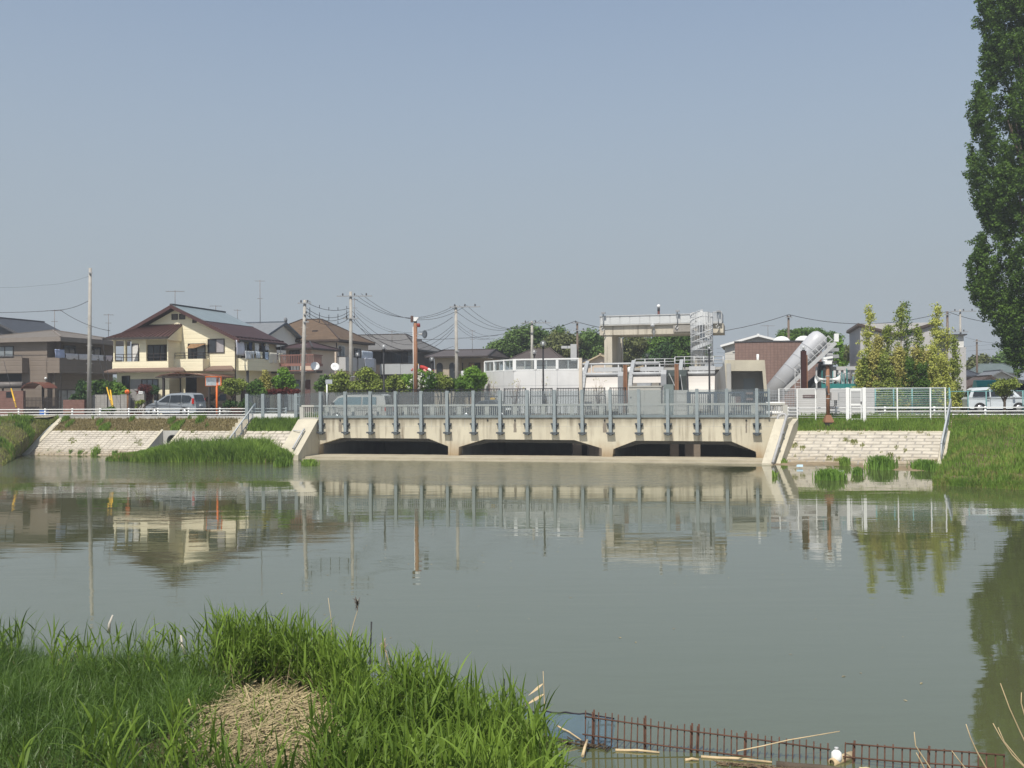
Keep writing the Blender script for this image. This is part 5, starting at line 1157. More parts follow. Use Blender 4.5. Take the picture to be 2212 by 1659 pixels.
t2 = thing_in('mesh_fence', 'low teal wire fence in front of the parked white van', 'fence', Frame(BR.o))
a, b = BX('A7', 1310, 9.0), BX('A7', 2400, 9.0); zk = fb('A7', 1700, 1245, 9.0)[1]
MB().tube([(a, 9, zk), (b, 9, zk)], .03, 6).build('top_rail', TEALP, t2)
for i in range(6): x = a + (b - a) * i / 5; MB().tube([(x, 9, 2.6), (x, 9, zk)], .04, 6).build('post', TEALP, t2)
# guard rails
def guard(label, pxs, yl, ztop, x_end=None, extra=()):
    t = thing_in('guard_rail', label, 'guard rail', Frame(BR.o)); xs = list(extra) + [BR.f(p, 890, yl)[0] for p in pxs]; xs.sort()
    for x in xs:
        p = MB().tube([(x, yl, 2.5), (x, yl, ztop + .03)], .065, 8).build('post', WHITE, t)
    x1 = xs[-1] + .1 if x_end is None else x_end
    for k in range(3): z = ztop - .05 - k * .22; MB().tube([(xs[0], yl - .08, z), (x1, yl - .08, z)], .036, 8).build('rail', WHITE, t)
    return t, xs
zt8 = BR.f(400, 882, 4.05)[1]
guard('white three rail guard rail along the road on the left bank', (40.2, 97.6, 156.2, 216.4, 278.2, 341.5, 407.5, 475, 544.7, 617.6), 4.05, zt8, extra=(BR.f(40, 890, 4.05)[0] - 3, BR.f(40, 890, 4.05)[0] - 6))
zt9 = BR.f(2018, 879, 3.05)[1]
x9 = BR.f(2128, 890, 3.05)[0]
guard('white three rail guard rail along the road on the right bank', (1702, 1806, 1911.7, 2018.3, 2128.4), 3.05, zt9, extra=(x9 + 3.1, x9 + 6.2))
# sloping handrails down both revetments
def slope_rail(label, p0, p1, n, col, bal=True):
    t = thing('handrail', label, 'handrail'); p0, p1 = Vector(p0), Vector(p1)
    MB().tube([p0 + Vector((0, 0, .95)), p1 + Vector((0, 0, .95))], .06, 8).build('top_rail', col, t); MB().tube([p0 + Vector((0, 0, .18)), p1 + Vector((0, 0, .18))], .04, 6).build('lower_rail', col, t)
    for i in range(n + 1): p = p0.lerp(p1, i / n); MB().tube([p - Vector((0, 0, .1)), p + Vector((0, 0, .95))], .05, 6).build('post', col, t)
    m = MB(); k = n * 6
    for i in range(k): p = p0.lerp(p1, (i + .5) / k); m.tube([p + Vector((0, 0, .18)), p + Vector((0, 0, .92))], .014, 4)
    m.build('baluster_panel', col, t); return t
RAILS = mat('galvanised_pale', (.42, .445, .455), .45, .06, 2)
slope_rail('sloping galvanised handrail beside the steps on the left revetment', BR.w(X_ST + .6, 4.1, 2.75), BR.w(X_ST + .6, .1, .15), 4, RAILS)
xe_ = X_R1 - .2
slope_rail('sloping galvanised handrail down the right edge of the right revetment', BR.w(xe_ + SK * .6, 3.4, 2.8), BR.w(xe_ + SK * -4.6, -1.6, .25), 4, RAILS)
# ------------------------------------------------------------------ lamps, poles, cables, antennas, signs
def globe_lamp(px, yc, diam, D, label, brown=False, base=ZR):
    p = P(px, yc, D); r = diam / 2 * D / FPX
    t = thing('globe_lamp', label, 'street lamp', (p.x, D, base), 0, 'clear globe street lamps')
    h = p.z - base; col = mat('dark_red_brown', (.055, .022, .018), .6, .1, 2) if brown else BLACK
    if brown:
        MB().box(-.17, -.17, 0, .17, .17, h - r).build('pole', col, t); MB().box(.171, -.12, 0, .26, .12, h - r - .3).build('pole_stripe', RUSTP, t)
    else:
        MB().tube([(0, 0, 0), (0, 0, h * .28), (0, 0, h * .285), (0, 0, h - r)], [.13, .13, .075, .065], 10).build('pole', col, t)
    MB().lathe([(.0, 0), (r * .55, 0), (r * .5, .12), (.0, .12)], (0, 0, h - r - .04), 12).build('collar', BLACK, t)
    MB().lathe([(.0, -.5 * r), (.30 * r, -.5 * r), (.30 * r, .35 * r), (.22 * r, .5 * r), (0, .55 * r)], (0, 0, h), 12).build('bulb_housing', WHITE, t)
    MB().sphere((0, 0, h), r, 20, 12).build('globe', GLOBE, t); return t
globe_lamp(1173, 742.4, 14.6, 77, 'tall black globe lamp in front of the white enclosure')
globe_lamp(1154, 760.5, 12, 96, 'black globe lamp rising just behind the white enclosure')
globe_lamp(1397.8, 768, 12, 97, 'black globe lamp seen under the portal beam')
globe_lamp(1531.8, 752, 9, 76.5, 'slim black globe lamp in front of the concrete gate house')
globe_lamp(1735.5, 751, 14, 73, 'thick dark red globe lamp in front of the inclined cylinder', True)
globe_lamp(828.8, 749, 13.8, 82, 'black globe lamp in front of the wide grey roofed house')
globe_lamp(772.3, 766, 11, 93, 'black globe lamp beside the utility pole before the brown hip roof house')
globe_lamp(932.8, 776, 11.2, 88, 'black globe lamp left of the house with arched windows')
def upole(px0, y0, px1, D, r, label, arms=(), trans=False, m=POLE_C, steps=True):
    a = P(px0, y0, D); b = P(px1, 880, D); b.z = ZR - .1
    t = thing('utility_pole', label, 'utility pole', (b.x, D, b.z), 0, 'utility poles')
    o = Vector((b.x, D, b.z)); top = a - o
    MB().tube([(0, 0, 0), top], [r * 1.25, r * .8], 10).build('pole', m, t)
    for (dz, w, off, n) in arms:
        z = top.z - dz; x = top.x * z / top.z + off
        c = MB().box(x - w / 2, -.26, z - .05, x + w / 2, -.15, z + .05).build('cross_arm', MGREY, t)
        for i in range(n):
            xi = x - w / 2 + w * (i + .5) / n if n > 1 else x
            MB().lathe([(.05, 0), (.09, .05), (.05, .1), (.09, .15), (.04, .22), (0, .24)], (xi, -.2, z + .05), 8).build('insulator', DGREY, c)
    if trans:
        z = top.z - trans; x = top.x * z / top.z
        MB().tube([(x + .75, -.1, z - .35), (x + .75, -.1, z + .45)], .33, 12).build('transformer', LGREY, t)
        MB().box(x - .5, -.3, z - .5, x + 1.6, .1, z - .4).build('transformer_shelf', LGREY, t); MB().bar((x, -.2, z - 1.4), (x + 1.0, -.2, z - .5), .06).build('brace', LGREY, t)
    if steps:
        m_ = MB()
        for i in range(9): z = 2.2 + i * .8; x = top.x * z / top.z; m_.bar((x - r * 1.2 - .1, 0, z), (x + r * 1.2 + .1, 0, z), .03)
        m_.build('step_bolt', MGREY, t)
    return o + top
PA = upole(195, 579, 192, 88, .16, 'tall bare concrete utility pole in front of the grey brown house', ((.45, .3, .1, 0),))
PB = upole(658.6, 648, 652.7, 90, .17, 'concrete utility pole left of the brown hip roof with five cables', ((.3, 1.2, 0, 2), (1.3, .5, .2, 1), (2.0, .5, .2, 1)))
PC_ = upole(757.6, 630, 758, 96, .17, 'concrete utility pole with a wide cross arm before the brown hip roof house', ((.45, 3.4, .4, 3), (2.6, 1.5, 0, 2), (8.2, .9, .5, 0)))
PD = upole(984.7, 660, 987.5, 98, .17, 'utility pole with a transformer before the house with arched windows', ((.15, 3.0, .9, 3), (4.5, .4, .1, 0)), trans=6.9)
PE = upole(1149, 694, 1150, 112, .17, 'pale concrete utility pole against the trees behind the white enclosure', ((.2, 3.4, .4, 3), (1.3, .3, 0, 0)))
PF = upole(1246.9, 696, 1248, 118, .15, 'dark utility pole with a grey box left of the portal', ((.1, 1.0, -.2, 1), (1.0, 1.6, .3, 2)), m=WOODP)
PG = upole(1703.3, 682, 1704, 118, .15, 'dark utility pole behind the brown brick building', ((.2, .8, 0, 2),), m=WOODP)
PH = upole(2046.4, 673, 2047, 120, .16, 'dark utility pole rising behind the saplings', ((.4, .6, 0, 1),), m=WOODP)
PI_ = upole(2074, 669, 2077, 116, .13, 'pale utility pole with cross arms right of the saplings', ((.2, 3.0, .3, 3), (2.6, 2.0, -.2, 2), (4.5, 1.2, 0, 2)))
PJ = upole(2110, 733, 2111, 130, .13, 'thin dark utility pole among the far right houses', ((.3, 1.0, 0, 0),), m=WOODP, steps=False)
t = thing('meter_box', 'grey box bolted to the dark utility pole left of the portal', 'box', P(1240, 780, 117.6)); MB().box(-.4, -.25, 0, .3, .25, 2.0).build('body', LGREY, t); MB().box(-1.5, -.1, 1.5, -.42, .1, 1.8).build('arm', LGREY, t)
NC = 0
def cable(label, pts, sag, r=.022, ticks=0):
    """pts: points in space; each span hangs in a parabola"""
    pts = [P(*p) if not isinstance(p, Vector) else p for p in pts]; L_ = []
    for i, (a, b) in enumerate(zip(pts[:-1], pts[1:])):
        s_ = sag if not isinstance(sag, (list, tuple)) else sag[i]; n = 14
        for k in range(n + (i == len(pts) - 2)):
            u = k / n; p = a.lerp(b, u); p.z -= 4 * s_ * u * (1 - u); L_.append(p)
    m = MB().tube(L_, r * .72, 5)
    for k in range(ticks):
        p = L_[0].lerp(L_[-1], 0); j = int((k + .7) / ticks * (len(L_) - 1)); p = L_[j]; m.bar(p, p + Vector((0, 0, .28)), .05)
    o = m.build('power_cable', CABLE, None, False); tag(o, label, 'cable', 'overhead cables'); return o
cable('cable hanging from the tall left pole out of the left edge of the photo', [(-40, 674.5, 92), (130, 669.5, 90), (191, 650, 88)], [.1, .15], .03)
cable('cable dropping from the left cable to the eave of the yellow house', [(130, 669.5, 90), (238, 714.5, 86)], .3, .03)
cable('faint high cable from the tall left pole towards the left edge', [(-40, 618, 110), (90, 616, 100), (194, 596, 88)], .2, .012)
for lab, y0, y1, s_ in (('upper', 270, 318, .45), ('second', 318, 345, .75), ('third', 347, 370, .75), ('lowest', 375, 402, .8)):
    cable(f'{lab} ticked cable between the two poles left and right of the brown hip roof', [(*q('A3', 582, y0), 90), (*q('A3', 946, y1), 96)], s_, .032, 5)
for lab, dx, y0, dd in (('top', 1040, 195, 1.9), ('middle', 1000, 208, 1.7), ('bottom', 978, 233, 1.5)):
    cable(f'{lab} line of the long cable span from the cross arm pole to the transformer pole', [(*q('A3', dx, y0), 96), (*q('A3', 1822 + (dx - 978) * 1.6, 303), 98)], dd, .026)
for lab, y0, xx, y1 in (('upper', 330, 1815, 392), ('lower', 355, 1815, 395)):
    cable(f'{lab} thin slack cable below the long span over the orange pole', [(*q('A3', 1000, y0), 96), (*q('A3', xx, y1), 98)], 1.9, .016)
for lab, y0, y1, s_ in (('first', 345, 455, 2.6), ('second', 380, 480, 2.8), ('third', 405, 505, 3.0), ('fourth', 430, 640, 1.6)):
    cable(f'{lab} of the low cables falling from the cross arm pole towards the transformer pole', [(*q('A3', 968, y0), 96), (*q('A3', 1822, y1), 98)], s_, .026)
cable('thick low cable running behind the orange pole towards the trees', [(*q('A3', 1080, 540), 100), (*q('A4', 0, 583), 103), (*q('A4', 520, 580), 104), (*q('A4', 1060, 530), 108), (*q('C5', 745, 335), 112)], [.4, .1, .1, .2], .03)
for lab, x0, y0, x1, y1 in (('upper', 640, 208, 1480, 372), ('middle', 560, 212, 1412, 376), ('lower', 482, 240, 1348, 382)):
    cable(f'{lab} line of the cable span from the transformer pole to the pale pole', [(*q('A4', x0, y0), 98), (*q('A4', x1, y1), 112)], 1.6, .026)
for lab, x0, y0, x1, y1 in (('first', 540, 380, 1000, 545), ('second', 540, 420, 960, 580), ('third', 540, 450, 900, 575)):
    cable(f'{lab} of the thin cables falling right from the transformer pole to the trees', [(*q('A4', x0, y0), 98), (*q('A4', x1, y1), 118)], .6, .02)
cable('high dark trunk cable passing behind the portal and over the brick building', [(*q('C5', 860, 275), 112), (*q('C5', 1420, 155), 118), (*q('A5', 2075, 268), 118), (*q('A7', 1283, 294), 120), (*q('A7', 2150, 420), 128)], [.25, 2.0, 1.3, .6], .045)
cable('thin cable between the pale pole and the dark pole left of the portal', [(*q('C5', 900, 140), 112), (*q('C5', 1380, 290), 118)], .4, .018)
for lab, y0, y1 in (('upper', 500, 545), ('lower', 555, 600)):
    cable(f'{lab} faint distant cable low in the sky between portal and saplings', [(*q('A6', 0, y0), 150), (*q('A6', 2050, y1 - 30), 150), (2230, 735 + (y1 - 545) * .2, 160)], .4, .016)
cable('thin cable right of the saplings running to the right edge', [(*q('A7', 1480, 595), 116), (*q('A7', 2200, 650), 130)], .5, .018)
cable('thin cable from the house gable to the brick building pole', [(*q('A6', 800, 275), 116), (*q('A6', 960, 235), 118)], .05, .02)
def guywire(label, p0, p1, f0):
    a, b = P(*p0), P(*p1); t = thing('guy_wire', label, 'guy wire'); MB().tube([a, b], .018, 5).build('wire', CABLE, t)
    c = a.lerp(b, f0); g = MB(); g.tube([c, b], .06, 8); g.build('guard_sleeve', YELLOW, t)
    k = MB()
    for i in range(4): u = .72 + .07 * i; k.tube([c.lerp(b, u), c.lerp(b, u + .03)], .064, 8)
    k.build('black_stripe', BLACK, t)
guywire('striped yellow sleeved guy wire leaning right in front of the block wall', (*q('A1', 795, 590), 86), (*q('A1', 886, 1165), 80.5), .72)
guywire('second yellow sleeved guy wire crossing the first one by the block wall', (*q('A1', 762, 720), 88), (*q('A1', 872, 1120), 81), .66)
guywire('yellow sleeved guy wire in front of the red brick wall at the left edge', (*q('A1', 30, 770), 88), (*q('A1', 126, 1130), 81), .62)
def antenna(label, px, y0, y1, D, boom=1.4, ang=.1, els=7, off=0, r=.025):
    a, b = P(px, y0, D), P(px, y1, D); t = thing('tv_antenna', label, 'antenna', (b.x, b.y, b.z), ang, 'roof antennas'); h = a.z - b.z
    MB().tube([(0, 0, -.2), (0, 0, h)], r, 6).build('mast', ANT, t); m = MB(); m.bar((-boom / 2 + off, 0, h - .1), (boom / 2 + off, 0, h - .1), .035)
    for i in range(els): x = -boom / 2 + off + boom * i / max(1, els - 1); m.bar((x, -.3, h - .1), (x, .3, h - .1), .018)
    m.build('boom', ANT, t)
    if h > 1.8: k = MB(); k.bar((-.3, 0, h * .55), (.3, 0, h * .55), .03); k.bar((-.12, -.4, h * .55), (-.12, .4, h * .55), .02); k.bar((.12, -.4, h * .55), (.12, .4, h * .55), .02); k.build('lower_boom', ANT, t)
antenna('pink grey tv antenna on the front peak of the yellow house', 378.3, 627, 661.5, 87, 1.5)
antenna('short tv antenna peeking over the back of the yellow house roof', 466, 659, 672, 100, 1.1)
antenna('small leaning antenna right of the blue grey upper roof', 513, 668, 690, 101, .7, .3, 4)
antenna('very tall thin antenna mast on the blue grey tiled roof', 562, 605, 694, 103, 1.0, .2, 4, r=.035)
antenna('dark tv antenna above the gap between the grey brown and yellow houses', 234.4, 678, 722, 100, .9)
antenna('pale pink tv antenna over the grey brown house', 118, 669, 726, 97, 1.5)
antenna('thin antenna in the sky right of the hip roof pole', 766, 645, 690, 101, .7, .2, 3)
antenna('small antenna above the wide grey roof', 846.8, 714, 738, 110, .8)
antenna('plain mast antenna on the roof of the arched window house', 1020.5, 713, 757, 114, .7, 0, 2)
antenna('tv antenna above the gable behind the brick building', 1659, 702, 728, 120, 1.6)
def dish(label, px, y, D, r=.42):
    p = P(px, y, D); t = thing('satellite_dish', label, 'satellite dish', p, 0, 'satellite dishes')
    MB().lathe([(.0, .0), (r * .5, .04), (r, .16), (r, .18), (r * .5, .06), (0, .02)], (0, 0, 0), 18, 0, (.4, -1, .5)).build('dish', WHITE, t)
    MB().tube([(0, .05, -.05), (.0, .25, -.4)], .03, 6).tube([(0, 0, -r * .8), (.2, -.5, .1)], .02, 5).build('arm', LGREY, t)
dish('white satellite dish at the roof edge of the balcony house', 680, 792.5, 91.5); dish('white satellite dish at the corner of the beige hip roof house', 723.5, 794, 95.5)
# orange camera pole by the black fence
def gp_(name, label, cat, px, D, base): p = P(px, 880, D); return thing(name, label, cat, (p.x, D, base)), Frame((p.x, D, base), 0)
t, fr = gp_('camera_pole', 'orange brown steel pole with speaker, lamp and camera box on top', 'pole', 898.5, 81.5, ZR)
g = lambda k, x, y: fr.f(*q(k, x, y), 0)
zt_ = g('A3', 1500, 445)[1]
MB().tube([(0, 0, 0), (0, 0, zt_)], .155, 14).build('pole', RUSTP, t); MB().tube([(-.19, .02, .5), (-.19, .02, zt_ - .3)], .03, 6).build('conduit', OFFWH, t)
a, b = g('A3', 1462, 438), g('A3', 1482, 385); MB().box(a[0], -.2, a[1], b[0], .2, b[1]).build('control_box', mat('brown_box', (.10, .06, .05), .6, .1, 2), t)
a, b = g('A3', 1486, 430), g('A3', 1528, 396); MB().py([(a[0], a[1]), (a[0] + .2, a[1]), (b[0], b[1] - .05), (b[0], b[1]), (a[0], b[1])], -.2, .2).build('camera_housing', WHITE, t)
MB().box(-.12, -.12, zt_, .12, .12, zt_ + .25).build('bracket', DGREY, t)
a = g('A3', 1528, 463); MB().lathe([(.0, 0), (.14, 0), (.14, .22), (.10, .3), (0, .32)], (a[0], -.1, a[1] - .16), 10).build('warning_lamp', mat('red_lamp', (.28, .05, .04), .4, .1, 2), t); MB().bar((.1, -.1, a[1] - .1), (a[0], -.1, a[1] - .1), .05).build('lamp_arm', MGREY, t)
a = g('A3', 1570, 540); MB().lathe([(.06, -.5), (.07, -.25), (.14, -.05), (.33, .12), (.34, .13), (.1, -.05), (0, -.05)], (a[0], -.15, a[1]), 16, 0, (.8, -.55, -.05)).build('horn_speaker', LGREY, t); MB().bar((.1, -.1, a[1]), (a[0] - .4, -.1, a[1]), .05).bar((.1, -.1, a[1] - .3), (a[0] - .35, -.1, a[1] - .1), .04).build('speaker_arm', MGREY, t)
a = g('A3', 1540, 590); MB().box(.1, -.15, a[1] - .1, a[0] + .15, .0, a[1] + .1).build('spot_lamp', DGREY, t)
MB().box(-.22, -.22, 0, .22, .22, .35).build('base', LGREY, t)
# brown loudspeaker pole on the right bank
_x = BR.f(1789, 912, 2.1)[0]; p = BR.w(_x, 2.1, 0); t = thing('speaker_pole', 'rusty brown loudspeaker pole with two white horns on the right grass verge', 'pole', (p.x, p.y, 2.0)); fr = Frame((p.x, p.y, 2.0), 0)
g = lambda x, y: fr.f(*q('A6', x, y), 0)
zt_ = g(1500, 715)[1]; zf = g(1500, 1400)[1]; zb_ = g(1500, 1490)[1]
MB().tube([(0, 0, zf - .1), (0, 0, zt_)], .12, 14).build('pole', RUSTP, t)
MB().add([(s * a_, u * a_, z) for z, a_ in ((zb_ - .05, .29), (zb_, .29), (zf, .14)) for s, u in ((-1, -1), (1, -1), (1, 1), (-1, 1))], [(i, (i + 1) % 4, (i + 1) % 4 + 4, i + 4) for i in range(4)] + [(i + 4, (i + 1) % 4 + 4, (i + 1) % 4 + 8, i + 8) for i in range(4)] + [(8, 9, 10, 11)]).build('flared_base', RUSTP, t)
MB().box(-.27, -.27, zb_ - .55, .27, .27, zb_ - .05).build('plinth', mat('black_plinth', (.03, .027, .025), .8, .2, 4), t)
for s_, xk, yk in ((-1, 1345, 920), (1, 1650, 918)):
    a = g(xk, yk); MB().lathe([(.05, -.75), (.06, -.45), (.1, -.2), (.22, -.02), (.27, .02), (.26, .02), (.08, -.2), (0, -.2)], (a[0], -.03, a[1]), 18, 0, (s_, -.12, 0)).build('horn_speaker', WHITE, t)
    MB().bar((s_ * .1, 0, a[1] - .22), (s_ * .45, 0, a[1] - .14), .04).bar((s_ * .1, 0, a[1]), (s_ * .35, 0, a[1]), .1).build('horn_bracket', LGREY, t)
a = g(1495, 640); MB().box(-.22, -.2, zt_, .22, .2, zt_ + .2).prism([(-.3, -.12, zt_ + .3), (-.3, .12, zt_ + .3), (.3, .12, zt_ + .38), (.3, -.12, zt_ + .38)], (0, 0, .14)).box(-.3, -.1, zt_ + .2, -.05, .1, zt_ + .32).build('camera_housing', WHITE, t)
MB().box(-.35, -.26, zt_ - .06, .35, .26, zt_ - .002).build('top_plate', DGREY, t)
a, b = g(1535, 1200), g(1640, 1095); MB().box(a[0], -.22, a[1], b[0] - .1, .2, b[1]).build('cabinet', STUCG, t); MB().box(b[0] - .098, -.18, a[1] + .02, b[0], .18, b[1] - .02).build('cabinet_side', MGREY, t)
for k, r_ in ((0, .0), (1, .09)): c = g(1590, 1200); d = g(1550, 1290); MB().tube([(c[0] + r_, -.05, c[1]), (c[0] + r_, -.05, c[1] - .3), (c[0] - .08 + r_, -.05, d[1] - r_), (.1, -.05, d[1] - r_)], .035, 8).build('conduit', DGREY, t)
for yk in (1120, 1180, 875): z = g(1500, yk)[1]; MB().tube([(0, 0, z - .02), (0, 0, z + .02)], .135, 14).build('clamp_band', LGREY, t)
a = g(1490, 1060); MB().tube([(-.1, -.12, a[1] + .25), (-.14, -.14, a[1]), (-.08, -.13, a[1] - .3)], .06, 8).build('cable_coil', DGREY, t)
# traffic mirror, reflector disc and small signs
t, fr = gp_('traffic_mirror', 'orange post carrying two rectangular orange framed road mirrors by the left guard rail', 'traffic mirror', 468.5, 76.5, ZR)
g = lambda x, y: fr.f(*q('A2', x, y), 0)
MB().tube([(0, 0, -.3), (0, 0, g(1200, 1180)[1])], .075, 10).build('post', ORANGE, t)
for (x0, x1, y0, y1, rz) in ((1100, 1198, 1168, 1250, .25), (1206, 1252, 1170, 1245, -.9)):
    a, b = g(x0, y1), g(x1, y0); w = .95 if rz > 0 else .95; cx_ = (a[0] + b[0]) / 2; e = thing('hood', None, None, (cx_, -.15, (a[1] + b[1]) / 2), rz); e.parent = t; e.name = 'mirror_head'
    hw = (b[0] - a[0]) / 2 / math.cos(rz); hh = (b[1] - a[1]) / 2
    MB().box(-hw - .04, -.02, -hh - .04, hw + .04, .06, hh + .04).box(-hw - .05, -.25, hh + .04, hw + .05, .08, hh + .09).build('mirror_hood', ORANGE, e); MB().box(-hw, -.035, -hh, hw, -.021, hh).build('mirror_face', MIRROR, e)
t, fr = gp_('reflector_post', 'round orange reflector disc on a short brown post before the block wall', 'reflector', 276, 79.5, ZR)
z = fr.f(276, 846.5)[1]; MB().tube([(0, 0, 0), (0, 0, z - .15)], .08, 8).build('post', mat('brown_wood', (.17, .085, .04), .8, .15, 3), t); MB().lathe([(0, -.03), (.19, -.03), (.19, .03), (0, .03)], (0, -.1, z), 20, 0, (0, -1, 0)).build('disc', ORANGE, t)
MB().lathe([(0, 0), (.10, 0), (.10, .01), (0, .01)], (0, -.135, z), 16, 0, (0, -1, 0)).build('disc_centre', mat('deep_orange', (.50, .09, .02), .4, .1, 2), t)
t, fr = gp_('sign_post', 'thin white sign post standing behind the silver van on the bridge', 'sign post', 706.5, 82, ZR)
z = fr.f(706.5, 820)[1]; MB().tube([(0, 0, 0), (0, 0, z)], .06, 8).build('post', WHITE, t); MB().box(-.1, -.08, z - .35, .45, -.06, z).build('plate', mat('sign_back', (.40, .42, .44), .5, .1, 2), t)
# carp shaped wind streamers on a pole
t, fr = gp_('streamer_pole', 'thin pole with colourful wind streamers between grey roof and arched window house', 'streamer pole', 905, 103, ZR)
z = fr.f(905, 786)[1]; MB().tube([(0, 0, 0), (0, 0, z)], .04, 6).build('pole', LGREY, t)
CS = [('red', (.42, .04, .03)), ('white', (.7, .7, .68)), ('navy', (.03, .05, .12)), ('pink', (.6, .25, .24)), ('yellow', (.55, .3, .04))]
for i, (x, y, dx, dy, r, ci) in enumerate(((908, 792, 26, 9, .22, 0), (917, 798, 8, 16, .18, 3), (922, 803, 9, 13, .18, 2), (926, 797, 9, 6, .15, 1), (928, 806, 7, 12, .16, 3), (901, 792, -9, 8, .18, 0), (903, 786, -6, 14, .16, 4), (934, 811, 7, 3, .14, 1))):
    a = fr.f(x, y); b = fr.f(x + dx, y + dy)
    A_ = Vector((a[0], -.2 - .1 * i, a[1])); B_ = Vector((b[0], -.4 - .1 * i, b[1]))
    MB().tube([A_, A_.lerp(B_, .3), A_.lerp(B_, .8), B_, B_ + (B_ - A_) * .12], [r * .8, r, r * .7, r * .35, r * .8], 8).build('wind_streamer', mat('streamer_' + CS[ci][0], CS[ci][1], .7, .15, 3), t)
# walls and yard things in front of the left houses
YB_ = 12.6
bw1 = thing_in('block_wall', 'grey concrete block garden wall with two pillars in front of the yellow house', 'wall', Frame(BR.o))
for x0, x1, y0 in ((722, 832, 1032), (842, 935, 1036), (938, 1003, 1030), (1066, 1122, 1026)):
    a, b = BX('A1', x0, YB_), BX('A1', x1, YB_); MB().box(a, YB_, 2.6, b, YB_ + .25, fb('A1', x0, y0, YB_)[1]).build('wall_pier', BLOCKW, bw1)
mb_ = thing_in('mail_box', 'white mail box on top of the right wall pillar before the yellow house', 'mail box', Frame(BR.o))
a, b = BX('A1', 1080, YB_), BX('A1', 1112, YB_); z = fb('A1', 1090, 1025, YB_)[1]; MB().box(a, YB_ - .03, z + .003, b, YB_ + .25, z + .22).build('box', WHITE, mb_); MB().box(a + .05, YB_ - .04, z + .1, b - .05, YB_ - .032, z + .13).build('slot', DGREY, mb_)
rb1 = thing_in('brick_wall', 'red brick garden wall at the left edge of the photo', 'wall', Frame(BR.o))
MB().box(BX('A1', -120, YB_), YB_, 2.6, BX('A1', 180, YB_), YB_ + .3, fb('A1', 90, 1002, YB_)[1]).build('wall', BRICKR, rb1); MB().box(BX('A1', 48, YB_), YB_ - .02, fb('A1', 60, 1055, YB_)[1], BX('A1', 98, YB_), YB_ - .002, fb('A1', 60, 1010, YB_)[1]).build('opening', BLACK, rb1)
rb2 = thing_in('brick_wall', 'low red brick wall under the windows of the grey brown house', 'wall', Frame(BR.o)); MB().box(BX('A1', 490, YB_), YB_, 2.6, BX('A1', 655, YB_), YB_ + .3, fb('A1', 560, 1072, YB_)[1]).build('wall', BRICKR, rb2)
ir = thing_in('iron_gate', 'dark spiked iron gate in front of the grey brown house', 'gate', Frame(BR.o)); a, b = BX('A1', 185, YB_), BX('A1', 480, YB_); z1 = fb('A1', 300, 1052, YB_)[1]
for u, v in ((a, (a + b) / 2 - .03), ((a + b) / 2 + .03, b)):
    m = MB(); m.box(u, YB_, z1 - .3, v, YB_ + .05, z1 - .25).box(u, YB_, 2.8, v, YB_ + .05, 2.86); n = 14
    for i in range(n): x = u + (v - u) * (i + .5) / n; m.box(x - .02, YB_ + .01, 2.75, x + .02, YB_ + .04, z1)
    m.build('gate_leaf', mat('iron_brown', (.05, .04, .035), .6, .1, 2), ir)
cn = thing_in('canopy', 'small brown arched acrylic canopy on a post before the grey brown house', 'canopy', Frame(BR.o)); a, b = BX('A1', 188, YB_ + 1), BX('A1', 366, YB_ + 1); z0, z1 = fb('A1', 250, 980, YB_ + 1)[1], fb('A1', 250, 934, YB_ + 1)[1]
pts = [(a + (b - a) * i / 10, z0 + (z1 - z0) * math.sin(math.pi * i / 10) ** .7) for i in range(11)]; MB().py(pts + [(x, z - .06) for x, z in pts[::-1]], YB_ + .6, YB_ + 2.4).build('sheet', mat('brown_acrylic_sheet', (.17, .065, .045), .3, .1, 2, spec=.5), cn)
MB().box((a + b) / 2 - .08, YB_ + 1.9, 2.6, (a + b) / 2 + .08, YB_ + 2.05, z1 - .1).build('post', FRAMED, cn)
m = MB()
for i in (2, 5, 8): m.bar((pts[i][0], YB_ + .55, pts[i][1] - .03), (pts[i][0], YB_ + 2.45, pts[i][1] - .03), .06)
m.build('rib', FRAMED, cn)
c2 = thing_in('carport', 'dark rounded carport roof behind the red brick wall at the left edge', 'carport', Frame(BR.o)); zc_ = fb('A1', 60, 958, YB_ + 1.5)[1]
MB().tube([(BX('A1', -150, YB_ + 1.5), YB_ + 1.5, zc_), (BX('A1', 186, YB_ + 1.5), YB_ + 1.5, zc_)], .30, 12).build('roof', mat('grey_brown_sheet', (.15, .135, .125), .5, .1, 1), c2)
for px in (20, 170): MB().box(BX('A1', px, YB_ + 1.6), YB_ + 1.5, 2.6, BX('A1', px, YB_ + 1.6) + .12, YB_ + 1.62, zc_).build('post', FRAMED, c2)
bb_ = thing_in('storage_box', 'small blue plastic box by the iron gate', 'box', Frame(BR.o)); a, b = BX('A1', 312, 12.2), BX('A1', 362, 12.2); MB().box(a, 12.1, 2.69, b, 12.45, 3.15).build('bin', mat('blue_plastic', (.03, .12, .42), .4, .1, 2), bb_); MB().box(a - .02, 12.08, 3.15, b + .02, 12.47, 3.21).build('lid', mat('blue_plastic_lid', (.04, .16, .5), .4, .1, 2), bb_)
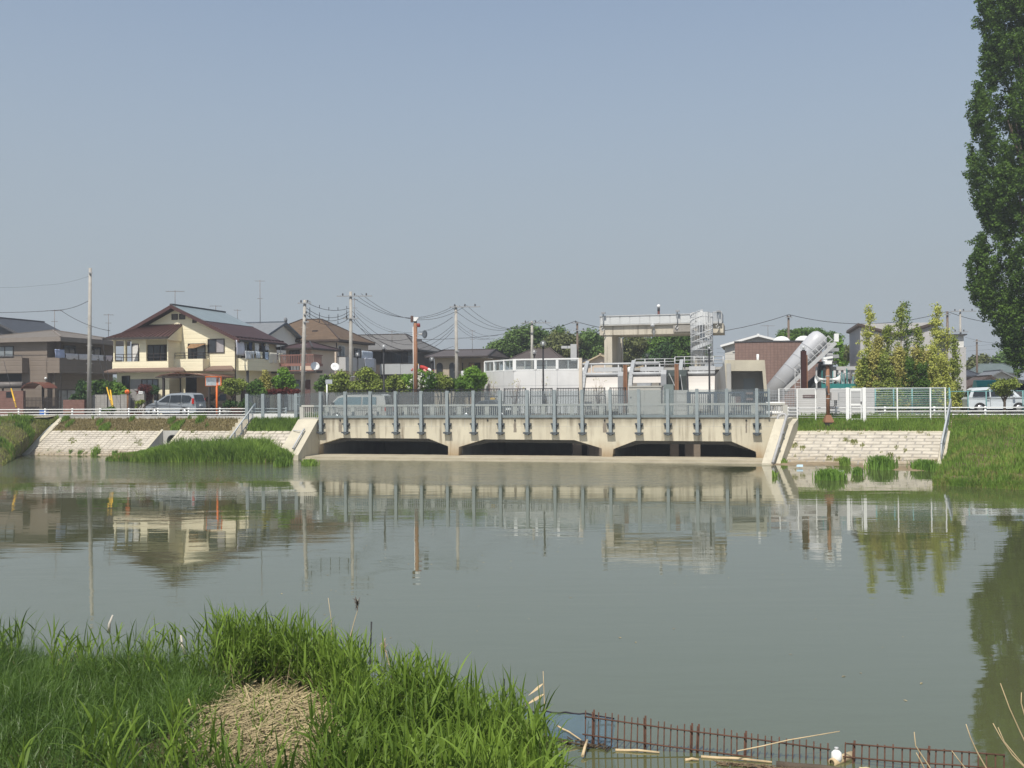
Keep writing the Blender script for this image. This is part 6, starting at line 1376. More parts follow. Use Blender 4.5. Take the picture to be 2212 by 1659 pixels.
# ------------------------------------------------------------------ vehicles: x along the body from nose (0) to tail (L), y from the near side (0) to the far side (W)
def clip_poly(poly, z0, keep_low):
    out = []
    for (x0, za), (x1, zb) in zip(poly, poly[1:] + poly[:1]):
        ia, ib = (za <= z0, zb <= z0) if keep_low else (za >= z0, zb >= z0)
        if ia: out.append((x0, za))
        if ia != ib: t = (z0 - za) / (zb - za); out.append((x0 + (x1 - x0) * t, z0))
    return out
def car_body(prof, W, belt, top, tuck, nose_tuck=.12):
    L = max(x for x, z in prof)
    def ins(x, z):
        i = tuck * max(0, z - belt) / (top - belt)
        e = min(x, L - x); i += nose_tuck * max(0, 1 - e / .45) ** 2
        return i + .05 * max(0, .45 - z) / .25
    m = MB(); sides = []
    pts = []                                   # refine the outline so the corners round off in plan
    for (x0, z0), (x1, z1) in zip(prof, prof[1:] + prof[:1]):
        n = max(1, int(abs(x1 - x0) / .22))
        for k in range(n): pts.append((x0 + (x1 - x0) * k / n, z0 + (z1 - z0) * k / n))
    for low in (True, False):
        c = clip_poly(pts, belt, low)
        tri = tessellate_polygon([[Vector((x, z, 0)) for x, z in c]])
        m.add([(x, ins(x, z), z) for x, z in c], [tuple(t) for t in tri], 0)
        m.add([(x, W - ins(x, z), z) for x, z in c], [tuple(t) for t in tri], 0)
    n = len(pts)
    for i in range(n):
        (x0, z0), (x1, z1) = pts[i], pts[(i + 1) % n]
        m.add([(x0, ins(x0, z0), z0), (x1, ins(x1, z1), z1), (x1, W - ins(x1, z1), z1), (x0, W - ins(x0, z0), z0)], [(0, 1, 2, 3)], 0, True)
    return m, ins
def vehicle(name, label, cat, loc, rz, prof, W, belt, paint, side_windows, wheels, wr=.32, tuck=.14, wind=None, rear=None, tail=None, head=None, extra=None, door_x=(), flip=False):
    t = thing(name, label, cat, loc, rz); top = max(z for x, z in prof); L = max(x for x, z in prof)
    m, ins = car_body(prof, W, belt, top, tuck); body = m.build('body', paint, t)
    body.modifiers.new('bevel', 'BEVEL').width = .03; body.modifiers['bevel'].limit_method = 'ANGLE'; body.modifiers['bevel'].segments = 2
    for s in (0, 1):
        for w in side_windows:
            g = MB()
            if s == 0: g.prism([(x, ins(x, z) - .012, z) for x, z in w], (0, .02, 0))
            else: g.prism([(x, W - ins(x, z) + .012, z) for x, z in w], (0, -.02, 0))
            g.build('side_window', CARGLASS, t)
    def cross(p0, p1, name, mt, mg=.1, out=.012):      # a pane across the body between two points of the outline
        (x0, z0), (x1, z1) = p0, p1; d = Vector((x1 - x0, 0, z1 - z0)).normalized(); nrm = Vector((-d.z, 0, d.x)) * out
        if (nrm.x > 0) != (x0 + x1 > L): nrm = -nrm
        v = [(x0, ins(x0, z0) + mg, z0), (x1, ins(x1, z1) + mg, z1), (x1, W - ins(x1, z1) - mg, z1), (x0, W - ins(x0, z0) - mg, z0)]
        return MB().prism([Vector(p) + nrm for p in v], -nrm * 1.5).build(name, mt, t)
    if wind: cross(*wind, 'windscreen', CARGLASS)
    if rear: cross(*rear, 'rear_window', CARGLASS)
    for s in (0, 1):
        if tail:
            x, z0, z1, w = tail; y0 = -.015 + .1 if s == 0 else W - .085
            MB().box(x - w, (.0 if s == 0 else W - .2), z0, x + .02, (.2 if s == 0 else W), z1).build('tail_light', REDL, t)
        if head:
            x, z0, z1, w = head; MB().box(x, (.06 if s == 0 else W - .4), z0, x + w, (.4 if s == 0 else W - .06), z1).build('headlight', LENS, t)
        for x in wheels:
            y = .0 if s == 0 else W; sg = -1 if s == 0 else 1
            wh = MB().lathe([(.0, 0), (wr * .98, 0), (wr, .03), (wr, .19), (0, .19)], (x, y + sg * .012 - sg * .19, wr), 24, 0, (0, sg, 0)).build('wheel', TYRE, t)
            MB().lathe([(0, 0), (wr * .62, 0), (wr * .6, .02), (wr * .2, .0), (0, .02)], (x, y + sg * .016, wr), 20, 0, (0, sg, 0)).build('rim', RIM, wh)
            MB().lathe([(wr * 1.0, 0), (wr * 1.18, 0), (wr * 1.18, .004), (wr * 1.0, .004)], (x, y + sg * .004, wr), 24, 0, (0, sg, 0)).build('wheel_arch', BLACK, t)
    sm = MB()
    for x in door_x: sm.box(x - .008, -.004, .45, x + .008, .004, belt)
    if door_x: sm.build('door_seam', DGREY, t)
    MB().box(.02, .1, .22, L - .02, W - .1, .34).build('underbody', BLACK, t)
    if extra: extra(t, ins, W, L)
    return t
SILV = mat('silver_blue_paint', (.33, .36, .39), .3, .03, .5, spec=.6, metal=.25)
SILV2 = mat('champagne_paint', (.46, .44, .405), .35, .03, .5, spec=.6)
TANP = mat('bronze_paint', (.24, .20, .145), .35, .05, .5, spec=.6); DARKP = mat('dark_navy_paint', (.03, .042, .055), .25, .05, .5, spec=.6)
GREYP = mat('grey_paint', (.22, .22, .215), .35, .05, .5, spec=.6); WHP = mat('pale_blue_white_paint', (.60, .645, .67), .3, .03, .5, spec=.6)
MINI = [(0, .38), (-.0, .62), (.06, .80), (.32, .95), (1.05, 1.14), (1.85, 1.66), (2.25, 1.80), (3.2, 1.86), (4.05, 1.82), (4.28, 1.72), (4.48, 1.10), (4.55, .70), (4.53, .36), (4.3, .25), (.3, .25)]
MINI = [(max(0, x), z) for x, z in MINI]
def mini_extra(t, ins, W, L):
    MB().box(L - .32, -.004, .98, L - .14, .10, 1.42).build('tail_light', REDL, t); MB().box(L - .30, W - .10, .98, L - .12, W + .004, 1.42).build('tail_light', REDL, t)
    MB().box(L - .02, W / 2 - .17, .78, L + .03, W / 2 + .17, .95).build('number_plate', WHITE, t)
    MB().box(.95, -.15, 1.12, 1.12, .02, 1.26).build('mirror', SILV, t)
    for x in (1.9, 3.0): MB().box(x, -.02, 1.02, x + .18, .01, 1.06).build('door_handle', LGREY, t)
def on_road(px, yl, z=2.71): x = BR.f(px, 900, yl)[0]; return BR.w(x, yl, z)
vehicle('minivan', 'silver blue minivan parked on the road behind the left guard rail, tail to the right', 'van', on_road(312.5, 6.2), ANG, MINI, 1.72, 1.08, SILV,
        [[(1.22, 1.13), (1.95, 1.60), (2.25, 1.66), (2.22, 1.10)], [(2.28, 1.10), (2.31, 1.67), (3.25, 1.68), (3.25, 1.10)], [(3.31, 1.10), (3.31, 1.68), (3.95, 1.64), (4.15, 1.5), (4.02, 1.14)]], (.85, 3.55), .33,
        wind=((1.08, 1.17), (1.86, 1.64)), rear=((4.47, 1.16), (4.30, 1.68)), extra=mini_extra, door_x=(1.2, 2.25, 3.28))
SUV = [(0, .45), (0, .85), (.1, 1.0), (1.1, 1.12), (1.75, 1.75), (2.2, 1.88), (3.7, 1.88), (4.15, 1.78), (4.3, 1.05), (4.3, .42), (4.1, .32), (.3, .32)]
def suv_extra(t, ins, W, L):
    MB().box(-.05, .25, .55, .0, W - .25, .92).build('grille', LGREY, t); MB().box(-.10, .08, .36, .03, W - .08, .58).build('bumper', LGREY, t)
YY = Frame(Y.o); 
pp = P(402, 897, 78.6); pq = P(372, 880, 82)
vehicle('parked_van', 'dark bronze van parked nose out beneath the carport behind the silver minivan', 'van', (P(437, 880, 87.5).x, 87.5, 2.70), ANG + math.radians(62), SUV, 1.75, 1.1, TANP,
        [[(1.3, 1.15), (1.9, 1.7), (2.4, 1.74), (2.4, 1.15)], [(2.5, 1.15), (2.5, 1.74), (3.5, 1.74), (3.5, 1.15)]], (.85, 3.3), .36, wind=((1.12, 1.16), (1.74, 1.72)), head=(-.02, .78, .96, .1), extra=suv_extra)
vehicle('parked_car', 'grey car in the carport, only its roof and windscreen showing over the silver minivan', 'car', (P(388, 880, 89).x, 89, 2.70), ANG + math.radians(75), [(x * .95, z * 1.06) for x, z in MINI], 1.7, 1.14, GREYP,
        [[(1.3, 1.2), (1.9, 1.72), (2.4, 1.76), (2.4, 1.2)], [(2.5, 1.2), (2.5, 1.76), (3.4, 1.76), (3.4, 1.2)]], (.8, 3.4), .33, wind=((1.02, 1.24), (1.74, 1.74)))
HIA = [(0, .42), (0, .75), (.06, .95), (.16, 1.08), (.95, 1.85), (1.25, 1.95), (2.5, 1.99), (4.3, 1.98), (4.55, 1.9), (4.66, 1.3), (4.69, .8), (4.69, .42), (4.5, .3), (.2, .3)]
def hia_extra(t, ins, W, L):
    MB().box(L - .04, .0, 1.0 - .25, L + .02, .12, 1.02).build('tail_light', REDL, t); MB().box(L - .04, W - .12, .75, L + .02, W, 1.02).build('tail_light', REDL, t)
    MB().box(L - .02, .1, .5, L + .06, W - .1, .64).build('rear_bumper', LGREY, t); MB().box(.9, -.004, .95, 4.5, .006, .98).build('side_trim', DGREY, t); MB().box(.52, -.2, 1.2, .68, .0, 1.42).build('mirror', BLACK, t)
GLB = mat('pale_van_glass', (.13, .19, .21), .12, .2, .8, spec=.6)
yv = 4.2; hv = vehicle('delivery_van', 'champagne silver cab over van crossing the bridge behind the screens', 'van', BR.w(BR.f(704, 890, yv)[0], yv, 2.35), ANG, HIA, 1.69, 1.12, SILV2,
        [[(.36, 1.18), (.98, 1.74), (1.5, 1.80), (1.5, 1.18)], [(1.66, 1.2), (1.66, 1.80), (2.78, 1.80), (2.78, 1.2)], [(2.9, 1.2), (2.9, 1.80), (3.95, 1.80), (3.95, 1.2)]], (.85, 3.45), .32, .12,
        wind=((.2, 1.14), (.93, 1.80)), rear=((4.66, 1.26), (4.57, 1.84)), extra=hia_extra, door_x=(1.58, 2.85))
for o in hv.children:
    if o.name.startswith('side_window'): o.data.materials[0] = GLB
SED = [(0, .35), (0, .6), (.1, .75), (1.1, .92), (1.9, 1.38), (2.4, 1.46), (3.0, 1.44), (3.7, 1.02), (4.3, .95), (4.42, .7), (4.4, .35), (4.2, .25), (.2, .25)]
def lamp_extra(t, ins, W, L):
    MB().box(2.5, W / 2 - .25, 1.46, 2.85, W / 2 + .25, 1.6).build('roof_lamp', mat('amber_lens', (.62, .38, .06), .3, .1, 2), t); MB().box(L - .03, .1, .62, L + .02, .45, .8).build('tail_light', LENS, t); MB().box(L - .03, W - .45, .62, L + .02, W - .1, .8).build('tail_light', LENS, t)
    MB().box(3.85, -.01, .70, 4.2, .06, .86).build('headlight', LENS, t)
yv = 6.0; vehicle('taxi', 'dark navy sedan with an amber roof lamp on the bridge behind the screens', 'car', BR.w(BR.f(984, 890, yv)[0], yv, 2.42), ANG, SED, 1.7, .92, DARKP,
        [[(1.35, .98), (1.98, 1.34), (2.45, 1.38), (2.45, .98)], [(2.52, .98), (2.52, 1.38), (2.95, 1.36), (3.45, 1.02)]], (.8, 3.5), .31, .2, wind=((1.14, .95), (1.88, 1.36)), rear=((3.68, 1.04), (3.04, 1.42)), extra=lamp_extra)
WAG = [(0, .4), (0, .95), (.08, 1.1), (.3, 1.62), (.5, 1.76), (1.5, 1.80), (2.5, 1.79), (2.9, 1.7), (3.45, 1.12), (4.1, .98), (4.2, .6), (4.18, .36), (4.0, .28), (.2, .28)]
def wag_extra(t, ins, W, L):
    MB().box(-.02, 0, .9, .05, .14, 1.3).build('tail_light', REDL, t); MB().box(1.25, -.02, 1.0, 1.45, .0, 1.05).build('door_handle', DGREY, t); MB().box(2.95, -.16, 1.08, 3.1, .0, 1.24).build('mirror', WHP, t)
yv = 12.0; vehicle('parked_van', 'pale blue white van parked on the right behind the teal wire fence', 'van', BR.w(BR.f(2091, 890, yv)[0], yv, 2.70), ANG + .05, WAG, 1.7, 1.12, WHP,
        [[(.32, 1.16), (.45, 1.56), (1.45, 1.62), (1.45, 1.16)], [(1.54, 1.16), (1.54, 1.62), (2.45, 1.60), (2.45, 1.16)], [(2.55, 1.16), (2.55, 1.58), (2.8, 1.52), (3.2, 1.16)]], (.8, 3.35), .33, .15, wind=((3.42, 1.16), (2.92, 1.66)), rear=((.09, 1.14), (.29, 1.58)), extra=wag_extra, door_x=(1.5, 2.5))
yv = 20.0; vehicle('parked_car', 'white car half hidden left of the pale blue white van', 'car', BR.w(BR.f(2072, 890, yv)[0], yv, 2.75), ANG + .9, SED, 1.7, .92, mat('white_car_paint', (.7, .7, .7), .3, .03, 1, spec=.6),
        [[(1.35, .98), (1.98, 1.34), (2.45, 1.38), (2.45, .98)], [(2.52, .98), (2.52, 1.38), (2.95, 1.36), (3.45, 1.02)]], (.8, 3.5), .31, .2, wind=((1.14, .95), (1.88, 1.36)), rear=((3.68, 1.04), (3.04, 1.42)), head=(-.02, .6, .74, .08))
yv = 19.0; vehicle('parked_van', 'white van roof showing above the pale blue white van at the right edge', 'van', BR.w(BR.f(2140, 890, yv)[0], yv, 2.95), ANG, [(x * .95, z * 1.05) for x, z in HIA], 1.7, 1.12, mat('white_car_paint', (.7, .7, .7)),
        [[(1.66, 1.25), (1.66, 1.8), (3.9, 1.8), (3.9, 1.25)]], (.85, 3.3), .32, .12, wind=((.2, 1.2), (.88, 1.86)))
yv = 24.0; x0 = BR.f(2086, 890, yv)[0]; tk = thing('tarpaulin_load', 'teal tarpaulin covered truck load under the white gabled house', 'truck load', BR.w(x0, yv, 2.7), ANG)
m = MB(); m.pxx([(0, .9), (0, 1.9), (.4, 2.35), (1.4, 2.4), (1.9, 1.9), (1.9, .9)], .9, 3.0).build('tarpaulin', mat('teal_tarp', (.02, .26, .23), .5, .12, 2), tk)
MB().box(.0, .1, .55, 4.4, 1.8, .9).build('flat_bed', WHITE, tk); MB().box(3.05, .1, .9, 4.4, 1.8, 1.9).build('cab', WHITE, tk)
for x in (.9, 3.6): MB().lathe([(0, 0), (.34, 0), (.34, .2), (0, .2)], (x, .05, .34), 16, 0, (0, 1, 0)).build('wheel', TYRE, tk)
# ------------------------------------------------------------------ laundry, pots and small things by the houses
def cloth(name, label, cat, fr, x, y, z_top, w, h, col, side='r', group='laundry', seed=0, legs=False):
    t = MB(); n, k = 8, 7; rnd = random.Random(seed); ph = rnd.random() * 6
    V = []
    for j in range(k + 1):
        for i in range(n + 1):
            u = i / n - .5; v = j / k; o = .05 * math.sin(u * 9 + ph) * v + .03 * math.sin(v * 5 + ph * 2); s_ = w * (1 - .08 * v * math.sin(ph))
            V.append((x + o, y + u * s_, z_top - h * v - .02 * math.sin(u * 7 + ph) * v) if side == 'r' else (x + u * s_, y + o, z_top - h * v - .02 * math.sin(u * 7 + ph) * v))
    fs = [(j * (n + 1) + i, j * (n + 1) + i + 1, (j + 1) * (n + 1) + i + 1, (j + 1) * (n + 1) + i) for j in range(k) for i in range(n) if not (legs and j > 2 and i in (3, 4))]
    t.add(V, fs, 0, True); o = t.build(name, mat('cloth_' + '_'.join(str(int(c * 100)) for c in col), col, .9, .06, 3), None, False)
    o.location = fr.o; o.rotation_euler = (0, 0, fr.a); tag(o, label, cat, group); o.modifiers.new('thickness', 'SOLIDIFY').thickness = .012; return o
WC, BC, CC_ = (.70, .70, .70), (.45, .55, .68), (.66, .62, .48)
yb_ = lambda zx: Y.s(*q('A2', zx, 930), YBX)[0]
zrail = YZRR + .02; xo = YBX + .04
for i, (nm, lab, z0x, wpx, h, col, lg) in enumerate((
    ('shirt', 'leftmost white shirt hung over the yellow house balcony rail', 1508, 50, .75, WC, False), ('shirt', 'pale white top hanging second on the yellow house balcony rail', 1555, 44, .72, (.66, .69, .72), True),
    ('shirt', 'light blue shirt in the middle of the yellow house balcony rail', 1612, 44, .6, (.58, .64, .70), False), ('towel', 'cream towel beside the light blue shirt on the balcony rail', 1648, 26, .6, CC_, False),
    ('shirt', 'white and blue top hanging right of centre on the balcony rail', 1703, 36, .7, BC, False), ('towel', 'large cream bath towel hanging low near the right end of the balcony rail', 1766, 74, 1.0, (.68, .65, .55), False),
    ('trousers', 'cream trousers at the far right end of the yellow house balcony rail', 1845, 40, .95, CC_, True))):
    y0, y1 = yb_(z0x - wpx / 2), yb_(z0x + wpx / 2); cloth(nm, lab, 'clothes' if nm != 'towel' else 'towel', Y, xo, (y0 + y1) / 2, zrail, abs(y1 - y0), h, col, 'r', 'laundry on the yellow house balcony', i, lg)
zln = YZRR + .95
dl = thing_in('drying_pole', 'long drying pole above the yellow house side balcony', 'pole', Y); MB().tube([(YBX - .35, YBY + .2, zln + .03), (YBX - .35, D_Y - .2, zln + .03)], .025, 6).build('pole', LGREY, dl)
for yy in (YBY + .4, D_Y - .5): MB().tube([(YBX - .35, yy, YZR), (YBX - .35, yy, zln + .05)], .03, 6).build('support', LGREY, dl)
for i, (nm, lab, zx, wpx, h, col) in enumerate((
    ('sheet', 'lavender white bed sheet hanging highest at the left of the balcony drying pole', 1475, 84, 1.35, (.66, .65, .72)), ('shirt', 'dark blue shirt on the drying pole behind the balcony rail', 1580, 36, .8, (.05, .07, .14)),
    ('sheet', 'white sheet in the middle of the balcony drying pole', 1640, 46, 1.0, WC), ('trousers', 'dark trousers on the balcony drying pole', 1700, 30, 1.0, (.05, .05, .06)), ('shirt', 'pale grey shirt at the right of the balcony drying pole', 1745, 34, .7, (.55, .55, .57)))):
    y0, y1 = yb_(zx - wpx / 2), yb_(zx + wpx / 2); cloth(nm, lab, 'laundry', Y, YBX - .35, (y0 + y1) / 2, zln, abs(y1 - y0), h, col, 'r', 'laundry on the drying pole', 20 + i)
yg = lambda zx: G.s(*q('A1', zx, 720), 0)[0]
for i, (lab, x0, x1, col) in enumerate((('white futon cover spread over the grey brown house balcony, nearest to the utility pole', 510, 605, (.66, .64, .66)), ('second white futon cover on the grey brown house balcony, left half behind the pole', 612, 700, (.68, .66, .68)),
                                  ('third white futon cover on the grey brown house balcony, just right of the pole', 712, 800, (.64, .63, .66)), ('pink white cloth at the far right end of the grey brown house balcony', 822, 872, (.62, .54, .58)))):
    y0, y1 = yg(x0), yg(x1); cloth('futon_cover', lab, 'laundry', G, .03, (y0 + y1) / 2, GZB + .42, abs(y1 - y0), .55, col, 'r', 'futon covers on the left balcony', 40 + i)
y0, y1 = yg(425), yg(500); cloth('quilt', 'blue white quilt at the left end of the grey brown house balcony', 'quilt', G, .05, (y0 + y1) / 2, GZB + .75, abs(y1 - y0), .8, (.42, .48, .66), 'r', 'futon covers on the left balcony', 47)
bs_ = lambda zx: HB.s(*q('C3', zx, 900), HBX)[0]
for i, (lab, x0, x1, zt0, h, col) in enumerate((('pale blue sheet hung above the beige hip roof house balcony', 1010, 1138, .9, 1.0, (.48, .53, .60)), ('white blue curtain hanging down outside the beige house balcony', 1020, 1140, .05, 1.15, (.60, .62, .68)))):
    y0, y1 = bs_(x0), bs_(x1); cloth('sheet', lab, 'laundry', HB, HBX + (.06 if i else -.2), (y0 + y1) / 2, HBZ + zt0, abs(y1 - y0), h, col, 'r', 'laundry on the beige house balcony', 50 + i)
for i, (px, py, D, s, lab, col) in enumerate(((512, 893, 80, .5, 'wide brick red planter tub near the road left of the bridge screens', (.26, .10, .07)), (490, 888, 81, .34, 'white flower pot beside the orange mirror post', (.6, .6, .58)), (498, 884, 81.5, .3, 'small grey pot behind the white flower pot', (.3, .3, .29)),
        (505, 886, 82, .3, 'second white pot between the planters', (.55, .55, .52)), (520, 887, 82, .32, 'dark green pot at the right of the planter group', (.05, .12, .08)), (282, 884, 80.5, .3, 'terracotta pot under the round orange reflector', (.34, .13, .08)), (300, 884, 80.5, .3, 'terracotta pot between the two wall pillars', (.32, .14, .09)))):
    p = P(px, py, D); o = MB().lathe([(0, 0), (s * .62, 0), (s, s * 1.1), (s * 1.05, s * 1.1), (s * 1.05, s * 1.25), (s * .9, s * 1.25), (s * .85, s * 1.05), (0, s * 1.05)], (0, 0, 0), 14).build('flower_pot', mat(f'pot_{i}_glaze', col, .7, .1, 3)); o.location = (p.x, D, ZR - .03); tag(o, lab, 'flower pot', 'flower pots by the yellow house')
# ------------------------------------------------------------------ foliage
def leaf_arrays(C, n_per, spread, size, flat=.0, asp=.6, rng=RNG, droop=0):
    """clump centres -> leaf quads (folded diamonds) scattered round each of them"""
    C = np.asarray(C, float); N = len(C) * n_per
    c = np.repeat(C, n_per, 0); d = rng.normal(size=(N, 3)); d /= np.linalg.norm(d, axis=1)[:, None]
    sp = np.asarray(spread, float); sp = np.repeat(sp, n_per)[:, None] if sp.ndim else sp
    p = c + d * (rng.random((N, 1)) ** .5) * sp * np.array([1, 1, .8])
    nrm = d + rng.normal(size=(N, 3)) * .7 + np.array([0, 0, .5 + flat]); nrm /= np.linalg.norm(nrm, axis=1)[:, None]
    a = rng.normal(size=(N, 3)); a[:, 2] -= droop; a -= nrm * (a * nrm).sum(1)[:, None]; a /= np.linalg.norm(a, axis=1)[:, None]; b = np.cross(nrm, a)
    s = (size * (.6 + .8 * rng.random((N, 1)))); 
    V = np.stack([p - a * s, p + b * s * asp, p + a * s, p - b * s * asp], 1).reshape(-1, 3)
    F = np.arange(N * 4).reshape(-1, 4); return V, F
def ell_points(c, r, n, rng=RNG, shell=.38):
    d = rng.normal(size=(n, 3)); d /= np.linalg.norm(d, axis=1)[:, None]; t = (shell + (1 - shell) * rng.random((n, 1))); k_ = rng.random((n, 1)) < .22; t = np.where(k_, t * 1.28, t)
    return np.array(c) + d * t * np.array(r)
L_MID = leafmat('leaf_mid_green', (0.042, 0.093, 0.018), (0.143, 0.247, 0.045)); L_DARK = leafmat('leaf_dark_green', (0.021, 0.051, 0.018), (0.075, 0.143, 0.039), .25)
L_BRIGHT = leafmat('leaf_bright_green', (0.075, 0.158, 0.022), (0.240, 0.405, 0.060)); L_OLIVE = leafmat('leaf_olive', (.11, .15, .024), (.31, .37, .085), .25)
L_YEL = leafmat('leaf_yellow_green', (.28, .31, .055), (.54, .56, .15), .25); L_RUST = leafmat('leaf_rusty', (.26, .24, .06), (.48, .45, .14), .25); L_RED = leafmat('leaf_red', (.08, .02, .018), (.18, .05, .04))
L_FAR = leafmat('leaf_far_green', (.050, .10, .028), (.165, .255, .07), .3); L_FARB = leafmat('leaf_far_brown_green', (.075, .095, .035), (.20, .22, .085), .3); L_WHITE = leafmat('blossom_white', (0.600, 0.600, 0.500), (0.800, 0.800, 0.700), .3)
L_POP = leafmat('poplar_leaf', (.027, .064, .012), (.125, .21, .038), .34, .6, .12)
def tree(name, label, cat, px, D, blobs, n_clump, n_leaf, leaf, spread, mat_, base=ZR, trunk=.12, group=None, bark=BARK, flat=0, stems=None, limbs=True, py=860):
    """blobs: (px, py, half width px, half height px) ellipses as seen in the photo at distance D, each given real depth"""
    p = P(px, py, D); o = Vector((p.x, D, base)); t = thing(name, label, cat, o, 0, group); C = []; k = D / FPX; tops = []
    tot = sum(b[2] * b[3] for b in blobs)
    for (bx, by, hw, hh) in blobs:
        c = P(bx, by, D) - o; n = max(2, round(n_clump * hw * hh / tot)); dy = random.uniform(-.35, .35) * hw * k
        C.append(ell_points((c.x, dy, c.z), (hw * k, hw * k * .85, hh * k), n)); tops.append(Vector((c.x, dy, c.z)))
    C = np.concatenate(C); ks = .62 if D > 105 else .8; V, F = leaf_arrays(C, int(n_leaf / ks ** 1.5), spread, leaf * ks, flat); np_mesh('crown', V, F, mat_, t)
    tr = MB(); zc = min(v.z for v in tops); top = sum(tops, Vector()) / len(tops)
    h = max(.3, zc)
    if stems:
        for i in range(stems):
            a = 2 * math.pi * i / stems; tr.tube([(math.cos(a) * .1, math.sin(a) * .1, -.1), (math.cos(a) * .25 + top.x * .3, math.sin(a) * .25, h * .6), (top.x + math.cos(a) * .5, math.sin(a) * .5, top.z)], [trunk, trunk * .7, trunk * .25], 6)
    else:
        tr.tube([(0, 0, -.1), (top.x * .1, 0, h * .4), (top.x * .5, top.y * .5, h * .8), (top.x, top.y, top.z)], [trunk * 1.2, trunk, trunk * .8, trunk * .3], 8)
        if limbs:
            for q_ in tops: 
                if (q_ - top).length > .4: tr.tube([(top.x * .4, 0, h * .55), (top.x * .3 + q_.x * .5, q_.y * .5, h * .4 + q_.z * .45), q_], [trunk * .6, trunk * .4, trunk * .12], 6)
    tr.build('trunk', bark, t); return t
# the tall poplar at the right edge
D = 75; p0 = P(2236, 860, D); o = Vector((p0.x, D, 2.6)); pop = thing('poplar_tree', 'very tall dark green poplar rising out of the frame at the right edge', 'tree', o)
tk_ = MB(); tk_.tube([(0, 0, -.2), (.1, 0, 6), (-.1, .1, 14), (0, 0, 24), (.1, 0, 34), (.1, 0, 38)], [.75, .6, .48, .34, .16, .04], 10)
ctr = []
edge = [(800, 2200), (760, 2178), (720, 2160), (690, 2148), (660, 2120), (610, 2082), (590, 2080), (560, 2098), (530, 2096), (505, 2122), (480, 2128), (450, 2108), (420, 2096), (395, 2086), (370, 2084), (335, 2094), (300, 2100), (270, 2098), (235, 2086), (190, 2098), (160, 2128), (130, 2108), (105, 2126), (70, 2118), (30, 2108), (0, 2110), (-60, 2116), (-140, 2135), (-220, 2160), (-300, 2190), (-360, 2225)]
def half_width(y_):
    for (ya, xa__), (yb__, xb__) in zip(edge[:-1], edge[1:]):
        if yb__ <= y_ <= ya: return (2240 - (xa__ + (xb__ - xa__) * (ya - y_) / (ya - yb__))) * D / FPX
    return .5
for i in range(800):                                     # upswept plumes of leaves, longest near the seen outline
    y_ = random.uniform(-360, 790); c = P(2240, y_, D) - o; rad = half_width(y_); a = random.uniform(0, 2 * math.pi); rr = rad * random.uniform(.25, .86)
    if i % 4 == 0: a = math.pi + random.gauss(0, .35); rr = rad * random.uniform(.72, .9)
    ln = random.uniform(1.0, 2.6); out = random.uniform(.05, .28); pr2 = random.uniform(.28, .62)
    for k in range(9):
        u = k / 8; ctr.append((c.x + (rr + out * ln * (u - .5)) * math.cos(a) + random.gauss(0, pr2 * .45), (rr + out * ln * (u - .5)) * math.sin(a) * .9 + random.gauss(0, pr2 * .45), c.z + ln * (u - .5)))
for i in range(750):
    y_ = random.uniform(-360, 800); c = P(2240, y_, D) - o; rad = half_width(y_) * random.random() ** .6 * .8; a = random.uniform(0, 6.283); ctr.append((c.x + rad * math.cos(a), rad * math.sin(a), c.z))
ctr = np.array(ctr); V, F = leaf_arrays(ctr, 40, .34, .078, asp=.8); np_mesh('crown', V, F, L_POP, pop)
for i in range(60):                                      # steep limbs like a fastigiate poplar's
    z = random.uniform(2.5, 27); a = random.uniform(0, 2 * math.pi); r_ = random.uniform(1.2, 3.6); tk_.tube([(0, 0, z), (r_ * .5 * math.cos(a), r_ * .5 * math.sin(a), z + 1.8), (r_ * .85 * math.cos(a), r_ * .85 * math.sin(a), z + 5)], [.14, .09, .02], 5)
tk_.build('trunk', BARK, pop)
# woods behind the gates
TG = 'big trees behind the sluice gates'
tree('broadleaf_tree', 'tall broad green tree left of the pale utility pole behind the white enclosure', 'tree', 1120, 128, [(1118, 738, 42, 26), (1080, 752, 24, 17), (1150, 722, 26, 16), (1105, 770, 45, 16), (1175, 740, 22, 24)], 170, 46, .30, 1.0, L_FAR, trunk=.35, group=TG)
tree('broadleaf_tree', 'brownish green wooded crown between the pale pole and the dark pole', 'tree', 1205, 126, [(1205, 752, 32, 26), (1190, 772, 30, 18), (1228, 742, 20, 22), (1165, 768, 24, 18)], 130, 46, .28, 1.0, L_FARB, trunk=.35, group=TG)
tree('broadleaf_tree', 'feathery topped trees just right of the dark pole beside the portal leg', 'tree', 1268, 127, [(1262, 752, 30, 28), (1290, 752, 24, 30), (1275, 728, 16, 12), (1210, 722, 10, 14), (1230, 775, 30, 14)], 130, 46, .28, 1.0, L_FAR, trunk=.35, group=TG)
tree('broadleaf_tree', 'olive brown tree seen in the left half of the portal opening', 'tree', 1375, 130, [(1375, 750, 34, 26), (1395, 770, 28, 18), (1355, 772, 22, 20)], 110, 46, .28, 1.0, L_FARB, trunk=.35, group=TG)
tree('broadleaf_tree', 'dense bright green tree filling the right half of the portal opening', 'tree', 1455, 128, [(1450, 738, 40, 26), (1480, 750, 30, 30), (1425, 755, 24, 24), (1465, 775, 50, 16), (1520, 760, 16, 22)], 190, 48, .28, 1.0, L_MID, trunk=.35, group=TG)
tree('conifer_tree', 'dark layered conifer in the middle of the portal opening', 'tree', 1428, 122, [(1428, 770, 26, 14), (1440, 752, 14, 10), (1410, 780, 18, 8)], 70, 44, .24, .8, L_DARK, trunk=.3, flat=.8, group=TG)
tree('broadleaf_tree', 'flat topped green tree behind the brown brick building', 'tree', 1735, 124, [(1712, 724, 30, 8), (1750, 722, 40, 9), (1790, 730, 26, 10), (1735, 736, 50, 8), (1690, 730, 14, 6)], 130, 44, .26, .8, L_MID, trunk=.3, flat=.5)
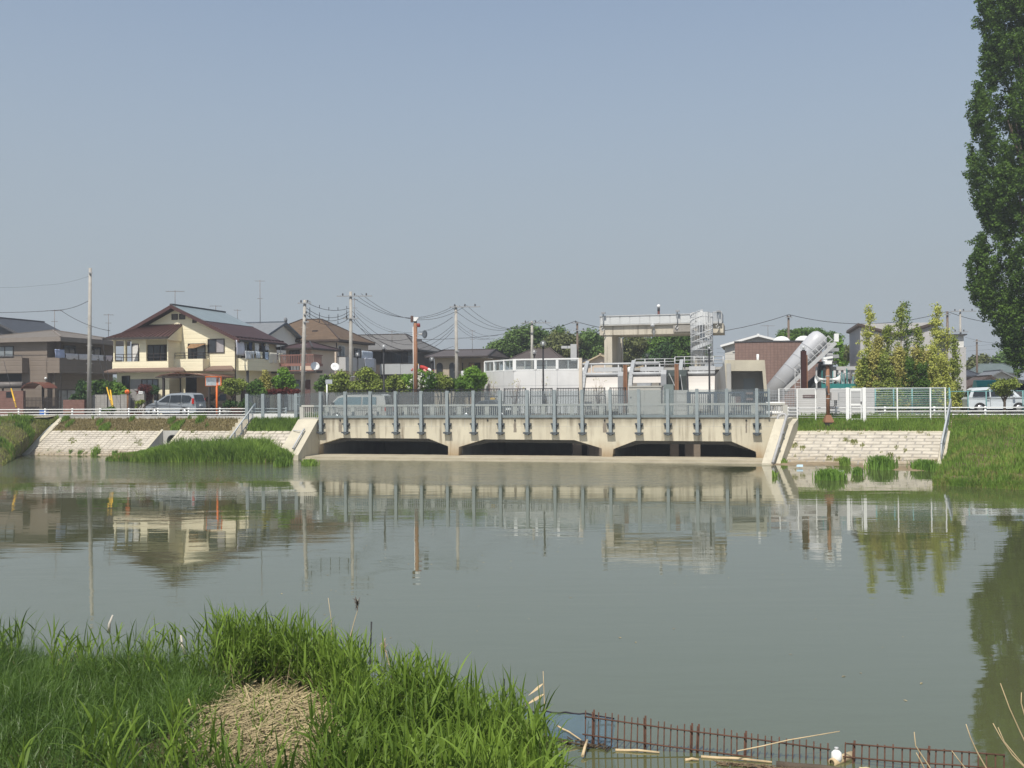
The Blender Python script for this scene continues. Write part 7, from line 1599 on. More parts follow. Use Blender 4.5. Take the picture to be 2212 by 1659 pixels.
tree('broadleaf_tree', 'light green tree right of the inclined cylinder top', 'tree', 1815, 116, [(1816, 762, 12, 22), (1808, 744, 8, 12), (1822, 778, 8, 14)], 50, 44, .22, .6, L_BRIGHT, trunk=.2)
tree('broadleaf_tree', 'dark olive tree peeping left of the grey gabled building', 'tree', 1840, 112, [(1842, 758, 12, 12), (1834, 768, 8, 7)], 30, 44, .22, .6, L_FARB, trunk=.2)
tree('conifer_tree', 'small dark conifer behind the wide grey roof, left of the orange pole', 'tree', 868, 136, [(868, 738, 6, 8), (868, 750, 8, 8)], 22, 40, .22, .6, L_DARK, trunk=.15)
tree('conifer_tree', 'slim dark conifer just right of the orange camera pole', 'tree', 908, 132, [(906, 765, 7, 18), (912, 778, 7, 14), (903, 750, 4, 6)], 36, 40, .22, .5, L_DARK, trunk=.15)
tree('broadleaf_tree', 'round olive tree by the far utility pole behind the right houses', 'tree', 2120, 140, [(2122, 778, 18, 10), (2108, 790, 20, 10)], 40, 40, .30, .9, L_FARB, trunk=.2)
tree('broadleaf_tree', 'green tree behind the far right houses beside the poplar', 'tree', 2170, 140, [(2172, 772, 20, 10), (2192, 776, 16, 9), (2156, 780, 12, 7)], 50, 40, .30, .9, L_FAR, trunk=.2)
# distant wood line
dw = []
for i in range(150): x = RNG.uniform(-500, 560); dw.append((x, RNG.uniform(420, 470), RNG.uniform(2, 9)))
V, F = leaf_arrays(dw, 40, 6.0, 1.5); tag(np_mesh('far_wood', V, F, L_FAR), 'distant wood line low behind all houses', kind='stuff')
# shrubs along the far side of the road
SG = 'shrubs behind the black picket fence'
def shrub(label, blobs, D, m, n=60, leaf=.13, sp=.42, group=SG, name='shrub', nl=40, stems=4, flat=0): return tree(name, label, 'shrub', blobs[0][0], D, blobs, n, nl, leaf, sp, m, trunk=.06, group=group, stems=stems, flat=flat)
shrub('light green shrub left of the thin white sign post behind the silver van', [(703, 828, 16, 13), (692, 834, 10, 8), (716, 832, 10, 9)], 88, L_FAR)
shrub('yellow green young tree right of the white sign post', [(738, 826, 20, 20), (730, 838, 20, 12), (742, 812, 12, 10)], 85, L_OLIVE)
shrub('yellow green bushy young tree under the beige house balcony', [(795, 820, 22, 20), (780, 834, 26, 12), (808, 834, 20, 12), (792, 804, 12, 10)], 84, L_OLIVE, 90)
shrub('olive tree below the balcony of the wide grey roofed house', [(850, 826, 18, 16), (838, 836, 16, 10), (866, 838, 14, 9)], 84, L_OLIVE)
shrub('green bush with white blossom at the foot of the orange pole', [(916, 822, 20, 20), (886, 826, 14, 16), (930, 834, 14, 12)], 84.5, L_BRIGHT, 90)
shrub('yellow green bush below the arched windows, left one', [(955, 826, 18, 14), (944, 834, 14, 10)], 85, L_OLIVE)
shrub('broad green bush in front of the arched window house', [(975, 830, 22, 12), (990, 832, 14, 10), (962, 836, 20, 8)], 86, L_MID)
shrub('tall fresh green bush just left of the white enclosure', [(1020, 812, 24, 18), (1010, 832, 26, 12), (1034, 826, 14, 20), (1000, 826, 12, 14)], 86, L_BRIGHT, 110)
V, F = leaf_arrays([tuple(P(*c, 83.6)) for c in [(905 + 6 * math.sin(i * 2.1) * (i % 5), 806 + i * 2.2, ) for i in range(16)]], 8, .22, .09); o_ = np_mesh('blossom', V, F, L_WHITE); o_.parent = [o for o in bpy.data.objects if o.get('label', '').startswith('green bush with white')][0]; o_.matrix_parent_inverse = Matrix.Translation(-o_.parent.location)
GG = 'garden plants by the yellow house'
shrub('dark green clipped bush left of the block wall by the utility pole', [(218, 833, 20, 12), (205, 840, 14, 10), (236, 836, 14, 10)], 89.3, L_MID, group=GG)
shrub('green bush over the left wall pillar under the skirt roof', [(254, 836, 12, 9), (264, 848, 14, 8), (248, 848, 12, 8)], 89.2, L_BRIGHT, 36, group=GG)
shrub('climbing dark green plant between the windows of the grey brown house', [(178, 838, 10, 16), (168, 858, 12, 12), (185, 860, 8, 12)], 91, L_DARK, 40, group=GG)
shrub('red leaved maple bush before the yellow house window', [(316, 840, 13, 9), (318, 856, 11, 8), (306, 846, 8, 8)], 88.6, L_RED, 36, .10, group=GG)
tree('topiary_tree', 'round clipped dark topiary ball before the yellow house window', 'tree', 331, 88.4, [(331, 842, 8.5, 8.5)], 26, 44, .09, .3, L_DARK, trunk=.05, group=GG, bark=BARKL)
tree('topiary_tree', 'broad flat clipped bright tree right of the orange mirror', 'tree', 503, 80.5, [(503, 829, 23, 9), (490, 836, 14, 8), (516, 836, 14, 8), (503, 842, 16, 8)], 90, 46, .11, .34, L_OLIVE, trunk=.09, group=GG)
shrub('green shrub behind the first bridge screen', [(553, 834, 12, 14), (545, 842, 10, 10), (562, 846, 10, 8)], 82, L_MID, 40, group=GG)
shrub('rusty brown conical conifer between two green shrubs', [(574, 830, 10, 20), (572, 808, 5, 8), (576, 846, 11, 12)], 83, L_RUST, 60, .10, .3, group=GG, stems=1)
tree('young_tree', 'fresh green young tree beside the maroon roofed balcony house', 'tree', 612, 83.5, [(614, 818, 18, 13), (600, 824, 12, 9), (626, 826, 12, 9), (612, 804, 10, 7), (608, 836, 14, 8)], 80, 44, .13, .4, L_BRIGHT, trunk=.06, group=GG)
shrub('low red hedge above the screens by the balcony house', [(600, 845, 22, 4), (632, 846, 16, 4), (580, 847, 14, 4)], 82.6, L_RED, 60, .09, .25, group=GG)
shrub('mixed potted plants beside the orange mirror post', [(500, 872, 16, 7), (520, 876, 14, 6), (535, 872, 10, 10)], 80.2, L_DARK, 40, .10, .3, group=GG)
shrub('small potted plant with yellow flowers by the wall gap', [(300, 874, 7, 6), (306, 868, 5, 5)], 81, L_OLIVE, 16, .08, .2, group=GG)
shrub('low plant at the foot of the block wall', [(240, 884, 10, 4), (225, 886, 8, 3)], 79.8, L_MID, 16, .08, .2, group=GG)
# feathery saplings right of the loudspeaker pole
SP = 'feathery saplings beyond the right fence'
def sapling(label, px, ytop, hw, m, n, D, dense=1.0, ybot=838, m2=None):
    p = P(px, 860, D); o = Vector((p.x, D, ZR)); t = thing('sapling', label, 'tree', o, 0, SP); top = P(px, ytop, D) - o; k = D / FPX; C = []
    tr = MB(); lean = random.uniform(-.3, .3); tr.tube([(0, 0, -.1), (lean * .3, 0, top.z * .5), (top.x + lean * .4, 0, top.z * .97)], [.07, .05, .012], 6)
    for i in range(n):
        v = random.random() ** 1.25; z = top.z * (.10 + .88 * v); w = hw * 1.75 * k * (1.12 - v ** 1.1) * random.uniform(.25, 1.05); a = random.uniform(0, 2 * math.pi); x0 = top.x * v + lean * .4 * v
        e = Vector((x0 + w * math.cos(a), w * math.sin(a) * .8, z)); s = Vector((x0, 0, max(.2, z - w * 1.2 - .4)))
        if i % 2 == 0: tr.tube([s, s.lerp(e, .6) + Vector((0, 0, .1)), e], [.022, .016, .006], 4)
        for j in range(max(1, int(3 * dense))): C.append(s.lerp(e, random.uniform(.45, 1.05)) + Vector((random.gauss(0, .1), random.gauss(0, .1), random.gauss(0, .12))))
    V, F = leaf_arrays(np.array([tuple(c) for c in C]), 15, .27, .07, droop=.6); np_mesh('crown', V, F, m, t); tr.build('trunk', BARKL, t)
sapling('tallest green sapling near the middle of the group, with a thin open top', 1946, 644, 22, L_OLIVE, 100, 73.5, 1.3)
sapling('second tall thin sapling with an open top touching the tallest one', 1962, 646, 14, L_MID, 55, 74.5, .9)
sapling('pale yellow green sapling with a thin pointed top at the left of the group', 1876, 656, 22, L_YEL, 80, 74, 1.0)
sapling('rusty olive sapling in front of the left edge of the grey building', 1898, 722, 22, L_RUST, 80, 72.8, 1.6)
sapling('dense olive sapling left of the tallest one', 1920, 700, 22, L_OLIVE, 90, 73, 1.6)
sapling('dark olive short sapling right of the tallest ones', 1985, 702, 18, L_OLIVE, 75, 73.2, 1.4)
sapling('pale yellow feathery sapling at the right of the group', 2022, 655, 22, L_YEL, 110, 74, 1.3)
sapling('thin pale sapling at the far right of the group before the stair block', 2046, 690, 18, L_YEL, 70, 74.5, .9)
sapling('rusty low sapling at the right front of the group', 2000, 752, 20, L_RUST, 80, 72.4, 1.7)
sapling('rusty low sapling at the centre front of the group', 1940, 748, 24, L_RUST, 80, 72.2, 1.7)
sapling('low green sapling at the left front of the group by the teal fence', 1872, 762, 18, L_OLIVE, 70, 72.6, 1.5)
sapling('low bushy green sapling in front of the tallest ones', 1962, 770, 22, L_MID, 80, 72, 1.6)
for lab, px, yt, hw, m, D_ in (('low yellow green sapling at the far left of the group against the teal poles', 1860, 778, 16, L_YEL, 72.9), ('rusty bush between the two left saplings', 1884, 752, 20, L_RUST, 72.3), ('short olive sapling under the left gable end of the grey building', 1910, 758, 22, L_OLIVE, 71.9), ('low yellow sapling in the right half of the group', 2012, 740, 22, L_YEL, 72.2), ('short rusty sapling left of the pale right saplings', 1976, 742, 20, L_RUST, 72.5), ('low pale sapling before the stair block', 2040, 764, 20, L_YEL, 72.6), ('green low bush at the right foot of the sapling group', 1992, 784, 22, L_MID, 71.7), ('yellow green bush at the foot of the group before the fence', 1925, 786, 24, L_OLIVE, 71.5), ('thin olive whip at the right edge of the sapling group', 2060, 722, 12, L_OLIVE, 73.4)):
    sapling(lab, px, yt, hw, m, 85, D_, 1.6)
tree('shrub_tree', 'small gnarled tree with sparse flat crown in front of the pale van', 'tree', 2170, 66.5, [(2166, 832, 22, 9), (2186, 828, 14, 8), (2150, 836, 10, 6), (2172, 848, 14, 5)], 60, 30, .10, .35, L_OLIVE, trunk=.09, base=2.6)
# little bare shrubs before the enclosure
for lab, px, D in (('thin bare reddish shrub before the left part of the white enclosure', 1062, 81.5), ('thin bare shrub before the corner of the white enclosure', 1112, 81.5), ('thin bare shrub beside the tall globe lamp', 1180, 81.5), ('thin bare shrub at the right end of the white enclosure', 1240, 81.5), ('reddish bare shrub before the left sluice gate', 1292, 81.5)):
    p = P(px, 860, D); t = thing('bare_shrub', lab, 'shrub', (p.x, D, ZR), 0, 'bare shrubs behind the picket fence'); m = MB()
    for i in range(14): a = random.uniform(0, 6.28); r_ = random.uniform(.2, .6); h = random.uniform(1.6, 2.9); m.tube([(0, 0, 0), (r_ * .4 * math.cos(a), r_ * .3 * math.sin(a), h * .55), (r_ * math.cos(a), r_ * .7 * math.sin(a), h)], [.02, .012, .005], 4)
    m.build('twig', mat('reddish_twig', (.20, .12, .09), .9, .15, 4), t); V, F = leaf_arrays(RNG.normal(size=(12, 3)) * [.3, .2, .5] + [0, 0, 2.1], 5, .2, .05); np_mesh('crown', V, F, L_RUST, t)
# ------------------------------------------------------------------ grass on the far banks
def blades(name, roots, h, w, m, label, lean=.35, rng=RNG):
    R_ = np.asarray(roots, float); N = len(R_); a = rng.uniform(0, 2 * np.pi, N); dirv = np.stack([np.cos(a), np.sin(a), np.zeros(N)], 1)
    hh = h * (.5 + .8 * rng.random((N, 1))) if not isinstance(h, np.ndarray) else h[:, None] * (.6 + .6 * rng.random((N, 1)))
    b = rng.uniform(0, 2 * np.pi, N); ld = np.stack([np.cos(b), np.sin(b), np.zeros(N)], 1) * hh * lean * rng.random((N, 1)); ww = w * (.6 + .8 * rng.random((N, 1)))
    up = np.array([0, 0, 1.0]); p0 = R_; p1 = R_ + up * hh * .55 + ld * .35; p2 = R_ + up * hh * (1 - .25 * lean) + ld
    V = np.stack([p0 - dirv * ww, p0 + dirv * ww, p1 + dirv * ww * .8, p1 - dirv * ww * .8, p2 + dirv * ww * .15, p2 - dirv * ww * .15], 1).reshape(-1, 3)
    i = np.arange(N)[:, None] * 6; F = np.concatenate([i + [[0, 1, 2, 3]], i + [[3, 2, 4, 5]]], 0)
    return tag(np_mesh(name, V, F, m), label, kind='stuff')
GR_LUSH = leafmat('grass_lush', (.062, .128, .020), (.23, .345, .062), .3); GR_DRY = leafmat('grass_dry', (0.149, 0.127, 0.052), (0.299, 0.241, 0.115), .25); GR_MIX = leafmat('grass_mixed', (.115, .145, .036), (.32, .33, .105), .3)
def fbm(x, y, s=0): return math.sin(x * .9 + s) * math.cos(y * .8 + s * 2) + .6 * math.sin(x * 2.3 + y * 1.7 + s) + .4 * math.cos(x * 4.1 - y * 3.3)
def scat(surf, n, dens=None):
    out = []
    while len(out) < n:
        u, v = random.random(), random.random(); p = surf(u, v)
        if p.z > -.10 and (dens is None or random.random() < dens(p, u, v)): out.append(tuple(p))
    return out
sl_strip = lambda x0, x1, y0, y1, sl: (lambda u, v: sl(x0 + (x1 - x0) * u, y0 + (y1 - y0) * v))
blades('dry_grass', scat(sl_strip(X_L0 + .4, X_ST - .6, YL, 4.05, slope_l), 9000), .16, .018, GR_DRY, 'short dry grass on the verge above the left revetment')
blades('green_tufts', scat(sl_strip(X_L0 + .4, X_ST - .6, YL, 4.2, slope_l), 6000, lambda p, u, v: max(.0, fbm(p.x * 1.1, p.y, 1) - .75) * 2), .32, .022, GR_LUSH, 'scattered green weeds on the left verge')
blades('lush_grass', scat(sl_strip(X_ST + .7, X_L1 + .1, YL - .05, 4.1, slope_l), 9000), .42, .022, GR_LUSH, 'thick green grass strip below the short screen fence')
blades('lush_grass', scat(sl_strip(X_R0, X_R1, YR + .05, 3.0, slope_r), 15000, lambda p, u, v: .35 + .65 * (fbm(p.x, p.y, 2) > -.3)), .34, .022, GR_LUSH, 'uneven green grass on the verge above the right revetment')
blades('bank_weeds', scat(RB.surf, 5000, lambda p, u, v: (1 if p.x < 36 and p.y < 66 else .1) * max(0, fbm(p.x * .9, p.y * .9, 11) - .3) * (v < .86)), .30, .024, GR_MIX, 'paler taller weed patches on the right bank')
blades('dry_grass', scat(sl_strip(X_R0, X_R1, YR + .05, 3.0, slope_r), 4000), .22, .018, GR_DRY, 'dry stalks mixed into the right verge')
blades('bank_grass', scat(LB.surf, 16000, lambda p, u, v: .25 + .75 * (fbm(p.x * .6, p.y * .6, 3) > 0)), .20, .022, GR_MIX, 'rough mixed grass on the left bank')
blades('bank_weeds', scat(LB.surf, 6000, lambda p, u, v: max(0, fbm(p.x * .8, p.y * .8, 4) - .6)), .42, .028, GR_LUSH, 'clumps of taller weeds on the left bank')
blades('bank_grass', scat(RB.surf, 30000, lambda p, u, v: (1 if p.x < 36 and p.y < 66 else .15) * (1 if v < .88 else .25)), .25, .02, GR_LUSH, 'tall lush grass over the right bank')
blades('bank_grass_dry', scat(RB.surf, 9000, lambda p, u, v: (1 if p.x < 36 else .1) * (fbm(p.x * .8, p.y * .8, 5) > .0) * (v < .92)), .22, .024, GR_MIX, 'yellowish grass patches on the right bank')
pth = MB(); pth.add([BR.w(-36, 2.7, 2.70), BR.w(-24.6, 2.9, 2.72), BR.w(-24.6, 4.0, 2.78), BR.w(-36, 4.0, 2.78)], [(0, 1, 2, 3)])
tag(pth.build('gravel_path', groundmat('pale_gravel', [(.40, .36, .29), (.46, .41, .33), (.30, .27, .2)], 1.2)), 'pale gravel strip on top of the left bank', kind='structure')
blades('joint_weeds', scat(sl_strip(X_L0 + .6, X_L1 - .2, -.1, YL, slope_l), 900, lambda p, u, v: max(0, fbm(p.x * 1.9, p.y * 2.3, 21) - 1.05) * 3), .16, .02, GR_MIX, 'sparse weeds in the joints of the left revetment')
blades('joint_weeds', scat(sl_strip(X_R0 + .2, X_R1 - .4, -1.7, YR, slope_r), 900, lambda p, u, v: max(0, fbm(p.x * 1.9, p.y * 2.3, 22) - 1.0) * 3), .16, .02, GR_MIX, 'sparse weeds in the joints of the right revetment')
blades('bank_clumps', scat(RB.surf, 7000, lambda p, u, v: (1 if p.x < 36 and p.y < 66 else .1) * max(0, fbm(p.x * 1.1, p.y * 1.1, 31) - .55) * 1.6 * (v < .84)), .40, .028, GR_LUSH, 'ragged fresh green clumps on the right bank')
# reed islet in front of the left revetment
isl = Loft([[tuple(PZ(222, 1000, -.15)), tuple(P(245, 985, 68.2) * 1)[:2] + (.05,), tuple(P(250, 985, 69.4))[:2] + (.05,), tuple(P(255, 980, 71.2))[:2] + (-.2,)],
            [tuple(PZ(330, 1003, -.15)), tuple(P(340, 985, 66.0))[:2] + (.22,), tuple(P(350, 985, 68.6))[:2] + (.3,), tuple(P(350, 985, 72.4))[:2] + (.2,)],
            [tuple(PZ(520, 1004, -.15)), tuple(P(520, 985, 65.6))[:2] + (.25,), tuple(P(520, 985, 67.6))[:2] + (.35,), tuple(P(520, 985, 70.6))[:2] + (.2,)],
            [tuple(PZ(634, 1005, -.15)), tuple(P(622, 985, 64.8))[:2] + (.1,), tuple(P(618, 985, 66.0))[:2] + (.1,), tuple(P(615, 985, 67.4))[:2] + (-.1,)]], 8, 5, .05)
tag(isl.build('islet', G_BANK), 'muddy islet in front of the left revetment', kind='structure')
def isl_h(pts):
    return np.array([.38 + (.70 + .25 * fbm(P_[0] * 1.3, P_[1] * 1.3, 9)) * max(0, min(1, (P_[0] + 26) / 4)) * max(.4, min(1, (-14.2 - P_[0]) / 2.5)) for P_ in pts])
rts = scat(isl.surf, 24000); blades('islet_reeds', rts, isl_h(rts), .030, GR_LUSH, 'dense green reeds on the islet before the left revetment', .5)
rts = scat(isl.surf, 11000, lambda p, u, v: 1 if v < .36 else 0); blades('islet_reeds', rts, isl_h(rts) * .8, .028, GR_LUSH, 'green reeds along the front edge of the islet', .6)
rts = scat(isl.surf, 2600, lambda p, u, v: 1 if u > .85 or v < .2 else .1); blades('islet_dry_reeds', rts, .45, .02, GR_DRY, 'yellowing reeds at the edge of the islet')
GR_LEAFY = leafmat('water_plant_leaf', (.06, .13, .022), (.20, .34, .06), .3)
def clump(label, px, py, hw, hgt, n, m=GR_LUSH, hd=1.0, name='water_plants'):
    c = PZ(px, py, 0); k = c.y / FPX * hw; rts = [(c.x + random.gauss(0, .38) * k, c.y + 0.35 * hd + random.gauss(0, .45) * hd, -.03) for _ in range(n)]
    o = blades(name, rts, hgt, .03, m, None, .5); o['kind'] = 'thing'; return tag(o, label, 'plant', 'plant clumps standing in the water')
clump('broad leafy green clump standing in the water before the right revetment', 1797, 1036, 30, .50, 1500, GR_LEAFY, hd=.7)
clump('small bright clump beside a scrap at the foot of the right revetment', 1827, 1006, 10, .5, 420, hd=.4)
clump('sparse clump joined to the right end of the broad leafy clump', 1856, 1026, 9, .42, 300, GR_LEAFY, hd=.5)
clump('tall bushy clump at the middle of the right waterline', 1908, 1014, 26, .72, 1500, GR_LEAFY, hd=.7)
clump('spreading clump left of the right handrail foot', 2004, 1016, 26, .55, 1400, GR_LEAFY, hd=1.0)
clump('low weeds at the left toe of the right revetment', 1690, 1002, 14, .35, 320, hd=.5)
clump('tiny sprig alone in the open water right of the pipe', 1676, 1030, 6, .4, 50, hd=.3)
clump('small round clump in front of the bridge apron near the islet', 668, 1005, 18, .38, 600, hd=.6)
clump('weed tuft at the right tip of the islet', 608, 1007, 16, .55, 600, hd=.6)
for i, px in enumerate((104, 130, 152, 172, 206, 246)): clump(('leftmost', 'second', 'third', 'fourth', 'fifth, largest', 'sixth')[i] + ' small weed sprout along the waterline of the left revetment', px, 981 + i * .5, 5 if i != 4 else 9, .42 if i != 4 else .62, 60 if i != 4 else 140, hd=.3)
mud = MB()
for px0, px1, py, w_ in ((1670, 1835, 1006, 1.0), (1940, 2035, 1018, 1.6), (1850, 1930, 1012, .8)):
    a, b = PZ(px0, py, 0), PZ(px1, py, 0); n = 14; vs = []; 
    for i in range(n + 1):
        p = a.lerp(b, i / n); s = math.sin(math.pi * i / n) * (.7 + .3 * math.sin(i * 2.3)); vs += [(p.x, p.y - .3 * w_ * s, -.03), (p.x, p.y + .4 * w_, .05 * s + .0), (p.x, p.y + 1.6 * w_, .10)]
    mud.add(vs, [(i * 3 + j, i * 3 + 3 + j, i * 3 + 4 + j, i * 3 + 1 + j) for i in range(n) for j in range(2)], 0, True)
tag(mud.build('mud_flat', SOILM, None, False), 'brown mud flats along the foot of the right revetment', kind='structure')
for i, (px, py, lab, col, s) in enumerate(((2212 * .0 + 1814, 1022 - 0, 'white scrap of foam lying on the mud before the right revetment', (.7, .7, .7), .22), (1727, 1008, 'pale blue plastic scrap on the mud at the right waterline', (.45, .6, .7), .2), (1873, 1005, 'flat pale board washed up below the right revetment', (.5, .45, .35), .3), (526, 994, 'white plastic scrap caught at the islet edge', (.7, .7, .68), .2), (546, 995, 'yellow scrap caught at the islet edge', (.65, .5, .12), .15), (584, 993, 'pinkish scrap at the right part of the islet edge', (.6, .4, .35), .16))):
    c = PZ(px, py, .08); o = MB().prism([(-s, -s * .5, 0), (s * .8, -s * .6, 0), (s, s * .4, 0), (-s * .3, s * .6, 0)], (.02, .03, s * .55)).build('litter', mat(f'litter_{i}_plastic', col, .6, .1, 4)); o.location = c; tag(o, lab, 'litter', 'litter along the far waterline')
# ------------------------------------------------------------------ the near bank with reeds, straw and the rusty rebar panels
EDGE = [(-14, 17.3), (-8.75, 16.3), (-5.5, 15.5), (-3.9, 15.3), (-2.9, 14.6), (-1.75, 13.2), (-1.4, 12.8), (-.6, 12.2), (-.1, 11.6), (.2, 11.0), (.42, 10.2), (.8, 8.5), (1.6, 6.5), (3.2, 4.5), (9, 2.5)]
def edge_y(x):
    for (a, ya), (b, yb) in zip(EDGE[:-1], EDGE[1:]):
        if a <= x <= b: return ya + (yb - ya) * (x - a) / (b - a)
    return EDGE[0][1] if x < EDGE[0][0] else 2.0
def near_z(x, y):
    d = edge_y(x) - y
    if d < 0: return max(-.6, d * .5)
    z = .10 + .115 * min(d, 8) + .3 * max(0, d - 8)
    z += .12 * math.exp(-((x + 2.9) / 1.5) ** 2 - ((y - 12.6) / 1.5) ** 2) + .10 * math.exp(-((x + 7) / 3) ** 2 - ((y - 13.5) / 2) ** 2)
    return z * min(1, d / .5 + .15) + .03 * math.sin(x * 2.7 + y) * math.cos(y * 2.1) * min(1, d)
NX, NY = 110, 90; xs_ = np.linspace(-16, 9, NX); ys_ = np.linspace(-4, 18.6, NY)
V = [(x, y, near_z(x, y)) for x in xs_ for y in ys_]; F = [(i * NY + j, (i + 1) * NY + j, (i + 1) * NY + j + 1, i * NY + j + 1) for i in range(NX - 1) for j in range(NY - 1)]
tag(np_mesh('near_bank', V, F, G_NEAR, smooth=True), 'near earth bank sloping to the water below the viewer', kind='structure')
def in_straw(x, y):                      # the bare heap of dead reed
    a = (x + 3.0 - (12.4 - y) * .22) / .80; b = (y - 11.5) / 2.35
    return a * a + b * b + .25 * math.sin(x * 5 + y * 3)
REED = leafmat('reed_leaf', (.048, .094, .012), (.205, .31, .046), .38, .55, .22); SOFT = leafmat('soft_grass', (.026, .066, .010), (.115, .195, .034), .3, .4, .35); STALK = leafmat('reed_stalk', (.07, .11, .03), (.17, .19, .07), .1)
rng = np.random.default_rng(11)
def ribbons(P0, D0, L, Wd, bend, twist=None, seg=4, roll=None):
    """curved tapering leaves: start points, start directions, lengths, half widths, how far the tip bends down"""
    N = len(P0); D0 = D0 / np.linalg.norm(D0, axis=1)[:, None]; side = np.cross(D0, np.array([0, 0, 1.0]) + rng.normal(size=(N, 3)) * .35); side /= np.linalg.norm(side, axis=1)[:, None] + 1e-9
    rows = []; p = P0.copy(); d = D0.copy(); st = L / seg
    prof = [.55, 1.0, .85, .5, .04] if seg == 4 else list(np.linspace(1, .05, seg + 1))
    for k in range(seg + 1):
        w = (Wd * prof[k])[:, None]; rows.append(np.stack([p - side * w, p + side * w], 1))
        d = d + np.array([0, 0, -1.0]) * (bend * (.5 + k))[:, None]; d /= np.linalg.norm(d, axis=1)[:, None]; p = p + d * st[:, None]
    V = np.stack(rows, 1).reshape(-1, 3); base = np.arange(N)[:, None] * (2 * (seg + 1)); F = np.concatenate([base + [[2 * k, 2 * k + 1, 2 * k + 3, 2 * k + 2]] for k in range(seg)], 0); return V, F
def reeds(n, sampler, hmin, hmax, name, label, leafn=6):
    pts = []; 
    while len(pts) < n:
        x, y = sampler(); 
        if in_straw(x, y) < .95 and random.random() > .05: continue
        pts.append((x, y, near_z(x, y) - .03))
    R_ = np.array(pts); h = rng.uniform(hmin, hmax, n); b = rng.uniform(0, 2 * np.pi, n); ln = rng.random(n) * .16
    top = R_ + np.stack([np.cos(b) * h * ln, np.sin(b) * h * ln, h], 1); mid = (R_ + top) / 2
    Vs, Fs = [], []; off = 0
    w = np.full(n, .0055); dirx = np.stack([np.cos(b + 1.5), np.sin(b + 1.5), np.zeros(n)], 1)
    for rot in (0, 1):
        dd = dirx if rot == 0 else np.stack([-dirx[:, 1], dirx[:, 0], np.zeros(n)], 1)
        V = np.stack([R_ - dd * w[:, None], R_ + dd * w[:, None], top + dd * .002, top - dd * .002], 1).reshape(-1, 3); Vs.append(V); Fs.append(np.arange(n * 4).reshape(-1, 4) + off); off += len(V)
    S_ = (np.concatenate(Vs), np.concatenate(Fs))
    LV, LF = [], []; off = 0
    for k in range(leafn):
        t = .28 + .72 * (k + .3 * rng.random(n)) / leafn; p = R_ + (top - R_) * np.minimum(t, 1)[:, None]; a = b + k * 2.6 + rng.normal(size=n) * .4; el = rng.uniform(.55, 1.35, n) + .25 * (k / leafn)
        d = np.stack([np.cos(a) * np.cos(el), np.sin(a) * np.cos(el), np.sin(el)], 1); L = rng.uniform(.24, .48, n) * (1 - .15 * (k == 0)); V, F = ribbons(p, d, L, rng.uniform(.009, .0165, n), rng.uniform(.02, .16, n)); LV.append(V); LF.append(F + off); off += len(V)
    t = thing(name, label, 'reeds'); t['kind'] = 'stuff'
    np_mesh('reed_leaf', np.concatenate(LV), np.concatenate(LF), REED, t)['kind'] = 'stuff'; np_mesh('reed_stalk', *S_, STALK, t)['kind'] = 'stuff'
def s_edge():                            # a belt of tall reeds along the water's edge
    while True:
        x = random.uniform(-4.4, .32); y = edge_y(x) - abs(random.gauss(0, .7)) - .02
        if random.random() < (.2 if -2.0 < x < -1.5 and edge_y(x) - y < 1.0 else .5 if -.55 < x < -.1 else 1): return x, y
reeds(980, s_edge, .5, 1.08, 'reed_bed', 'tall green reeds along the near water edge right of the straw heap')
def s_right():
    while True:
        x = random.uniform(-2.2, .45); y = random.uniform(9.0, edge_y(x) - .1)
        if not (-2.1 < x < -1.45 and y > 11.6 and random.random() < .75): return x, y
reeds(820, s_right, .4, .78, 'reed_bed', 'shorter green reeds in the lower right of the near bank')
def s_left():
    x = random.uniform(-11, -3.2); return x, edge_y(x) - random.random() ** 1.3 * 2.6
reeds(130, s_left, .5, .9, 'reed_bed', 'scattered reeds rising from the soft grass on the left')
def s_low(): x = random.uniform(-4.4, -1.8); return x, random.uniform(8.6, 11.4)
reeds(60, s_low, .3, .55, 'reed_bed', 'sparse short reeds at the bottom of the near bank')
def soft(n):
    pts = []
    while len(pts) < n:
        x = random.uniform(-12.5, -2.6); y = random.uniform(9.2, edge_y(x) + .1); d = edge_y(x) - y
        lim = -3.75 - max(0, (12.6 - y)) * .02 + .5 * math.sin(y * 2.2)
        if x > lim or in_straw(x, y) < 1.0: continue
        if random.random() > min(1, .25 + max(0, (y - 9.8)) * .3): continue
        pts.append((x, y, near_z(x, y)))
    return np.array(pts)
R_ = soft(62000); n = len(R_); a = rng.uniform(0, 2 * np.pi, n); el = rng.uniform(.8, 1.45, n); d = np.stack([np.cos(a) * np.cos(el), np.sin(a) * np.cos(el), np.sin(el)], 1)
hm = np.array([.75 + .35 * fbm(x * 1.1, y * 1.1, 7) for x, y, z in R_]).clip(.4, 1.3) * np.where(R_[:, 1] > 13.2, 1.35, 1.0)
V, F = ribbons(R_, d, rng.uniform(.30, .64, n) * hm, rng.uniform(.0024, .0046, n), rng.uniform(.06, .26, n)); tag(np_mesh('soft_grass', V, F, SOFT), 'mound of soft dark green drooping grass at the lower left', kind='stuff')
def low(n):
    pts = []
    while len(pts) < n:
        x = random.uniform(-9, 1.1); y = random.uniform(8.0, 12.5); 
        if y > edge_y(x) - .1 or in_straw(x, y) < 1.1: continue
        pts.append((x, y, near_z(x, y)))
    return np.array(pts)
R_ = low(9000); n = len(R_); a = rng.uniform(0, 2 * np.pi, n); el = rng.uniform(.7, 1.4, n); d = np.stack([np.cos(a) * np.cos(el), np.sin(a) * np.cos(el), np.sin(el)], 1)
V, F = ribbons(R_, d, rng.uniform(.15, .4, n), rng.uniform(.004, .009, n), rng.uniform(.04, .2, n)); tag(np_mesh('under_grass', V, F, SOFT), 'short grass between the reed stems', kind='stuff')
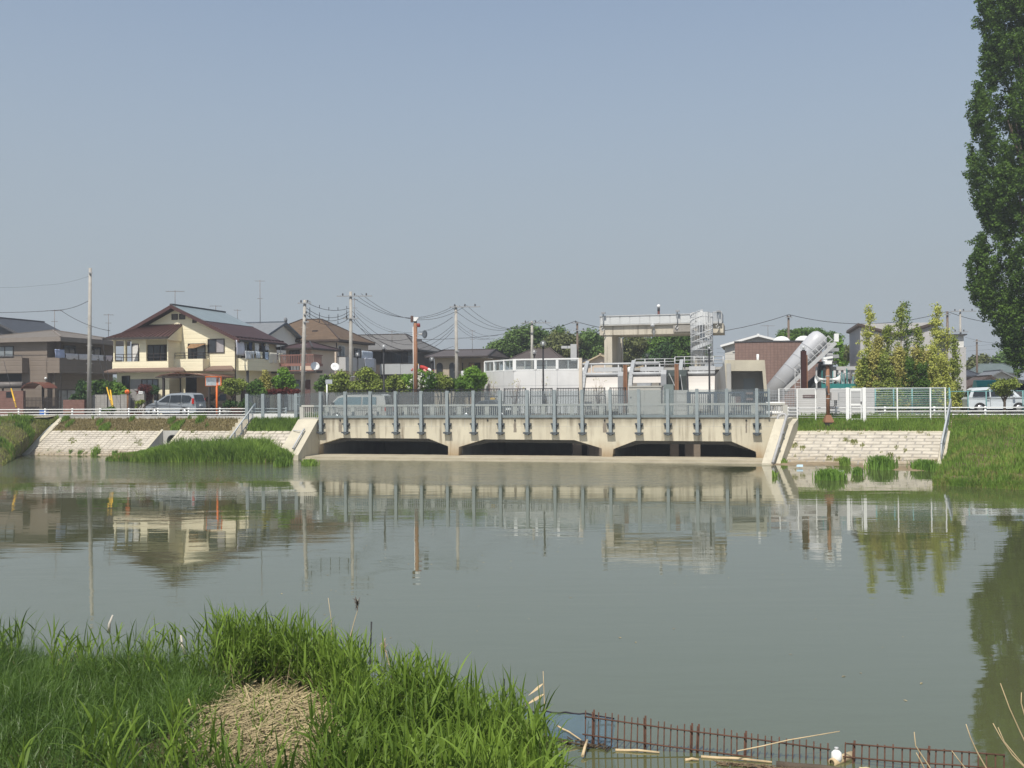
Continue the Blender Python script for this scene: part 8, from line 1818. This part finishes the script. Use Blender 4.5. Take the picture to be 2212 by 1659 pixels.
# straw: dead reed stems lying criss cross on the heap
pts = []
while len(pts) < 5200:
    x = random.uniform(-4.3, -.9); y = random.uniform(9.2, 14.4)
    if (in_straw(x, y) < 1.1 or (in_straw(x, y) < 1.9 and random.random() < .25)) and y < edge_y(x): pts.append((x, y, near_z(x, y) + random.uniform(.0, .10)))
R_ = np.array(pts); n = len(R_); a = np.where(rng.random(n) < .6, rng.normal(-.15, .6, n), rng.uniform(0, 2 * np.pi, n)); L = rng.uniform(.06, .40, n) ** 1.1; tilt = rng.normal(0, .3, n)
d = np.stack([np.cos(a), np.sin(a), tilt], 1) * L[:, None]; u = np.stack([-np.sin(a), np.cos(a), np.zeros(n)], 1) * rng.uniform(.003, .010, n)[:, None]; up = np.array([0, 0, 1.0]) * .005
V = np.stack([R_ - u, R_ + u, R_ + d + u, R_ + d - u, R_ - u * .2 + up, R_ + u * .2 + up, R_ + d + u * .2 + up, R_ + d - u * .2 + up], 1).reshape(-1, 3); b_ = np.arange(n)[:, None] * 8
F = np.concatenate([b_ + [[4, 5, 6, 7]], b_ + [[0, 4, 7, 3]], b_ + [[1, 2, 6, 5]]], 0)
STR = leafmat('straw_litter', (.065, .05, .028), (.44, .36, .205), .05, .8, .15); tag(np_mesh('straw_litter', V, F, STR), 'heap of cut dry reed straw in the near bank', kind='stuff')
R_ = np.array([(x, y, near_z(x, y)) for x, y in [(random.uniform(-4.2, -1.2), random.uniform(9.4, 13.6)) for _ in range(900)] if in_straw(x, y) < 1.0]); n = len(R_); a = rng.uniform(0, 6.28, n); el = rng.uniform(.8, 1.45, n); d = np.stack([np.cos(a) * np.cos(el), np.sin(a) * np.cos(el), np.sin(el)], 1)
V, F = ribbons(R_, d, rng.uniform(.15, .5, n), rng.uniform(.005, .010, n), rng.uniform(.03, .15, n)); tag(np_mesh('straw_shoots', V, F, REED), 'green shoots growing through the straw heap', kind='stuff')
pts = []
while len(pts) < 700:
    x, y = s_edge() if random.random() < .5 else s_right() if random.random() < .6 else s_left(); pts.append((x, y, near_z(x, y)))
R_ = np.array(pts); n = len(R_); a = rng.uniform(0, 6.28, n); el = rng.uniform(.75, 1.5, n); d = np.stack([np.cos(a) * np.cos(el), np.sin(a) * np.cos(el), np.sin(el)], 1)
V, F = ribbons(R_, d, rng.uniform(.25, .75, n), rng.uniform(.004, .008, n), rng.uniform(.02, .18, n)); tag(np_mesh('dead_stems', V, F, STR), 'dead tan stems mixed into the near reeds', kind='stuff')
def stalk(name, label, cat, pts, r, m=STRAW, plume=None, leaves=(), group=None):
    t = thing(name, label, cat, pts[0], 0, group); o = Vector(pts[0]); pp = [Vector(p) - o for p in pts]; k = len(pp)
    MB().tube(pp, [r * (1 - .6 * i / (k - 1)) for i in range(k)], 6).build('stem', m, t)
    for a, b, w in leaves:
        a, b = Vector(a) - o, Vector(b) - o; s = Vector((0, .02, .03)).normalized() * w
        MB().add([a - s * .3, a + s * .3, a.lerp(b, .35) + s, a.lerp(b, .35) - s, b], [(0, 1, 2, 3), (3, 2, 4)]).build('dry_leaf', m, t)
    if plume:
        top = pp[-1]; m_ = MB()
        for i in range(26): q_ = pp[-2].lerp(top, random.uniform(.2, 1)) ; e = q_ + Vector((random.gauss(-.01, .03), random.gauss(0, .03), random.uniform(.02, .12) * (1 if random.random() < .6 else -.6))); m_.tube([q_, e], [.006, .002], 4)
        m_.build('plume', plume, t)
    return t
def pt(k, x, y, D): return P(*({'N1': (600 * 0 + 601.7 + x * .28805, 1274.1 + y * .28805), 'N2': (1097.2 + x * .264, 1451 + y * .264), 'N3': (1592.6 + x * .28, 1451 + y * .28), 'N0': (x * .28, 1274.1 + y * .28)}[k]), D)
PLD = mat('dark_plume', (.13, .10, .085), .9, .2, 8); PLT = mat('tan_plume', (.40, .29, .20), .9, .2, 8)
RS_ = 'dry reed stalks over the near reeds'
stalk('dry_stalk', 'thin pale dry stalk left of the dark plumed one', 'reed stalk', [pt('N1', 385, 560, 14.2), pt('N1', 398, 330, 14.2), pt('N1', 396, 230, 14.2), pt('N1', 372, 60, 14.2)], .008, group=RS_)
stalk('dry_stalk', 'leaning dry stalk with a dark drooping plume, the tallest', 'reed stalk', [pt('N1', 475, 600, 14), pt('N1', 525, 400, 14), pt('N1', 568, 235, 14), pt('N1', 594, 150, 14), pt('N1', 592, 75, 14)], .008, plume=PLD, group=RS_)
stalk('dry_stalk', 'short dry stalk with a tan plume in the middle of the reeds', 'reed stalk', [pt('N1', 862, 700, 13.4), pt('N1', 830, 560, 13.4), pt('N1', 808, 480, 13.4), pt('N1', 785, 405, 13.4)], .011, plume=PLT, group=RS_)
stalk('dry_stalk', 'pale upright stalk with two bent dry leaves right of the reeds', 'reed stalk', [pt('N1', 1998, 1100, 12.4), pt('N1', 1996, 900, 12.4), pt('N1', 1988, 700, 12.4), pt('N1', 1984, 610, 12.4)], .009,
      leaves=[(pt('N1', 1982, 705, 12.4), pt('N1', 1870, 795, 12.4), .022), (pt('N1', 1990, 782, 12.4), pt('N1', 1835, 875, 12.4), .022)], group=RS_)
stalk('driftwood', 'pale forked dead branch standing in the grass left of the straw', 'branch', [pt('N0', 1440, 520, 15.2), pt('N0', 1410, 440, 15.2), pt('N0', 1395, 350, 15.2)], .030, mat('bleached_wood', (.55, .50, .43), .9, .1, 6), leaves=[(pt('N0', 1412, 450, 15.2), pt('N0', 1368, 375, 15.2), .02)])
stalk('driftwood', 'single bleached stick poking out of the soft grass at the left', 'branch', [pt('N0', 838, 330, 16.3), pt('N0', 845, 260, 16.3), pt('N0', 870, 195, 16.3)], .03, mat('bleached_wood', (.55, .50, .43)))
for i, (lab, pts_) in enumerate((('thin curved dry blade nearest the right end of the rusty panels', [(1500, 760), (1420, 640), (1375, 570), (1365, 465)]), ('short dry blade beside the curved one at the lower right', [(1450, 760), (1405, 670), (1380, 625)]),
        ('short thick dry blade in front of the second panel', [(1770, 760), (1715, 690), (1655, 610)]), ('long curving dry blade in front of the poplar reflection', [(1930, 760), (1850, 620), (1800, 510), (1765, 405)]),
        ('bright dry blade at the lower right corner, leaning left', [(2240, 760), (2120, 640), (2040, 520), (1973, 398)]), ('yellow dry blade right beside the bright one', [(2250, 770), (2150, 650), (2060, 540), (2012, 430)]),
        ('faint tall dry blade high against the poplar reflection', [(2260, 620), (2190, 480), (2100, 280), (2030, 90)]), ('greenish tall blade at the right edge', [(2260, 420), (2215, 330), (2190, 240), (2192, 160)]))):
    Ds = 6.0 + .12 * i; v = [P(*( 1592.6 + x * .28, 1451 + y * .28), Ds) for x, y in pts_]; g0 = v[0] + (v[0] - v[1]).normalized() * 1.0; g0.z = min(g0.z, near_z(g0.x, g0.y)); stalk('dry_stalk', lab, 'grass stalk', [g0] + v, .006, group='dry blades at the lower right')
for lab, x0, y0, x1, y1, D_ in (('tallest thin black stake at the left of the three', 697, 240, 668, 820, 14.4), ('middle thin black stake in the reeds', 1198, 530, 1180, 900, 13.6), ('shortest black stake near the blue net', 1691, 668, 1690, 1000, 12.9)):
    a, b = pt('N1', x0, y0, D_), pt('N1', x1, y1, D_); b.z = min(b.z, 0) - .3; t = thing('stake', lab, 'stake', b, 0, 'black stakes in the water'); MB().tube([(0, 0, 0), a - b], .011, 8).build('rod', BLACK, t); MB().tube([(a - b) * .997, (a - b)], .014, 8).build('tip', DGREY, t)
# blue net on a rope, rusty reinforcing mesh panels standing in the water
a, b, c = pt('N2', 100, 318, 13.3), pt('N2', 640, 345, 12.75), pt('N2', 870, 385, 12.6)
nt_ = thing('fishing_net', 'fine blue net hanging from a dark rope between the reeds and the rusty panels', 'net'); L_ = [a.lerp(b, i / 10) + Vector((0, 0, .01 * math.sin(i * 2))) for i in range(11)] + [b.lerp(c, i / 4) for i in range(1, 5)]
MB().tube([L_[0] + Vector((-.35, .2, .0))] + L_, .010, 6).build('rope', mat('dark_rope', (.03, .025, .035), .9, .1, 6), nt_)
NET = clearmat('blue_net', (.80, .85, .90), .7, .30, (.14, .24, .36), .1); m = MB(); vs = []
for i, p in enumerate(L_):
    for j in range(6): vs.append((p.x + .02 * math.sin(i + j), p.y - .02 * j + .03 * math.sin(i * 1.3 + j), p.z - (p.z + .12) * j / 5))
m.add(vs, [(i * 6 + j, (i + 1) * 6 + j, (i + 1) * 6 + j + 1, i * 6 + j + 1) for i in range(len(L_) - 1) for j in range(5)], 0, True); m.build('mesh', NET, nt_, False)
def rebar(label, T0, T1, n, over, hor, r=.0085, dbl=(), base=-.35, tilt=(-.02, .0)):
    T0, T1 = Vector(T0), Vector(T1); t = thing('rebar_panel', label, 'mesh panel'); 
    for i in range(n):
        u = i / (n - 1) if n > 1 else 0; p = T0.lerp(T1, u); j = .006; top = p + Vector((random.gauss(0, j), random.gauss(0, j), over + random.gauss(0, .012))); bot = Vector((p.x + tilt[0] + random.gauss(0, j), p.y + tilt[1], base))
        MB().tube([bot, top], r, 6).build('upright_bar', RUST, t)
        if i in dbl: MB().tube([bot + Vector((.02, .02, 0)), top + Vector((.022, .02, .02))], r * 1.5, 6).build('upright_bar', RUST, t)
    for k, (dz, x) in enumerate(hor):
        e = (T1 - T0).normalized() * x; L_ = [T0 - e + Vector((-.01 * k, -.018, -dz)), T0.lerp(T1, .35) + Vector((0, -.018, -dz - .006)), T0.lerp(T1, .7) + Vector((0, -.018, -dz + .004)), T1 + e + Vector((-.01 * k, -.018, -dz))]
        MB().tube(L_, r * 1.1, 6).build('cross_bar', RUST, t)
    return t
T0, T1 = pt('N2', 640, 365, 12.62), pt('N3', 700, 595, 12.05)
rebar('long rusty reinforcing mesh panel standing crooked in the water, sinking to the right', T0, T1, 37, .065, ((0, .02), (.225, .04)), dbl=(1, 9, 16, 17, 24))
T0, T1 = pt('N3', 835, 550, 12.0), pt('N3', 2060, 640, 11.4)
rebar('low second rusty mesh panel at the right, half sunk', T0, T1, 20, .006, ((0, .0), (.16, .03)), dbl=(1, 10))
# flotsam caught along the panels
for lab, p0, p1, r_ in (('long pale cane floating along the first rusty panel', pt('N2', 880, 610, 12.45), pt('N2', 1240, 655, 12.35), .017), ('bright cut cane drifting at the middle of the rusty panel', pt('N2', 1450, 662, 12.1), pt('N2', 1560, 645, 12.1), .018), ('long thick pale cane floating before the right part of the panel', pt('N2', 1580, 640, 12.2), pt('N2', 2160, 690, 12.0), .018),
        ('thin cane slanting up over the rusty panel', pt('N3', 0, 612, 12.0), pt('N3', 790, 460, 12.2), .008), ('dark log floating near the white jug', pt('N3', 300, 670, 11.9), pt('N3', 1000, 715, 11.6), .055), ('pale split wood piece with a notch in the second panel', pt('N3', 940, 685, 11.75), pt('N3', 1055, 692, 11.7), .030), ('stick leaning at the corner where net and panel meet', pt('N2', 400, 440, 12.9), pt('N2', 600, 560, 12.7), .012), ('broken brown reed bundle at the corner of the net', pt('N2', 610, 690, 12.2), pt('N2', 650, 560, 12.5), .02), ('long pale cane at the right of the second panel', pt('N3', 1000, 705, 11.6), pt('N3', 1500, 742, 11.4), .016)):
    if 'over' not in lab and 'leaning' not in lab and 'broken' not in lab: p0.z, p1.z = .012, .012
    mid_ = p0.lerp(p1, .5) + Vector((0, .01, .01)); o = MB().tube([p0, p0.lerp(p1, .25) + Vector((0, .006, 0)), mid_, p1], [r_, r_ * .95, r_ * .9, r_ * .7], 8).build('drift_cane' if r_ < .05 else 'drift_log', STRAW if r_ < .05 else BARK); tag(o, lab, 'driftwood', 'flotsam along the rusty panels')
o = MB(); 
for i in range(60): c = pt('N2', 230, 600, 12.9).lerp(pt('N2', 860, 605, 12.5), random.random()); o.tube([Vector((c.x, c.y + random.uniform(-.1, .1), .005 + random.uniform(0, .03))), Vector((c.x + random.gauss(0, .12), c.y + random.uniform(-.12, .12), .01 + random.uniform(0, .05)))], [.012, .005], 5)
tag(o.build('drift_debris', mat('wet_debris', (.075, .055, .035), .8, .3, 8)), 'dark floating mat of reed debris under the blue net', kind='stuff')
o = MB()
for i in range(160): c = pt('N2', 1700, 685, 12.0).lerp(pt('N3', 1000, 715, 11.5), random.random()); o.tube([Vector((c.x, c.y + random.uniform(-.05, .05), .005)), Vector((c.x + random.gauss(0, .10), c.y + random.uniform(-.05, .05), .02 + random.uniform(0, .03)))], [.009, .004], 5)
tag(o.build('drift_debris', mat('wet_debris_brown', (.14, .10, .06), .8, .3, 8)), 'brown floating debris along the rusty panels', kind='stuff')
p = PZ(1807, 1633, .08); t = thing('plastic_jug', 'white plastic jug floating behind the rusty panel', 'jug', (p.x, p.y, .03)); MB().lathe([(0, -.05), (.055, -.04), (.065, 0), (.06, .06), (.035, .085), (.022, .09), (.022, .105), (0, .105)], (0, 0, .03), 14).build('body', WHITE, t); MB().lathe([(0, .105), (.025, .105), (.025, .125), (0, .125)], (0, 0, .03), 10).build('cap', LGREY, t)
p = PZ(1797, 1646, .03); t = thing('bamboo_end', 'round cut end of a pale bamboo pole facing the viewer below the jug', 'bamboo pole', (p.x, p.y, .02)); MB().lathe([(.034, 0), (.052, 0), (.052, .4), (.0, .4)], (0, 0, 0), 16, 0, (.8, .6, .0)).build('pole', STRAW, t); MB().lathe([(0, .03), (.038, .03)], (0, 0, 0), 16, 0, (.8, .6, .0)).build('hollow', mat('hollow_cane', (.42, .34, .2), .9, .1, 6), t)
p = pt('N3', 2100, 690, 11.0); t = thing('sunken_net', 'dark blue net bundle half sunk beyond the end of the second panel', 'net', (p.x, p.y, 0)); m = MB(); 
for i in range(10): m.tube([(-.45 + .1 * i, .05 * math.sin(i), .10 - .012 * i), (-.40 + .1 * i, .1, -.02), (-.3 + .1 * i, -.1 + .03 * i, .05)], .03, 6)
m.build('bundle', mat('navy_net', (.02, .035, .06), .8, .2, 6), t)
m = MB()
for i in range(230):
    x = random.gauss(0, 9); y = random.choice((random.uniform(14, 30), random.uniform(28, 62))); 
    if near_z(x, y) > -.1 and y < 18: continue
    s_ = random.uniform(.015, .05); a = random.random() * 3; c_, d_ = math.cos(a) * s_, math.sin(a) * s_; m.add([(x - c_, y - d_, .004), (x + d_ * .4, y - c_ * .4, .009), (x + c_, y + d_, .004), (x - d_ * .4, y + c_ * .4, .008)], [(0, 1, 2, 3)])
tag(m.build('floating_leaves', STR, None, False), 'scattered floating leaf scraps on the pond', kind='stuff')
# ------------------------------------------------------------------ the thin spring haze between the viewer and the houses
hz_m = bpy.data.materials.new('haze_air'); hz_m.use_nodes = True; hn = hz_m.node_tree; hn.nodes.remove(hn.nodes['Principled BSDF'])
pv = hn.nodes.new('ShaderNodeVolumePrincipled'); pv.inputs['Color'].default_value = (.78, .82, .88, 1); pv.inputs['Density'].default_value = .0008; pv.inputs['Anisotropy'].default_value = .1
hn.links.new(pv.outputs[0], hn.nodes['Material Output'].inputs['Volume'])
tag(MB().box(-760, -260, -3.0, 760, 820, 46).build('haze', hz_m), 'thin pale spring haze', kind='stuff')
# ------------------------------------------------------------------ light, sky, camera
W = bpy.data.worlds.new('World'); SC.world = W; W.use_nodes = True
nt = W.node_tree; bg = nt.nodes['Background']
SUN_EL, SUN_AZ = math.radians(56), Vector((-.37, -.93, 0)).normalized()
sky = nt.nodes.new('ShaderNodeTexSky'); sky.sky_type = 'NISHITA'; sky.sun_disc = False
sky.sun_elevation = SUN_EL; sky.sun_rotation = math.atan2(SUN_AZ.x, SUN_AZ.y)
sky.altitude = 50; sky.air_density = 1.0; sky.dust_density = 1.0; sky.ozone_density = 1.0
# spring haze: the clear sky fades into a pale grey blue towards the horizon
tc = nt.nodes.new('ShaderNodeTexCoord'); sp = nt.nodes.new('ShaderNodeSeparateXYZ'); nt.links.new(tc.outputs['Generated'], sp.inputs[0])
hz = nt.nodes.new('ShaderNodeValToRGB'); nt.links.new(sp.outputs[2], hz.inputs[0]); cr = hz.color_ramp
for i, (p, v) in enumerate(((0, .96), (.10, .93), (.20, .80), (.36, .47), (.8, .3))):
    e = cr.elements[i] if i < 2 else cr.elements.new(p)
    e.position = p; e.color = (v, v, v, 1)
mul = nt.nodes.new('ShaderNodeMix'); mul.data_type = 'RGBA'; nt.links.new(hz.outputs[0], mul.inputs[0])
STR = .15
nt.links.new(sky.outputs[0], mul.inputs[6]); mul.inputs[7].default_value = (.374 / STR, .426 / STR, .468 / STR, 1)
nt.links.new(mul.outputs[2], bg.inputs[0]); bg.inputs[1].default_value = STR
sl = bpy.data.lights.new('sun', 'SUN'); sl.energy = 5.0; sl.angle = math.radians(.6); sl.color = (1, .95, .86)
so = bpy.data.objects.new('sun', sl); COL.objects.link(so)
sd = Vector((SUN_AZ.x * math.cos(SUN_EL), SUN_AZ.y * math.cos(SUN_EL), math.sin(SUN_EL)))
so.rotation_euler = (-sd).to_track_quat('-Z', 'Y').to_euler()
cd = bpy.data.cameras.new('camera'); cam = bpy.data.objects.new('camera', cd); COL.objects.link(cam)
cd.sensor_width = 36; cd.lens = 36 * FPX / 2212; cd.clip_start = .1; cd.clip_end = 6000
m3 = Matrix((RC, UC, -FW)).transposed(); cam.matrix_world = Matrix.Translation(CAM) @ m3.to_4x4()
SC.camera = cam
SC.view_settings.view_transform = 'Standard'; SC.view_settings.look = 'None'; SC.view_settings.exposure = 0; SC.view_settings.gamma = 1
SC.cycles.max_bounces = 8; SC.cycles.transparent_max_bounces = 24
SC.cycles.use_adaptive_sampling = True
